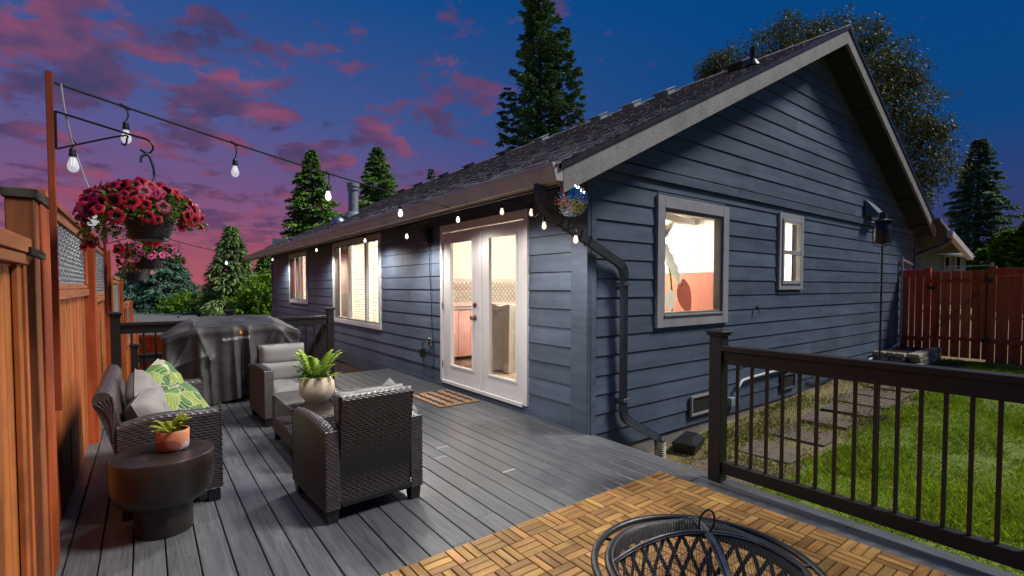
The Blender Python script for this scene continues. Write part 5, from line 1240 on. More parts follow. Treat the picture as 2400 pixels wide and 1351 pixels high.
# ------------------------------------------------------------------ wicker furniture
def wgrid(name, posf, Lu, Lv, parent, cu=.036, cv=.0125, amp=.0068, local=True, m=None, closev=False, ru=5, rv=3):
    nu = max(8, int(round(Lu / cu)) * ru + 1); nc = max(2, int(round(Lv / cv / 2)) * 2); nv = nc * rv + 1; cvv = Lv / nc; cuu = Lu / max(1, round(Lu / cu))
    u = np.linspace(0, Lu, nu); v = np.linspace(0, Lv, nv); U, V = np.meshgrid(u, v, indexing='ij')
    row = np.floor(V / cvv + 1e-6); a = (U / cuu + .5 * (row % 2)) % 1; b = (V / cvv) % 1
    h = amp * (.15 + .85 * np.sin(np.pi * a) ** .7) * np.sin(np.pi * b) ** .6
    P, Nn = posf(U.ravel(), V.ravel()); P = P + Nn * h.ravel()[:, None]
    idx = np.arange(nu * nv).reshape(nu, nv); F = np.stack([idx[:-1, :-1], idx[1:, :-1], idx[1:, 1:], idx[:-1, 1:]], -1).reshape(-1, 4)
    me = bpy.data.meshes.new(name)
    return P, F
def wpanel(acc, o, eu, ev, Lu, Lv, **k):
    """flat woven panel from origin o along eu, ev"""
    o, eu, ev = map(lambda q: np.array(q, float), (o, eu, ev)); eu = eu / np.linalg.norm(eu); ev = ev / np.linalg.norm(ev); nn = np.cross(eu, ev)
    P, F = wgrid('w', lambda u, v: (o + u[:, None] * eu + v[:, None] * ev, np.broadcast_to(nn, (len(u), 3))), Lu, Lv, None, **k); acc.append((P, F))
def wsheet(acc, loop, eu, Lu, bend=None, **k):
    """woven sheet: profile polyline 'loop' (n,3) extruded along eu"""
    loop = np.array(loop, float); seg = np.linalg.norm(np.diff(loop, axis=0), axis=1); s = np.concatenate([[0], np.cumsum(seg)]); eu = np.array(eu, float)
    T = np.gradient(loop, axis=0); T = unit(T); nn = unit(np.cross(eu, T))
    def f(u, v):
        P = np.stack([np.interp(v, s, loop[:, i]) for i in range(3)], -1) + u[:, None] * eu; Nn = np.stack([np.interp(v, s, nn[:, i]) for i in range(3)], -1)
        if bend: P = bend(P, u)
        return P, unit(Nn)
    P, F = wgrid('w', f, Lu, s[-1], None, **k); acc.append((P, F))
def wbuild(name, acc, parent, m=None):
    V = np.concatenate([a for a, _ in acc]); k = 0; Fs = []
    for a, f in acc: Fs.append(f + k); k += len(a)
    return raw(name, V + np.array(W(parent)), np.concatenate(Fs), m or M['wicker'], parent, smooth=True)
def arcpts(c, r, a0, a1, n, f): return [f(c[0] + r * math.cos(a), c[1] + r * math.sin(a)) for a in np.linspace(a0, a1, n)]
def cushion(name, parent, w, d, h, Mx, m, tuft=None, puff=.5, n=22, wr=.004, seed=0):
    """pillow in its own plane (w x d), thickness h, placed with matrix Mx (4x4, local to thing)"""
    r2 = np.random.default_rng(seed); u = np.linspace(-1, 1, n); U, V = np.meshgrid(u, u, indexing='ij')
    e = lambda q: np.sign(q) * (1 - (1 - np.abs(q)) ** 1.25)
    prof = np.clip((1 - np.abs(U) ** 4) * (1 - np.abs(V) ** 4), 0, 1) ** puff
    z = h / 2 * prof
    if tuft:
        for (a, b, q, r_) in tuft: z -= q * np.exp(-(((U - a) * w / 2) ** 2 + ((V - b) * d / 2) ** 2) / r_ ** 2)
    ph = r2.uniform(0, 6, 6); z = z + wr * prof * (np.sin(U * 6 + ph[0] + V * 2) + np.sin(V * 9 + ph[1] - U * 3) + .6 * np.sin(U * 15 + V * 11 + ph[2]))
    pin = 1 - .05 * (np.abs(U * V)) ** 2 * 0; X_ = U * w / 2 * (1 - .03 * (1 - V ** 2) * 0 - .02 * np.abs(V) ** 3); Y_ = V * d / 2 * (1 - .02 * np.abs(U) ** 3)
    T_ = np.stack([X_, Y_, z], -1).reshape(-1, 3); B_ = np.stack([X_, Y_, -h / 2 * prof], -1).reshape(-1, 3)
    idx = np.arange(n * n).reshape(n, n); f = np.stack([idx[:-1, :-1], idx[1:, :-1], idx[1:, 1:], idx[:-1, 1:]], -1).reshape(-1, 4)
    V_ = np.concatenate([T_, B_]); F_ = np.concatenate([f, f[:, ::-1] + n * n]); R = np.array(Mx); V_ = V_ @ R[:3, :3].T + R[:3, 3]
    o = raw(name, V_ + np.array(W(parent)), F_, m, parent, smooth=True)
    # piping round the seam
    seam = [(x_, -1) for x_ in u] + [(1, y_) for y_ in u[1:]] + [(x_, 1) for x_ in u[::-1][1:]] + [(-1, y_) for y_ in u[::-1][1:-1]]
    pts = [R[:3, :3] @ np.array([a * w / 2 * (1 - .02 * abs(b) ** 3), b * d / 2 * (1 - .02 * abs(a) ** 3), 0]) + R[:3, 3] for a, b in seam]
    mb = MB(); mb.tube([Vector(p) + W(parent) for p in pts], .004, 5, closed=True); mb.build('piping', m, o, smooth=True); return o
def Mxf(loc, rx=0, ry=0, rz=0): return Matrix.Translation(loc) @ Matrix.Rotation(rz, 4, 'Z') @ Matrix.Rotation(ry, 4, 'Y') @ Matrix.Rotation(rx, 4, 'X')
M['tag_dark'] = M['black_metal']
def make_chair(loc, rz, lab, w=.64, dp=.66, group=None):
    """local: faces +y, origin at floor centre"""
    t_ = thing('wicker_armchair', lab, 'armchair', (0, 0, 0), group)
    hw, hd, at_, zb = w / 2, dp / 2, .085, .085
    for sg in (-1, 1):
        acc = []; xo, xi = sg * hw, sg * (hw - at_); xm = (xo + xi) / 2; r = at_ / 2
        zt0 = .55
        loop = [(xo, -hd, zb)] + [(xo, -hd, z) for z in np.linspace(zb + .05, zt0, 10)] + [(xm + sg * r * math.cos(a), -hd, zt0 + r * .8 * math.sin(a)) for a in np.linspace(.2, math.pi - .2, 7)] + [(xi, -hd, z) for z in np.linspace(zt0, .28, 6)]
        def bend(P, u): P = P.copy(); P[:, 2] += np.where(P[:, 2] > .3, (.035 * np.sin(np.clip(u / dp, 0, 1) * 2.6) - .02) * (P[:, 2] - .3) / .3, 0); return P
        wsheet(acc, loop if sg < 0 else loop[::-1], (0, 1, 0), dp, bend, cu=.040, cv=.0155, amp=.0085)
        for yy, s2 in ((-hd, -1), (hd, 1)):
            wpanel(acc, (xm - r * (1 if s2 < 0 else -1), yy, zb), (1 if s2 < 0 else -1, 0, 0), (0, 0, 1), at_, zt0 - zb + (.02 if s2 > 0 else .012), cu=.028, cv=.0125)
        wbuild('arm', acc, t_)
    # back: leaning, woven outside and inside
    bz = .765; lean = .05; iw = hw - at_ - .002
    acc = []
    loop = [(-iw, -hd + .004, zb + .03), (-iw, -hd + .0, .3), (-iw, -hd - lean * .5, .58), (-iw, -hd - lean, bz - .02), (-iw, -hd - lean + .012, bz), (-iw, -hd - lean + .045, bz + .004), (-iw, -hd - lean + .07, bz - .01), (-iw, -hd + .03, .4)]
    dense = []
    for a, b in zip(loop[:-1], loop[1:]): dense += [tuple(np.array(a) + (np.array(b) - np.array(a)) * k / 6) for k in range(6)]
    dense.append(loop[-1])
    wsheet(acc, dense[::-1], (1, 0, 0), 2 * iw, cu=.038, cv=.0150, amp=.0085)
    o = wbuild('backrest', acc, t_)
    o.data.materials[0] = M['wicker']
    mb = MB(); mb.box(-iw, iw, -hd + .02, hd - .03, .10, .285); mb.build('seat_frame', M['dark'], t_, local=True)
    mb = MB(); mb.poly([(-iw + .002, -hd + .012, .12), (-iw + .002, -hd - lean + .018, bz - .02), (-iw + .002, -hd - lean + .06, bz - .02), (-iw + .002, -hd + .03, .3)], (2 * iw - .004, 0, 0)); mb.build('back_core', M['dark'], t_, local=True)
    mb = MB(); mb.box(-iw, iw, -hd - .004, -hd + .03, .088, .124, b=.006); mb.build('bottom_rail', M['dark'], t_, local=True)
    acc = []; wpanel(acc, (iw, hd - .012, .09), (-1, 0, 0), (0, 0, 1), 2 * iw, .2); wbuild('front_apron', acc, t_)
    for sx_ in (-1, 1):
        for sy_ in (-1, 1):
            mb = MB(); cx_, cy_ = sx_ * (hw - .045), sy_ * (hd - .045); mb.add([(cx_ + i * .030, cy_ + j * .030, .001) for i, j in ((-1, -1), (1, -1), (1, 1), (-1, 1))] + [(cx_ + i * .038, cy_ + j * .038, .092) for i, j in ((-1, -1), (1, -1), (1, 1), (-1, 1))], [(0, 1, 2, 3), (4, 7, 6, 5), (0, 4, 5, 1), (1, 5, 6, 2), (2, 6, 7, 3), (3, 7, 4, 0)]); mb.build('leg', M['black_metal'], t_, local=True)
    cushion('seat_cushion', t_, 2 * iw - .01, dp - .06, .10, Mxf((0, .02, .335)), M['cushion'], [(-.35, 0, .012, .06), (.35, 0, .012, .06)], .35, seed=3)
    for zc_, sd_ in ((.475, 4), (.665, 5)):
      cushion('back_cushion', t_, 2 * iw, .205, .17, Mxf((0, -hd + .115 - (zc_ - .475) * .14, zc_), rx=math.pi / 2 - .12), M['cushion'], [(-.02, -.9, .05, .045), (-.5, .9, .03, .04), (.5, .9, .03, .04), (0, .3, .02, .03)], .33, n=28, wr=.005, seed=sd_)

    t_.location = loc; t_.rotation_euler = (0, 0, rz); return t_
ch = make_chair((1.125, 3.245, 0), R_(3), 'dark wicker armchair nearest the camera seen from behind', group='grey cushioned wicker armchairs')
ch2 = copy_thing(ch, (1.235, 5.68, 0), math.pi + R_(3), 'far dark wicker armchair with grey cushions facing the camera before the covered grill')
# grey throw cushion corner peeking over the near chair
tc_ = thing('throw_pillow', 'pale grey pillow whose corner peeks above the nearest wicker chair back', 'pillow', (1.27, 3.06, .40))
cushion('pillow_body', tc_, .34, .34, .13, Matrix.Translation((0.03, .04, .16)) @ Matrix.Rotation(R_(8), 4, 'Z') @ Matrix.Rotation(math.pi / 2 - .15, 4, 'X') @ Matrix.Rotation(R_(38), 4, 'Z'), M['cushion'], None, .5, seed=9)

# love seat along the fence, faces +x
lv = thing('wicker_loveseat', 'dark wicker loveseat along the orange fence with leaf print and grey pillows', 'loveseat', (.1, 4.35, 0))
LX0, LX1, LY0, LY1 = -.15, .385, 3.70, 5.04
def w2l(p): return tuple(np.array(p) - np.array(W(lv)))
for (ya, yb) in ((LY0, LY0 + .085), (LY1 - .085, LY1)):
    acc = []; r = .0425; ym_ = (ya + yb) / 2
    loop = [(LX0, ya, z) for z in np.linspace(.085, .555, 12)] + [(LX0, ym_ - r * math.cos(a), .555 + r * .8 * math.sin(a)) for a in np.linspace(.2, math.pi - .2, 7)] + [(LX0, yb, z) for z in np.linspace(.555, .085, 12)]
    loop = [w2l(p) for p in loop]
    def bend(P, u): P = P.copy(); P[:, 2] += np.where(P[:, 2] > .2, (.05 * u / .54 + .018 * np.sin(u * 9)) * (P[:, 2] - .2) / .38, 0); return P
    wsheet(acc, loop[::-1], (1, 0, 0), LX1 - LX0, bend, cu=.042, cv=.0165, amp=.0065)
    wpanel(acc, w2l((LX1, ya, .085)), (0, 1, 0), (0, 0, 1), .085, .555, cu=.028, cv=.0165, amp=.0065)
    wbuild('arm', acc, lv)
# back with a thick rolled top, leaning towards the fence
loop = [(LX0 + .05, LY0 + .02, .12), (LX0 - .015, LY0 + .02, .42), (LX0 - .07, LY0 + .02, .62), (LX0 - .105, LY0 + .02, .71), (LX0 - .11, LY0 + .02, .755), (LX0 - .085, LY0 + .02, .79), (LX0 - .04, LY0 + .02, .785), (LX0 - .012, LY0 + .02, .74), (LX0 + .0, LY0 + .02, .65), (LX0 + .06, LY0 + .02, .42)]
dense = [tuple(np.array(p) - np.array(W(lv))) for p in cubic(loop, 6)]
acc = []; wsheet(acc, dense, (0, 1, 0), LY1 - LY0 - .04, cu=.042, cv=.0165, amp=.0065)
wbuild('backrest', acc, lv)
for yy in (LY0 + .016, LY1 - .03):
    mb = MB(); mb.poly([(p[0], yy, p[2]) for p in cubic(loop, 3)], (0, .014, 0)); mb.build('end_panel', M['wicker'], lv)
    for k in range(5): 
        mb = MB(); mb.tube(cubic([(LX0 - .10 + k * .02, yy - .003, .73 + k * .008), (LX0 - .06 + k * .012, yy - .006, .69), (LX0 - .02, yy - .003, .61 - k * .03)], 4), .005, 5); mb.build('binding', M['wicker'], lv, smooth=True)
mb = MB(); mb.box(LX0 + .03, LX1 - .02, LY0 + .09, LY1 - .09, .1, .28); mb.build('seat_frame', M['dark'], lv)
acc = []; wpanel(acc, w2l((LX1 - .008, LY0 + .085, .09)), (0, 1, 0), (0, 0, 1), LY1 - LY0 - .17, .2, cu=.042, cv=.0165, amp=.0065); wbuild('front_apron', acc, lv)
for x_ in (LX0 + .05, LX1 - .045):
    for y_ in (LY0 + .045, LY1 - .045):
        mb = MB(); mb.obox((x_, y_, .047), (.036, .036, .046), b=.004); mb.build('leg', M['black_metal'], lv)
for k, y_ in enumerate((LY0 + .085 + .29, LY1 - .085 - .29)):
    cushion('seat_cushion', lv, .50, .575, .11, Mxf(tuple(Vector((LX0 + .29, y_, .345)) - W(lv))), M['cushion'], None, .35, seed=20 + k)
def pillow(name, lab, c, w, h, th, rx, ry, rz, m, seed, grp=None):
    p = thing(name, lab, 'pillow', c, grp); Mx = Matrix.Rotation(rz, 4, 'Z') @ Matrix.Rotation(ry, 4, 'Y') @ Matrix.Rotation(rx, 4, 'Z')
    cushion('pillow_body', p, w, h, th, Mx, m, None, .42, n=26, wr=.006, seed=seed); return p
def leafprint():
    m, t, b, out = newmat('leaf_print'); tc = N(t, 'ShaderNodeTexCoord'); mp = N(t, 'ShaderNodeMapping'); L(t, tc.outputs['Object'], mp.inputs[0]); mp.inputs['Scale'].default_value = (1, 1, 1)
    nz = N(t, 'ShaderNodeTexNoise', i_Scale=5.0, i_Detail=1.0); L(t, mp.outputs[0], nz.inputs['Vector']); ad = N(t, 'ShaderNodeVectorMath', operation='MULTIPLY_ADD'); L(t, nz.outputs['Color'], ad.inputs[0]); ad.inputs[1].default_value = (.09, .09, .09); L(t, mp.outputs[0], ad.inputs[2])
    vo = N(t, 'ShaderNodeTexVoronoi', i_Scale=9.0); L(t, ad.outputs[0], vo.inputs['Vector']); ve = N(t, 'ShaderNodeTexVoronoi', feature='DISTANCE_TO_EDGE', i_Scale=9.0); L(t, ad.outputs[0], ve.inputs['Vector'])
    sp = N(t, 'ShaderNodeSeparateXYZ'); L(t, vo.outputs['Color'], sp.inputs[0])
    base = ramp(t, sp.outputs[0], [(0, (.012, .06, .012)), (.3, (.03, .11, .02)), (.5, (.14, .19, .03)), (.66, (.012, .07, .018)), (.84, (.34, .32, .25))], 'CONSTANT')
    wv = N(t, 'ShaderNodeTexWave', i_Scale=16.0, i_Distortion=2.5, i_Detail=1.0); rot = N(t, 'ShaderNodeVectorRotate', rotation_type='Z_AXIS'); L(t, ad.outputs[0], rot.inputs[0]); L(t, math_(t, 'MULTIPLY', sp.outputs[1], 6.28), rot.inputs['Angle']); L(t, rot.outputs[0], wv.inputs['Vector'])
    vein = ramp(t, wv.outputs[0], [(.84, (0, 0, 0)), (.92, (1, 1, 1))]); c = mixc(t, math_(t, 'MULTIPLY', vein.outputs[0], .75), base.outputs[0], (.26, .32, .14))
    ed = N(t, 'ShaderNodeMapRange'); L(t, ve.outputs['Distance'], ed.inputs[0]); ed.inputs[1].default_value = .015; ed.inputs[2].default_value = .03; ed.inputs[3].default_value = 1; ed.inputs[4].default_value = 0
    c = mixc(t, math_(t, 'MULTIPLY', ed.outputs[0], .7), c, (.32, .32, .22)); L(t, c, b.inputs['Base Color']); b.inputs['Roughness'].default_value = .85
    return m
M['leaf_print'] = leafprint()
pillow('throw_pillow', 'nearer plain grey pillow leaning on the loveseat back', (.035, 3.99, .53), .38, .40, .2, R_(6), R_(66), R_(-14), M['pillow_grey'], 31)
pillow('throw_pillow', 'farther plain grey pillow behind the leaf print ones on the loveseat', (.0, 4.33, .585), .38, .40, .18, R_(22), R_(70), R_(-8), M['pillow_grey'], 32)
pillow('throw_pillow', 'front green leaf print pillow on the loveseat', (.20, 4.16, .50), .42, .40, .22, R_(8), R_(56), R_(-38), M['leaf_print'], 33)
pillow('throw_pillow', 'rear green leaf print pillow standing taller on the loveseat', (.10, 4.60, .60), .42, .40, .21, R_(20), R_(68), R_(-30), M['leaf_print'], 34)

# coffee table
ct = thing('coffee_table', 'dark wicker coffee table with a clear glass top and lower shelf', 'table', (1.2, 4.42, 0))
CX0, CX1, CY0, CY1 = .93, 1.46, 3.86, 4.93
mb = MB(); mb.box(CX0 - .01, CX1 + .01, CY0 - .01, CY1 + .01, .416, .424, b=.002); mb.build('glass_top', M['glass_top'], ct)
acc = []
def wl(p): return tuple(np.array(p) - np.array(W(ct)))
for y0 in (CY0, CY1 - .06):
    acc = []
    for yy, s_ in ((y0, -1), (y0 + .06, 1)): wpanel(acc, wl((CX0 if s_ < 0 else CX1, yy, .21)), (1 if s_ < 0 else -1, 0, 0), (0, 0, 1), CX1 - CX0, .195, cu=.034, cv=.0125)
    for xx, s_ in ((CX0, -1), (CX1, 1)): wpanel(acc, wl((xx, y0 + (.06 if s_ < 0 else 0), .21)), (0, -1 if s_ < 0 else 1, 0), (0, 0, 1), .06, .195, cu=.03, cv=.0125)
    wbuild('end_panel', acc, ct)
acc = []; wpanel(acc, wl((CX0 - .0, CY0, .205)), (1, 0, 0), (0, 1, 0), CX1 - CX0, CY1 - CY0, cu=.034, cv=.0125)
for xx, s_ in ((CX0, -1), (CX1, 1)): wpanel(acc, wl((xx, CY1 if s_ < 0 else CY0, .085)), (0, -1 if s_ < 0 else 1, 0), (0, 0, 1), CY1 - CY0, .12, cu=.034, cv=.0125)
wpanel(acc, wl((CX0, CY0, .085)), (1, 0, 0), (0, 0, 1), CX1 - CX0, .12, cu=.034, cv=.0125)
wbuild('shelf', acc, ct)
for x0, x1, y0, y1 in ((CX0, CX0 + .022, CY0, CY1), (CX1 - .022, CX1, CY0, CY1), (CX0 + .022, CX1 - .022, CY0, CY0 + .022), (CX0 + .022, CX1 - .022, CY1 - .022, CY1)):
    mb = MB(); mb.box(x0, x1, y0, y1, .398, .414, b=.003); mb.build('rim', M['wicker'], ct)
for x_ in (CX0 + .04, CX1 - .04):
    for y_ in (CY0 + .04, CY1 - .04): mb = MB(); mb.obox((x_, y_, .045), (.034, .034, .044), b=.004); mb.build('leg', M['black_metal'], ct)

# round cream pot with a fern on the table
fpt = thing('fern_pot', 'round cream ceramic pot with a lush bright fern on the glass table', 'potted plant', (1.175, 4.36, .425))
c = (1.175, 4.36, .425); prf = [(.001, 0), (.075, 0), (.10, .012), (.135, .06), (.147, .11), (.14, .16), (.122, .20), (.112, .212), (.104, .212), (.112, .19)]
mb = MB(); mb.lathe(prf, c, 40, cap=False); mb.build('pot', M['pot_cream'], fpt, smooth=True)
mb = MB(); mb.lathe([(.112, .188), (.001, .195)], c, 20, cap=False); mb.build('soil', M['soil'], fpt)
def frond(parent, base, th, ln, rise, m, nm='frond', wl_=.05, npair=22, curl=1.0):
    d = Vector((math.cos(th), math.sin(th), 0)); b = Vector(base); s = d.cross(Vector((0, 0, 1)))
    spine = [b + d * (ln * t_) + Vector((0, 0, rise * (math.sin(t_ * 1.9 * curl)) * 1.0)) for t_ in np.linspace(0, 1, 14)]
    mb = MB(); mb.tube(spine, [.0022 * (1 - .8 * i / 13) for i in range(14)], 5, cap=False)
    P = cubic(spine, 3)
    for k in range(npair):
        t_ = .1 + .9 * k / npair; i = int(t_ * (len(P) - 2)); p = P[i]; dd = (P[i + 1] - p).normalized(); w = wl_ * math.sin(math.pi * min(1, t_ * .86 + .14)) ** .8 * (1.0) + .004
        up = s.cross(dd).normalized()
        for sg in (-1, 1):
            q = p + (s * sg * .9 + dd * .45 - up * rng.uniform(.05, .3)).normalized() * w * rng.uniform(.88, 1.1); e = dd * .0062
            mb.add([p - e * .8, p + e * .8, (p + q) / 2 + e * 1.2, q, (p + q) / 2 - e * 1.1], [(0, 1, 2, 3, 4)])
    return mb.build(nm, m, parent, recalc=False)
for i in range(26):
    th = i * 2.4 + rng.uniform(-.3, .3); up = rng.uniform(.35, 1); frond(fpt, (c[0] + .03 * math.cos(th), c[1] + .03 * math.sin(th), c[2] + .19), th, (.27 - .11 * up) * rng.uniform(.75, 1.2), .06 + .20 * up * rng.uniform(.8, 1.1), M['fern'], wl_=.034, curl=.85)
for i in range(8):
    th = i * .8 + 2.2; frond(fpt, (c[0] + .05 * math.cos(th), c[1] + .05 * math.sin(th), c[2] + .195), th, .16, .035, M['fern'], wl_=.03, npair=14)
leafy('ground_leaf', np.array([(c[0] + rng.normal(0, .055), c[1] + rng.normal(0, .055), c[2] + .215 + rng.uniform(-.01, .03)) for _ in range(120)]), .05, .022, M['petleaf'], fpt)

# dark mushroom side table with a terracotta pot
mt = thing('side_table', 'dark brown mushroom shaped side table with thick round top beside the loveseat', 'side table', (.065, 3.45, 0))
mb = MB(); mb.lathe([(.001, .0), (.140, 0), (.142, .006), (.142, .155), (.145, .165), (.175, .175), (.215, .20), (.240, .24), (.250, .29), (.253, .40), (.253, .447), (.250, .452), (.001, .453)], (.065, 3.45, .001), 64, cap=False); mb.build('body', M['mushroom'], mt, smooth=True)
def terra():
    m, t, b, out = newmat('terracotta'); tc = N(t, 'ShaderNodeTexCoord'); sp = N(t, 'ShaderNodeSeparateXYZ'); L(t, tc.outputs['Object'], sp.inputs[0])
    v, _ = coords(t, (1, 1, 1)); n = N(t, 'ShaderNodeTexNoise', i_Scale=14.0, i_Detail=5.0); L(t, v, n.inputs['Vector'])
    base = ramp(t, n.outputs[0], [(.3, (.36, .13, .055)), (.7, (.48, .19, .085))])
    def circ(a, b_, r):
        # painted arcs: distance in the (x, z) face of the pot
        dx = math_(t, 'SUBTRACT', sp.outputs[0], a); dz = math_(t, 'SUBTRACT', sp.outputs[2], b_); q = math_(t, 'ADD', math_(t, 'MULTIPLY', dx, dx), math_(t, 'MULTIPLY', dz, dz)); return math_(t, 'LESS_THAN', q, r * r)
    c1 = mixc(t, math_(t, 'MULTIPLY', circ(-.025, .0, .075), .85), base.outputs[0], (.20, .062, .04))
    c2 = mixc(t, math_(t, 'MULTIPLY', circ(.105, -.02, .085), .9), c1, (.33, .27, .36)); c3 = mixc(t, math_(t, 'MULTIPLY', circ(.055, -.05, .065), .9), c2, (.10, .11, .30))
    L(t, c3, b.inputs['Base Color']); b.inputs['Roughness'].default_value = .45; return m
M['terra'] = terra()
tp = thing('fern_pot', 'small terracotta pot with painted arcs and a little fern on the dark side table', 'potted plant', (.115, 3.47, .455))
c = (.115, 3.47, .455); mb = MB(); mb.lathe([(.001, 0), (.066, 0), (.076, .008), (.080, .03), (.083, .118), (.080, .121), (.074, .118), (.072, .095)], c, 40, cap=False); mb.build('pot', M['terra'], tp, smooth=True)
mb = MB(); mb.lathe([(.074, .098), (.001, .103)], c, 20, cap=False); mb.build('soil', M['soil'], tp)
for i in range(17):
    th = i * 2.4 + .5; up = rng.uniform(.1, 1); frond(tp, (c[0] + .015 * math.cos(th), c[1] + .015 * math.sin(th), c[2] + .10), th, (.145 - .06 * up) * rng.uniform(.8, 1.1), .02 + .075 * up, M['fern_small'], wl_=.017, npair=14)

# door mat
dm = thing('door_mat', 'tan coir doormat with black linked ovals in front of the French door', 'doormat', (3.0, 5.35, 0))
MX0, MX1, MY0, MY1 = 2.72, 3.27, 4.98, 5.80
mb = MB(); mb.box(MX0, MX1, MY0, MY1, .002, .014, b=.004); mb.build('mat', M['coir'], dm)
mb = MB()
for r_, x_ in enumerate((MX0 + .08, MX0 + .21, MX0 + .34, MX0 + .47)):
    k = 0; y_ = MY0 + .06 + .035 * (r_ % 2)
    while y_ < MY1 - .05:
        n = 12; a, b = (.032, .034) if k % 2 else (.016, .05); mb.poly([(x_ + a * math.cos(q), y_ + b * math.sin(q), .0145) for q in np.linspace(0, 2 * math.pi, n + 1)[:-1]], (0, 0, .004 + .0007 * (k % 3))); y_ += .078; k += 1
mb.build('black_pattern', M['coir_black'], dm)

# ------------------------------------------------------------------ covered griddle
gr_ = thing('covered_grill', 'wide outdoor griddle under a black cloth cover with a white and orange logo', 'grill', (.88, 7.05, 0))
GX0, GX1, GYf, GYb = .135, 1.63, 6.72, 7.36
ph = np.random.default_rng(11).uniform(0, 6.3, 12)
FOLDS = [(.50, .055, .045), (.66, -.03, .06), (.86, .035, .03), (.945, -.045, .035), (1.02, .05, .03), (1.20, -.035, .07), (1.38, .05, .06), (.28, -.04, .08)]
def zshoulder(x, y):
    zx = np.interp(x, [GX0, .30, .47, 1.30, 1.48, GX1], [.835, .89, .945, .955, .90, .845]); return zx + np.clip((y - GYf) / (GYb - GYf), 0, 1) * np.interp(x, [GX0, .45, 1.32, GX1], [.0, .085, .085, .0])
def frontfold(x, s):
    """outward push of the front drape; s: 0 shoulder .. 1 hem"""
    f = .012 * np.sin(x * 9 + ph[0]) * s
    for (c_, a, w) in FOLDS: f = f + 1.35 * a * np.exp(-((x - c_ - .03 * (s - .5)) / w) ** 2) * np.clip(s * 1.6, 0, 1) ** .7
    f = f + .02 * np.sin(s * 11 + x * 7) * np.exp(-((x - .35) / .2) ** 2) - .06 * np.exp(-((x - .30) / .17) ** 2) * np.sin(np.clip(s, 0, 1) * np.pi) - .05 * np.exp(-((x - 1.52) / .12) ** 2) * np.sin(np.clip(s, 0, 1) * np.pi)
    def seg(x0, s0, x1, s1, a, w):
        dx, ds = x1 - x0, (s1 - s0) * .85; px_, py_ = x - x0, (s - s0) * .85; t_ = np.clip((px_ * dx + py_ * ds) / (dx * dx + ds * ds), 0, 1); d_ = np.hypot(px_ - t_ * dx, py_ - t_ * ds); return a * np.exp(-d_ / w) * np.clip(s * 5, 0, 1)
    f = f + seg(.46, 0, .24, .5, .035, .03) + seg(.46, 0, .60, .42, .04, .03) + seg(.60, .42, .62, 1, .045, .03) + seg(.24, .5, .55, .36, .035, .035) + seg(.86, .04, .62, .42, .022, .03) + seg(1.34, .02, 1.54, .34, .04, .03) + seg(1.34, .02, 1.12, .5, .03, .03) + seg(1.12, .5, 1.10, 1, .03, .025) + seg(1.54, .34, 1.3, .6, .03, .03) + seg(.92, .1, .90, 1, .03, .018) + seg(1.0, .1, 1.03, 1, .03, .018)
    f = f + .014 * np.exp(-((s - .07) / .05) ** 2)
    return f
nt, ns = 420, 60
# perimeter
per = []; rc = .07
corners = [(GX0, GYf), (GX1, GYf), (GX1, GYb), (GX0, GYb)]
def rr_path():
    pts = []; cs = [((GX0 + rc, GYf + rc), math.pi, 1.5 * math.pi), ((GX1 - rc, GYf + rc), 1.5 * math.pi, 2 * math.pi), ((GX1 - rc, GYb - rc), 0, .5 * math.pi), ((GX0 + rc, GYb - rc), .5 * math.pi, math.pi)]
    for c_, a0_, a1_ in cs: pts += [(c_[0] + rc * math.cos(a), c_[1] + rc * math.sin(a), math.cos(a), math.sin(a)) for a in np.linspace(a0_, a1_, 9)]
    return np.array(pts + [pts[0]])
pp_ = rr_path(); sl = np.concatenate([[0], np.cumsum(np.hypot(*np.diff(pp_[:, :2], axis=0).T))]); tt = np.linspace(0, sl[-1], nt + 1)[:-1]
EXY = np.stack([np.interp(tt, sl, pp_[:, i]) for i in range(4)], -1); ex, ey, nx_, ny_ = EXY.T
frontw = np.clip(-ny_, 0, 1)
V = []
for j in range(ns):
    s = j / (ns - 1); ze = zshoulder(ex, ey) - .012; hem = .075 + .03 * np.sin(ex * 5 + 1) - .045 * np.exp(-((ex - .55) / .2) ** 2) * frontw + .02 * np.exp(-((ex - 1.0) / .12) ** 2)
    out = frontw * frontfold(ex, s) + (1 - frontw) * (.02 * np.sin(tt * 14 + ph[2]) * s + .015 * np.sin(tt * 31 + ph[3] + s * 4) * s) - .03 * (1 - frontw) * np.sin(s * np.pi)
    z = ze + (hem - ze) * s; V.append(np.stack([ex + nx_ * out, ey + ny_ * out, z], -1))
TOPR = 16
for j in range(TOPR):
    q = (1 - (j + 1) / TOPR); ccx = np.clip(ex, .5, 1.28); ccy = np.full_like(ex, 7.08); x_ = ccx + (ex - ccx) * q; y_ = ccy + (ey - ccy) * q
    wob = .006 * np.sin(x_ * 17 + ph[5] + y_ * 9) + .006 * np.sin(x_ * 7 - y_ * 23 + ph[6]) * (1 - abs(2 * q - 1)); ztop = zshoulder(x_, y_) + wob * np.clip((1 - q) * 4, 0, 1) + .012 * np.clip((1 - q) * 3, 0, 1) - .012 * (1 - np.clip((1 - q) * 5, 0, 1))
    ridge = .03 * np.exp(-((x_ - .45) / .03) ** 2) * np.clip((7.05 - y_) / .3, 0, 1) * 0.6; V.insert(0, np.stack([x_, y_, ztop + ridge], -1))
rows_ = len(V); A = np.stack(V, 1).reshape(-1, 3)
mb = MB(); mb.grid(A, nt, rows_, cu=True); cov_ = mb.build('cloth_cover', M['cover'], gr_, smooth=True)
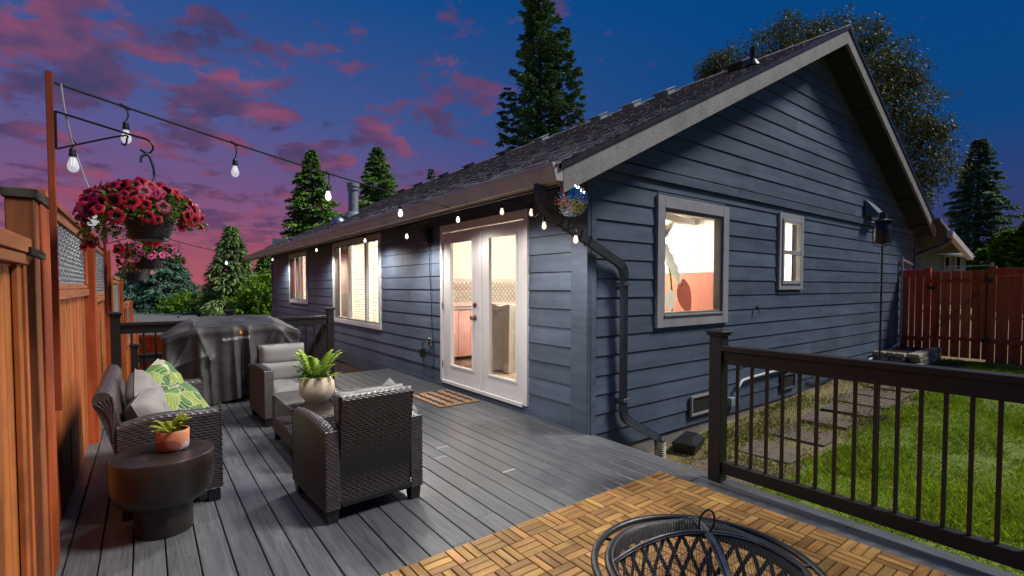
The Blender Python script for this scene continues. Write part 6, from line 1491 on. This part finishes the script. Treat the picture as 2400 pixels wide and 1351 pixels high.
# logo
def fy(x, z):
    ze = float(zshoulder(x, GYf)) - .012; s = (ze - z) / (ze - .09); return GYf - float(frontfold(np.float64(x), np.float64(max(s, 0))))
M['logo_white'] = mat('logo_white', (.5, .5, .5), .5, .02, 4, bump=0, rand=0); M['logo_orange'] = mat('logo_orange', (.8, .22, .03), .5, .02, 4, bump=0, rand=0)
def text_mesh(body, size, bold=0.):
    cu = bpy.data.curves.new('text', 'FONT'); cu.body = body; cu.size = size; cu.offset = bold; cu.resolution_u = 3; o = bpy.data.objects.new('text_tmp', cu); COL.objects.link(o)
    bpy.context.view_layer.update(); me = bpy.data.meshes.new_from_object(o.evaluated_get(bpy.context.evaluated_depsgraph_get())); bpy.data.objects.remove(o); return me
def on_cover(me, x0, z0, w, tilt, name, m):
    bm = bmesh.new(); bm.from_mesh(me); bmesh.ops.triangulate(bm, faces=bm.faces); bmesh.ops.subdivide_edges(bm, edges=[e for e in bm.edges if e.calc_length() > .012], cuts=1)
    xs = [v.co.x for v in bm.verts]; k = w / (max(xs) - min(xs)); mn = min(xs)
    for v in bm.verts:
        x = x0 + (v.co.x - mn) * k; z = z0 + v.co.y * k + (x - x0) * tilt; v.co = Vector((x, fy(x, z) - .005, z)) - W(gr_)
    bm.to_mesh(me); bm.free(); me.materials.clear(); me.materials.append(m); return link(name, me, cov_)
on_cover(text_mesh('BLACKSTONE', .06, .0016), .73, .765, .285, .06, 'logo_text', M['logo_white'])
fl = MB(); fl.add([(0, 0, 0), (.30, .0, 0), (.62, .0, 0), (1.0, .0, 0), (.80, .45, 0), (.55, .55, 0), (.62, .95, 0), (.22, .52, 0), (.3, .30, 0)], [(0, 1, 8), (1, 5, 7, 8), (1, 2, 5), (2, 3, 4), (5, 6, 7), (2, 4, 5)])
on_cover(fl.mesh('logo_flame'), .895, .836, .055, .06, 'logo_flame', M['logo_orange'])
mb = MB(); mb.tube([(x, fy(x, .835) - .004, .845 + .0 * x) for x in np.linspace(.62, 1.28, 40)], .0022, 4)
mb2 = MB(); mb2.tube([(x, fy(x, .37) - .003, .37) for x in np.linspace(.93, 1.05, 10)], .0022, 4); mb2.build('stitching', M['steel'], cov_)
for x_ in (.35, 1.4):
    for y_ in (6.85, 7.25): mb = MB(); mb.lathe([(.02, 0), (.035, .01), (.035, .06), (.02, .07), (.015, .12)], (x_, y_, .001), 12); mb.build('caster', M['black_metal'], gr_)
# ------------------------------------------------------------------ red fence and gate across the side yard
rf = thing('red_fence', 'dark red board fence crossing the side yard beyond the lawn', 'fence', (12.75, 1.2, -.05))
FX = 12.75
def rboard(y0, y1, z0, z1, par, x0=FX, th=.02):
    mb = MB(); dx = rng.uniform(-.004, .004); mb.box(x0 + dx, x0 + th + dx, y0, y1, z0, z1, b=.003); mb.build('fence_board', M['redfence'], par)
for y0, y1 in ((3.10, 3.24), (3.00, 3.085), (2.87, 2.985)): rboard(y0, y1, .05, 1.66, rf)
mb = MB(); mb.box(FX - .045, FX - .002, 2.85, 3.25, 1.62, 1.76, b=.004); mb.build('rail', M['redfence'], rf); mb = MB(); mb.box(FX - .045, FX - .002, 2.85, 3.25, .30, .39, b=.004); mb.build('rail', M['redfence'], rf)
mb = MB(); mb.box(FX - .06, FX + .03, 2.745, 2.845, -.2, 1.80, b=.005); mb.build('post', M['redfence'], rf)
mb = MB(); mb.box(FX - .06, FX + .03, 1.795, 1.90, -.2, 1.80, b=.005); mb.build('post', M['redfence'], rf)
y = 1.785
while y > -6:
    y2 = y - .165; rboard(y2, y, -.02, 1.62, rf); y = y2 - rng.uniform(.008, .018)
mb = MB(); mb.box(FX - .05, FX - .003, -6, 1.79, 1.622, 1.76, b=.004); mb.build('rail', M['redfence'], rf); mb = MB(); mb.box(FX - .045, FX - .003, -6, 1.79, .34, .43, b=.004); mb.build('rail', M['redfence'], rf)
gt = thing('garden_gate', 'dark red board gate with two rails and black latch in the side yard fence', 'gate', (12.75, 2.3, 0))
y = 2.735
for i in range(6):
    y2 = y - .137; rboard(y2, y, .02, 1.73 - .01 * (i % 2), gt, FX + .002); y = y2 - rng.uniform(.012, .02)
for z0, z1 in ((1.50, 1.56), (.36, .42)): mb = MB(); mb.box(FX - .05, FX - .002, 1.92, 2.74, z0, z1, b=.004); mb.build('rail', M['redfence'], gt)
for y0 in (1.93, 2.64): mb = MB(); mb.box(FX - .03, FX - .001, y0, y0 + .08, .425, 1.495, b=.004); mb.build('stile', M['redfence'], gt)
mb = MB(); mb.beam((FX - .012, 2.62, .6), (FX - .012, 1.95, 1.4), .012, .012); mb.build('brace_wire', M['black_metal'], gt)
for z_ in (1.53, .39): mb = MB(); mb.box(FX - .07, FX - .052, 1.83, 1.96, z_ - .04, z_ + .04, b=.003); mb.build('hinge', M['black_metal'], gt)
mb = MB(); mb.box(FX - .075, FX - .055, 2.66, 2.80, 1.36, 1.42, b=.004); mb.tube([(FX - .09, 2.72, 1.39), (FX - .12, 2.72, 1.39)], .012, 8); mb.build('latch', M['black_metal'], gt)
# stone planter in the corner
pl = thing('stone_planter', 'low stacked stone planter in the corner by the red fence', 'planter', (12.2, 2.9, -.05))
for lay in range(3):
    x = 11.1 + .1 * (lay % 2)
    while x < 12.7:
        w = rng.uniform(.16, .3); mb = MB(); mb.obox((x + w / 2, 2.62 + rng.uniform(-.02, .02), -.02 + lay * .085), (w / 2 - .006, .09, .039), ((math.cos(.0), math.sin(rng.uniform(-.05, .05)), 0), (0, 1, 0), (0, 0, 1)), b=.014); mb.build('stone', M['stone'], pl); x += w
    y = 2.72
    while y < 3.2:
        w = rng.uniform(.14, .24); mb = MB(); mb.obox((11.12 + rng.uniform(-.02, .02), y + w / 2, -.02 + lay * .085), (.09, w / 2 - .006, .039), b=.014); mb.build('stone', M['stone'], pl); y += w
mb = MB(); mb.box(11.2, 12.72, 2.7, 3.22, -.1, .16); mb.build('soil', M['soil'], pl)
# ------------------------------------------------------------------ torch on a pole, trap box
tb = onZ(2053, 1230, -.397); th_ = at(2068, 545, 3.66)
to = thing('garden_torch', 'black metal garden torch with conical lid on a thin pole in the lawn', 'garden torch', tb)
tb, th_ = Vector(tb), Vector(th_); axis = (th_ - tb); 
mb = MB(); mb.tube([tb, tb + axis * .35, tb + axis * .955], .0075, 8); mb.build('pole', M['black_metal'], to, smooth=True)
mb = MB(); mb.lathe([(.02, -.085), (.05, -.08), (.053, -.075), (.053, .075), (.05, .078)], tuple(th_), 24, cap=False); mb.build('canister', M['black_metal'], to, smooth=True)
mb = MB(); mb.lathe([(.066, .076), (.066, .084), (.034, .098), (.03, .10), (.022, .15), (.001, .152)], tuple(th_), 24); mb.build('lid', M['black_metal'], to, smooth=False)
for k in range(4):
    a = k * math.pi / 2 + .5; d = Vector((math.cos(a), math.sin(a), 0)); mb = MB(); mb.tube(cubic([tb + axis * .95, tb + axis * .955 + d * .03, th_ + d * .058 + Vector((0, 0, -.07)), th_ + d * .058 + Vector((0, 0, .08))], 4), .003, 5); mb.build('cage_wire', M['black_metal'], to)
mb = MB(); mb.tube([th_ + Vector((-.06, .03, .08)), th_ + Vector((-.065, .03, .05)), th_ + Vector((-.068, .03, .02))], .002, 4); mb.build('chain', M['steel'], to)
tr = thing('bait_box', 'black plastic bait station box on the bare ground below the gable wall', 'box', (4.72, 3.06, -.38))
c = Vector((4.74, 3.05, -.385)); ax = (Vector((.96, .28, 0)), Vector((-.28, .96, 0)), Vector((0, 0, 1)))
mb = MB(); b = [(-.16, -.11, .0), (.16, -.11, 0), (.16, .11, 0), (-.16, .11, 0), (-.175, -.12, .09), (.175, -.12, .09), (.175, .12, .09), (-.175, .12, .09)]
P = [c + ax[0] * p[0] + ax[1] * p[1] + ax[2] * p[2] for p in b]; mb.add(P, [(0, 1, 2, 3), (4, 7, 6, 5), (0, 4, 5, 1), (1, 5, 6, 2), (2, 6, 7, 3), (3, 7, 4, 0)]); mb.build('base', M['black_metal'], tr)
mb = MB(); b = [(-.182, -.126, .092), (.182, -.126, .092), (.182, .126, .092), (-.182, .126, .092), (-.178, -.122, .115), (.178, -.122, .115), (.178, .122, .115), (-.178, .122, .115), (-.13, -.07, .17), (.13, -.07, .17), (.13, .07, .17), (-.13, .07, .17)]
P = [c + ax[0] * p[0] + ax[1] * p[1] + ax[2] * p[2] for p in b]; mb.add(P, [(0, 1, 2, 3), (0, 4, 5, 1), (1, 5, 6, 2), (2, 6, 7, 3), (3, 7, 4, 0), (4, 8, 9, 5), (5, 9, 10, 6), (6, 10, 11, 7), (7, 11, 8, 4), (8, 11, 10, 9)]); mb.obox(c + Vector((0, 0, .176)), (.10, .012, .006), ax, b=.003); mb.obox(c + Vector((0, 0, .176)) + ax[1] * .04, (.10, .006, .004), ax, b=.002); mb.build('lid', M['black_metal'], tr)
# small things lying on the deck
M['dry_leaf'] = mat('dry_leaf', (.3, .15, .06), .8, .3, 20, bump=.3)
V, F = [], []
n = 220; P = np.stack([rng.uniform(-.3, 3.0, n), rng.uniform(1.6, 7, n), np.full(n, .004)], -1); d = unit(np.stack([rng.normal(size=n), rng.normal(size=n), np.zeros(n)], -1)); s = np.cross(d, np.array([0, 0, 1.])); s[:, 2] += .3
v, f = kite(n, P, d, s, rng.uniform(.006, .022, n), rng.uniform(.003, .008, n)); raw('leaf_litter', v, f, M['dry_leaf'], kind='stuff')

# ------------------------------------------------------------------ trees
def trunk_mesh(t_, base, h, r, lean=(0, 0)):
    mb = MB(); b = Vector(base); mb.tube([b + Vector((lean[0] * q * q, lean[1] * q * q, h * q)) for q in np.linspace(0, 1, 8)], [r * (1 - .88 * q) for q in np.linspace(0, 1, 8)], 9); return mb.build('trunk', M['bark'], t_, smooth=True)
def conifer(name, lab, base, h, rad, m, nb=130, per=70, ln=.32, wd=.16, droop=.25, up=.1, bare=.08, prof=None, group=None, seed=1, fine=.66, jit=.25, subs=()):
    r = np.random.default_rng(seed); t_ = thing(name, lab, 'tree', base, group); trunk_mesh(t_, base, h * .97, .022 * h)
    prof = prof or (lambda q: (1 - q) ** .85)
    C, D, S, LN = [], [], [], []
    per = int(per * 1.95)
    jobs = [(i, nb, h, rad, bare, 0, 0) for i in range(nb)] + [(i, n2, h2, r2, b2, x2, y2) for (x2, y2, b2, h2, r2, n2) in subs for i in range(n2)]
    for (i, nb_, h_, rad_, bare_, ox, oy) in jobs:
        q = bare_ + (1 - bare_) * (i + r.uniform(0, 1)) / nb_; q = min(q, .995); z = h_ * q; R = rad_ * prof((q - bare_ * (ox != 0)) / (1 - bare_ * (ox != 0))) * r.uniform(1 - jit, 1 + jit * .6) + .02 * rad_
        th = i * 2.399 + r.uniform(-.4, .4); d = np.array([math.cos(th), math.sin(th), 0.]); k = max(6, int(per * (.25 + .75 * R / rad)))
        u = r.uniform(.12, 1, k) ** .65; side = np.array([-d[1], d[0], 0.]); wsp = .34 * R * (1 - u * .75) + .03
        zz = z + up * R * u - droop * R * u ** 2 + r.normal(0, .035, k) * R * .8
        off = r.normal(0, 1, k) * wsp * .6; P = np.stack([ox + d[0] * R * u + side[0] * off, oy + d[1] * R * u + side[1] * off, zz - abs(off) * .25], -1)
        C.append(P); dd = d[None] * r.uniform(.4, 1, (k, 1)) + side[None] * (np.sign(off) * r.uniform(.1, .9, k))[:, None]; dd = np.concatenate([dd[:, :2], (-r.uniform(.0, .9, k) * (droop + .25) * 1.5 + up * .6)[:, None]], 1); D.append(unit(dd)); 
        LN.append(np.full(k, 1.0))
        # spray fans
    C = np.concatenate(C); D = np.concatenate(D); n = len(C); S = unit(np.cross(D, unit(np.array([0, 0, 1.]) + r.normal(0, .45, (n, 3)))))
    C = C + np.array(base)
    v, f = kite(n, C, D, S, r.uniform(.6, 1.35, n) * ln * fine, r.uniform(.6, 1.3, n) * wd * fine, .15)
    raw('crown', v, f, m, t_, kind=None); 
    for i in range(0, nb, max(6, nb // 16)):
        mb = MB()
        q = bare + (1 - bare) * i / nb; th = i * 2.399; R = rad * prof(q) * .7; b = Vector(base) + Vector((0, 0, h * q)); mb.tube([b, b + Vector((math.cos(th) * R * .5, math.sin(th) * R * .5, up * R * .5)), b + Vector((math.cos(th) * R, math.sin(th) * R, up * R - droop * R))], [.012 * h * (1 - q) * .5 + .01, .008 * h * (1 - q) * .5 + .008, .006], 5); mb.build('limb', M['bark'], t_)
    return t_
def broadleaf(name, lab, cat, base, blobs, m, ln, wd, n, trunk_r=.12, droop=.1, seed=2, group=None, hole=.35, flat=0.):
    """crown: many twig clusters scattered over overlapping lobes"""
    r = np.random.default_rng(seed); t_ = thing(name, lab, cat, base, group); B = Vector(base); mb = MB(); h0 = min(b_[2] - b_[3] * .6 for b_ in blobs)
    top_ = max(b_[2] for b_ in blobs); mid = B + Vector((0, 0, max(.15, (h0) * .9))); mb.tube([B, (B + mid) / 2 + Vector((.03, 0, 0)), mid], [trunk_r, trunk_r * .85, trunk_r * .7], 9); mb.build('trunk', M['bark'], t_, smooth=True)
    for (x, y, z, R) in blobs:
        mb = MB(); c = B + Vector((x, y, z)); mb.tube(cubic([mid - Vector((0, 0, .05)), mid.lerp(c, .5) + Vector(r.normal(0, .08 * R, 3)), c], 4), [trunk_r * .5 * (1 - .1 * k) for k in range(9)], 6); mb.build('limb', M['bark'], t_, smooth=True)
    tot = sum(b_[3] ** 2 for b_ in blobs); C = []; O = []
    for (x, y, z, R) in blobs:
        k = max(40, int(n * R * R / tot)); nc = max(8, k // 26); d = unit(r.normal(size=(nc, 3))); rr = r.uniform(hole, 1.08, nc) ** .6; cc = d * rr[:, None] * R * np.array([1, 1, .82]); a = r.integers(0, nc, k); p = cc[a] + r.normal(0, .13 * R + ln * .35, (k, 3)) * np.array([1, 1, .7]); C.append(p + np.array([x, y, z])); O.append(unit(d[a]))
    C = np.concatenate(C) + np.array(base); O = np.concatenate(O); N_ = len(C); d = unit(r.normal(size=(N_, 3)) * .9 + O * .8 + np.array([0, 0, -droop])); s = unit(np.cross(d, unit(r.normal(size=(N_, 3)) * .6 + np.array([0, 0, 1]))))
    v, f = kite(N_, C, d, s, r.uniform(.6, 1.3, N_) * ln, r.uniform(.6, 1.3, N_) * wd, droop); raw('crown', v, f, m, t_); return t_
def base_at(px, dist, zoff=0):
    p = at(px, 700, dist); return (p[0], p[1], float(gz(p[0], p[1])) + zoff)
def hgt(px, py, dist, base): return at(px, py, dist)[2] - base[2]
# tall conifer above the roof
b = base_at(1262, 27); h = hgt(1262, -45, 27, b)
conifer('conifer_tree', 'tallest dark conifer rising high above the middle of the house roof', b, h, 2.35, M['fir'], nb=300, per=95, ln=.36, wd=.2, droop=.05, up=.35, prof=lambda q: 1.0 * (1 - q) ** .5 * (.55 + .45 * math.sin(min(1, q * 1.6 + .28) * math.pi * .62)), seed=5, jit=.55, bare=.1, subs=[(RX[0] * 1.35, RX[1] * 1.35, .5, h * .86, 1.1, 90), (RX[0] * 2.1, RX[1] * 2.1, .42, h * .74, .7, 50), (-RX[0] * 1.75, -RX[1] * 1.75, .42, h * .68, .8, 55)])
b = base_at(735, 30); h = hgt(735, 352, 30, b)
conifer('conifer_tree', 'broad green conifer behind the far end of the house roof beside the flue pipe', b, h, 3.3, M['thuja'], nb=250, per=110, ln=.36, wd=.17, droop=.25, up=.25, prof=lambda q: (1 - q) ** .92, seed=6, jit=.55)
b = base_at(888, 33); h = hgt(888, 345, 33, b)
conifer('conifer_tree', 'second broad conifer right of the flue pipe behind the roof', b, h, 3.5, M['thuja'], nb=250, per=105, ln=.36, wd=.17, droop=.25, up=.25, prof=lambda q: (1 - q) ** .85, seed=7, jit=.55)
b = base_at(1012, 40); h = hgt(1012, 395, 40, b); conifer('conifer_tree', 'small conifer top just showing over the roof left of the tall conifer', b, h, 1.9, M['fir'], nb=120, per=60, ln=.35, wd=.17, seed=8)
b = base_at(385, 31); h = hgt(385, 575, 31, b)
conifer('conifer_tree', 'wide blue green fir behind the far pink flower basket', b, h, 3.6, M['fir_blue'], nb=270, per=120, ln=.34, wd=.12, droop=.25, up=.12, prof=lambda q: (1 - q) ** .7, seed=9, jit=.3)
b = base_at(300, 33); h = hgt(300, 628, 33, b)
conifer('conifer_tree', 'lower blue green fir at the left just above the tall fence', b, h, 3.0, M['fir_blue'], nb=200, per=100, ln=.34, wd=.12, droop=.25, up=.12, prof=lambda q: (1 - q) ** .65, seed=10, jit=.3)
b = base_at(545, 24); h = hgt(545, 530, 24, b)
conifer('cedar_tree', 'pale green cedar with drooping sprays standing left of the house end', b, h, 2.05, M['cedar'], nb=170, per=85, ln=.40, wd=.10, droop=.55, up=.35, prof=lambda q: (1 - q) ** .9, seed=11, jit=.4)
b = base_at(628, 27); h = hgt(628, 592, 27, b)
conifer('cedar_tree', 'green cedar tucked directly behind the far corner of the house', b, h, 1.8, M['thuja'], nb=140, per=85, ln=.36, wd=.14, droop=.5, up=.3, seed=12)
b = base_at(440, 29); broadleaf('leafy_tree', 'mid green rounded tree between the blue fir and the pale cedar', 'tree', b, [(0, 0, 2.3, 1.1), (.8, .1, 1.9, .9), (-.7, 0, 1.8, .9), (1.5, .3, 2.2, .8)], M['hedge'], .22, .13, 4500, seed=13)
b = base_at(478, 17); b = (b[0], b[1], b[2]); 
broadleaf('maple_shrub', 'bright yellow green maple shrub above the covered grill', 'shrub', b, [(0, 0, 1.45, .62), (-.55, .1, 1.3, .5), (.5, -.1, 1.25, .52), (.1, .2, 1.0, .7), (-.2, -.2, .9, .6), (.95, .1, 1.0, .45)], M['maple'], .13, .10, 5200, .05, .25, 14)
b = base_at(612, 19); broadleaf('green_shrub', 'dark leafy green shrub against the far house corner', 'shrub', b, [(0, 0, 1.5, .75), (.3, .3, 2.0, .6), (-.5, 0, 1.1, .6), (.2, 0, .7, .8)], M['hedge'], .15, .09, 5000, .06, .3, 15)
b = base_at(545, 18.5); broadleaf('green_shrub', 'light green shrub right of the maple beyond the grill cover', 'shrub', b, [(0, 0, 1.1, .55), (.45, 0, .9, .5), (-.4, .1, .95, .5)], M['maple'], .13, .09, 2600, .05, .3, 16)
# bare twigs in front of the shrubs
bt = thing('bare_branches', 'bare pale branches standing up in front of the maple shrub', 'branches', base_at(505, 15.5)); bb = W(bt)
for k, (dx, hh, rr_) in enumerate(((-.05, 1.75, .022), (.1, 1.95, .028), (.32, 1.5, .016), (-.3, 1.6, .016), (.75, 1.45, .014), (-.55, 1.4, .012))):
    mb = MB(); mb.tube(cubic([bb, bb + Vector((dx * .3, 0, hh * .4)), bb + Vector((dx * .8 + .05 * math.sin(k * 3), .05, hh * .75)), bb + Vector((dx * 1.3, .1, hh))], 4), [rr_ * (1 - .06 * i) for i in range(13)], 6); mb.build('branch', M['twig'], bt, smooth=True)
b = base_at(338, 15); broadleaf('bamboo_clump', 'yellow green bamboo clump just right of the fence end', 'bamboo', b, [(0, 0, 1.0, .32), (.05, 0, .6, .42), (-.12, .1, 1.3, .22), (.2, .0, 1.15, .2)], M['bamboo'], .13, .03, 1500, .03, .4, 17)
# lower yard: pale roof, bright shrub strip, orange back fence
nr = thing('neighbor_roof', 'low grey shingled shed roof beyond the far railing', 'shed', at(380, 760, 22)); o_ = W(nr)
p0, p1 = Vector(at(300, 757, 21)), Vector(at(475, 752, 21)); q0, q1 = Vector(at(296, 738, 23.5)), Vector(at(455, 733, 23.5)); mb = MB(); mb.add([p0, p1, q1, q0] + [p - Vector((0, 0, .12)) for p in (p0, p1, q1, q0)], [(0, 1, 2, 3), (4, 7, 6, 5), (0, 4, 5, 1), (1, 5, 6, 2), (2, 6, 7, 3), (3, 7, 4, 0)]); mb.build('roof', M['shingle_n'], nr)
mb = MB(); d = (p1 - p0); mb.add([p0 + d * .03 - Vector((0, 0, .1)), p1 - d * .03 - Vector((0, 0, .1)), p1 - d * .03 - Vector((0, 0, 2.4)), p0 + d * .03 - Vector((0, 0, 2.4)), q0 - Vector((0, 0, .1)), q1 - Vector((0, 0, .1)), q1 - Vector((0, 0, 2.6)), q0 - Vector((0, 0, 2.6))], [(0, 1, 2, 3), (1, 5, 6, 2), (4, 0, 3, 7), (4, 7, 6, 5)]); mb.build('wall', M['wall_in'], nr)
mb = MB(); c_ = Vector(at(418, 748, 22)); mb.tube([c_ - Vector((0, 0, .1)), c_ + Vector((0, 0, .12))], .04, 8); mb.build('vent_pipe', M['black_metal'], nr)
b = base_at(455, 15.2); broadleaf('low_shrub', 'low bright green shrub strip behind the orange back fence', 'shrub', (b[0], b[1], b[2]), [(x * .55 - 1.0, .1 * x, .42, .34) for x in range(5)], M['maple'], .1, .07, 2600, .03, .2, 18)
bf = thing('back_fence', 'orange stained board fence low beyond the landing railing', 'fence', at(400, 830, 12.8)); 
for i in range(22):
    c_ = Vector(at(330 + i * 9.0, 800, 12.8)); zt_ = at(330, 787, 12.8)[2]; mb = MB(); mb.obox((c_.x, c_.y, zt_ - .75), (.048, .012, .74), (Vector((RX[0], RX[1], 0)), Vector((DX[0], DX[1], 0)), Vector((0, 0, 1))), b=.003); mb.build('fence_board', M['fence'], bf)
for zz in (.02, .55):
    a_, e_ = Vector(at(326, 787, 12.76)), Vector(at(525, 787, 12.76)); mb = MB(); mb.beam(a_ - Vector((0, 0, zz)), e_ - Vector((0, 0, zz)), .05, .08, b=.004); mb.build('rail', M['fence_h'], bf)
# right side: broad tree behind the gable, conifer, hedge
b = base_at(1985, 26)
cr = lambda px, py: tuple(Vector(at(px, py, 26)) - Vector(b))
bl = [(*cr(px, py), R) for px, py, R in ((1720, 170, 1.6), (1830, 105, 1.5), (1930, 95, 1.6), (2020, 90, 1.1), (2060, 150, 1.6), (2120, 190, 1.1), (2120, 260, 1.7), (2170, 330, 1.3), (2160, 400, 1.5), (2190, 300, .7), (2120, 470, 1.2), (1670, 160, .9), (1990, 230, 2.2))]
broadleaf('broadleaf_tree', 'large loose leaved brownish green tree behind the gable peak', 'tree', b, bl, M['decid'], .17, .085, 36000, .3, .25, 19, hole=.1)
b = base_at(2285, 40); h = hgt(2285, 325, 40, b)
conifer('conifer_tree', 'dark spreading fir at the right edge beyond the red fence', b, h, 3.4, M['fir'], nb=210, per=120, ln=.5, wd=.2, droop=.12, up=.12, prof=lambda q: (1 - q) ** .72, seed=20, jit=.45)
b = base_at(2425, 46); h = hgt(2425, 480, 46, b); conifer('conifer_tree', 'small dark conifer cut off by the right edge of the photo', b, h, 2.2, M['fir'], nb=110, per=70, ln=.5, wd=.2, seed=21)
for (px, py, dist, w, lab, sd_) in ((2365, 548, 22, 1.0, 'bright green clipped hedge tree nearest the right edge', 22), (2310, 588, 24, .7, 'low bright hedge shrub between the neighbour house and the hedge tree', 23), (2420, 520, 21, .9, 'tall hedge tree half outside the right edge', 24)):
    b = base_at(px, dist); h = hgt(px, py, dist, b); conifer('hedge_tree', lab, b, h, w, M['hedge'], nb=170, per=85, ln=.22, wd=.13, droop=-.1, up=.5, prof=lambda q: (1 - q) ** .3, seed=sd_, jit=.2, bare=.02)
# neighbour house
nh = thing('neighbor_house', 'small pale green neighbour house with brown roof beyond the red fence', 'house', at(2240, 640, 27)); o_ = W(nh)
A_ = lambda px, py, d=27: Vector(at(px, py, d))
rx, fx_ = Vector((RX[0], RX[1], 0)), Vector((DX[0], DX[1], 0))
l0, l1 = A_(2150, 588), A_(2264, 602); wall_b = 2.6
mb = MB(); mb.poly([l0, l1, l1 - Vector((0, 0, wall_b)), l0 - Vector((0, 0, wall_b))], fx_ * 4); M['nwall'] = mat('nwall', (.25, .29, .25), .7, .1, 3, bump=.05); mb.build('wall', M['nwall'], nh)
M['nroof'] = mat('nroof', (.17, .14, .11), .95, .25, 20, bump=.3)
e0, e1 = A_(2130, 583, 26.4), A_(2293, 605, 26.4); r0 = A_(2130, 560, 29); r1 = A_(2230, 572, 29); mb = MB(); mb.add([e0, e1, r1, r0] + [p - Vector((0, 0, .1)) for p in (e0, e1, r1, r0)], [(0, 1, 2, 3), (4, 7, 6, 5), (0, 4, 5, 1), (1, 5, 6, 2), (2, 6, 7, 3), (3, 7, 4, 0)]); mb.build('roof', M['nroof'], nh)
mb = MB(); mb.beam(e0 + Vector((0, 0, -.04)), e1 + Vector((0, 0, -.04)), .1, .1); mb.build('gutter', M['white_trim'], nh)
for px in (2219, 2245):
    w_ = bpy.data.objects.new('window', None); COL.objects.link(w_); w_.parent = nh; LOC[w_.name] = W(nh)
    c_ = A_(px, 617, 26.95); mb = MB(); mb.obox(c_, (.16, .03, .38), (rx, fx_, Vector((0, 0, 1)))); mb.build('window_frame', M['white_trim'], w_); mb = MB(); mb.obox(c_ - fx_ * .035, (.10, .01, .32), (rx, fx_, Vector((0, 0, 1)))); mb.build('pane', M['dark'], w_)
gy = thing('yard_railing', 'thin dark metal railing just above the top of the red gate', 'railing', at(2200, 628, 24)); mb = MB()
a_, e_ = A_(2215, 626, 20), A_(2325, 622, 20); mb.beam(a_, e_, .03, .04); mb.build('rail', M['galv'], gy); mb = MB(); c_ = A_(2325, 622, 20); mb.obox(c_ - Vector((0, 0, .5)), (.05, .05, .6), b=.005); mb.build('post', M['galv'], gy)
bpy.context.view_layer.update()
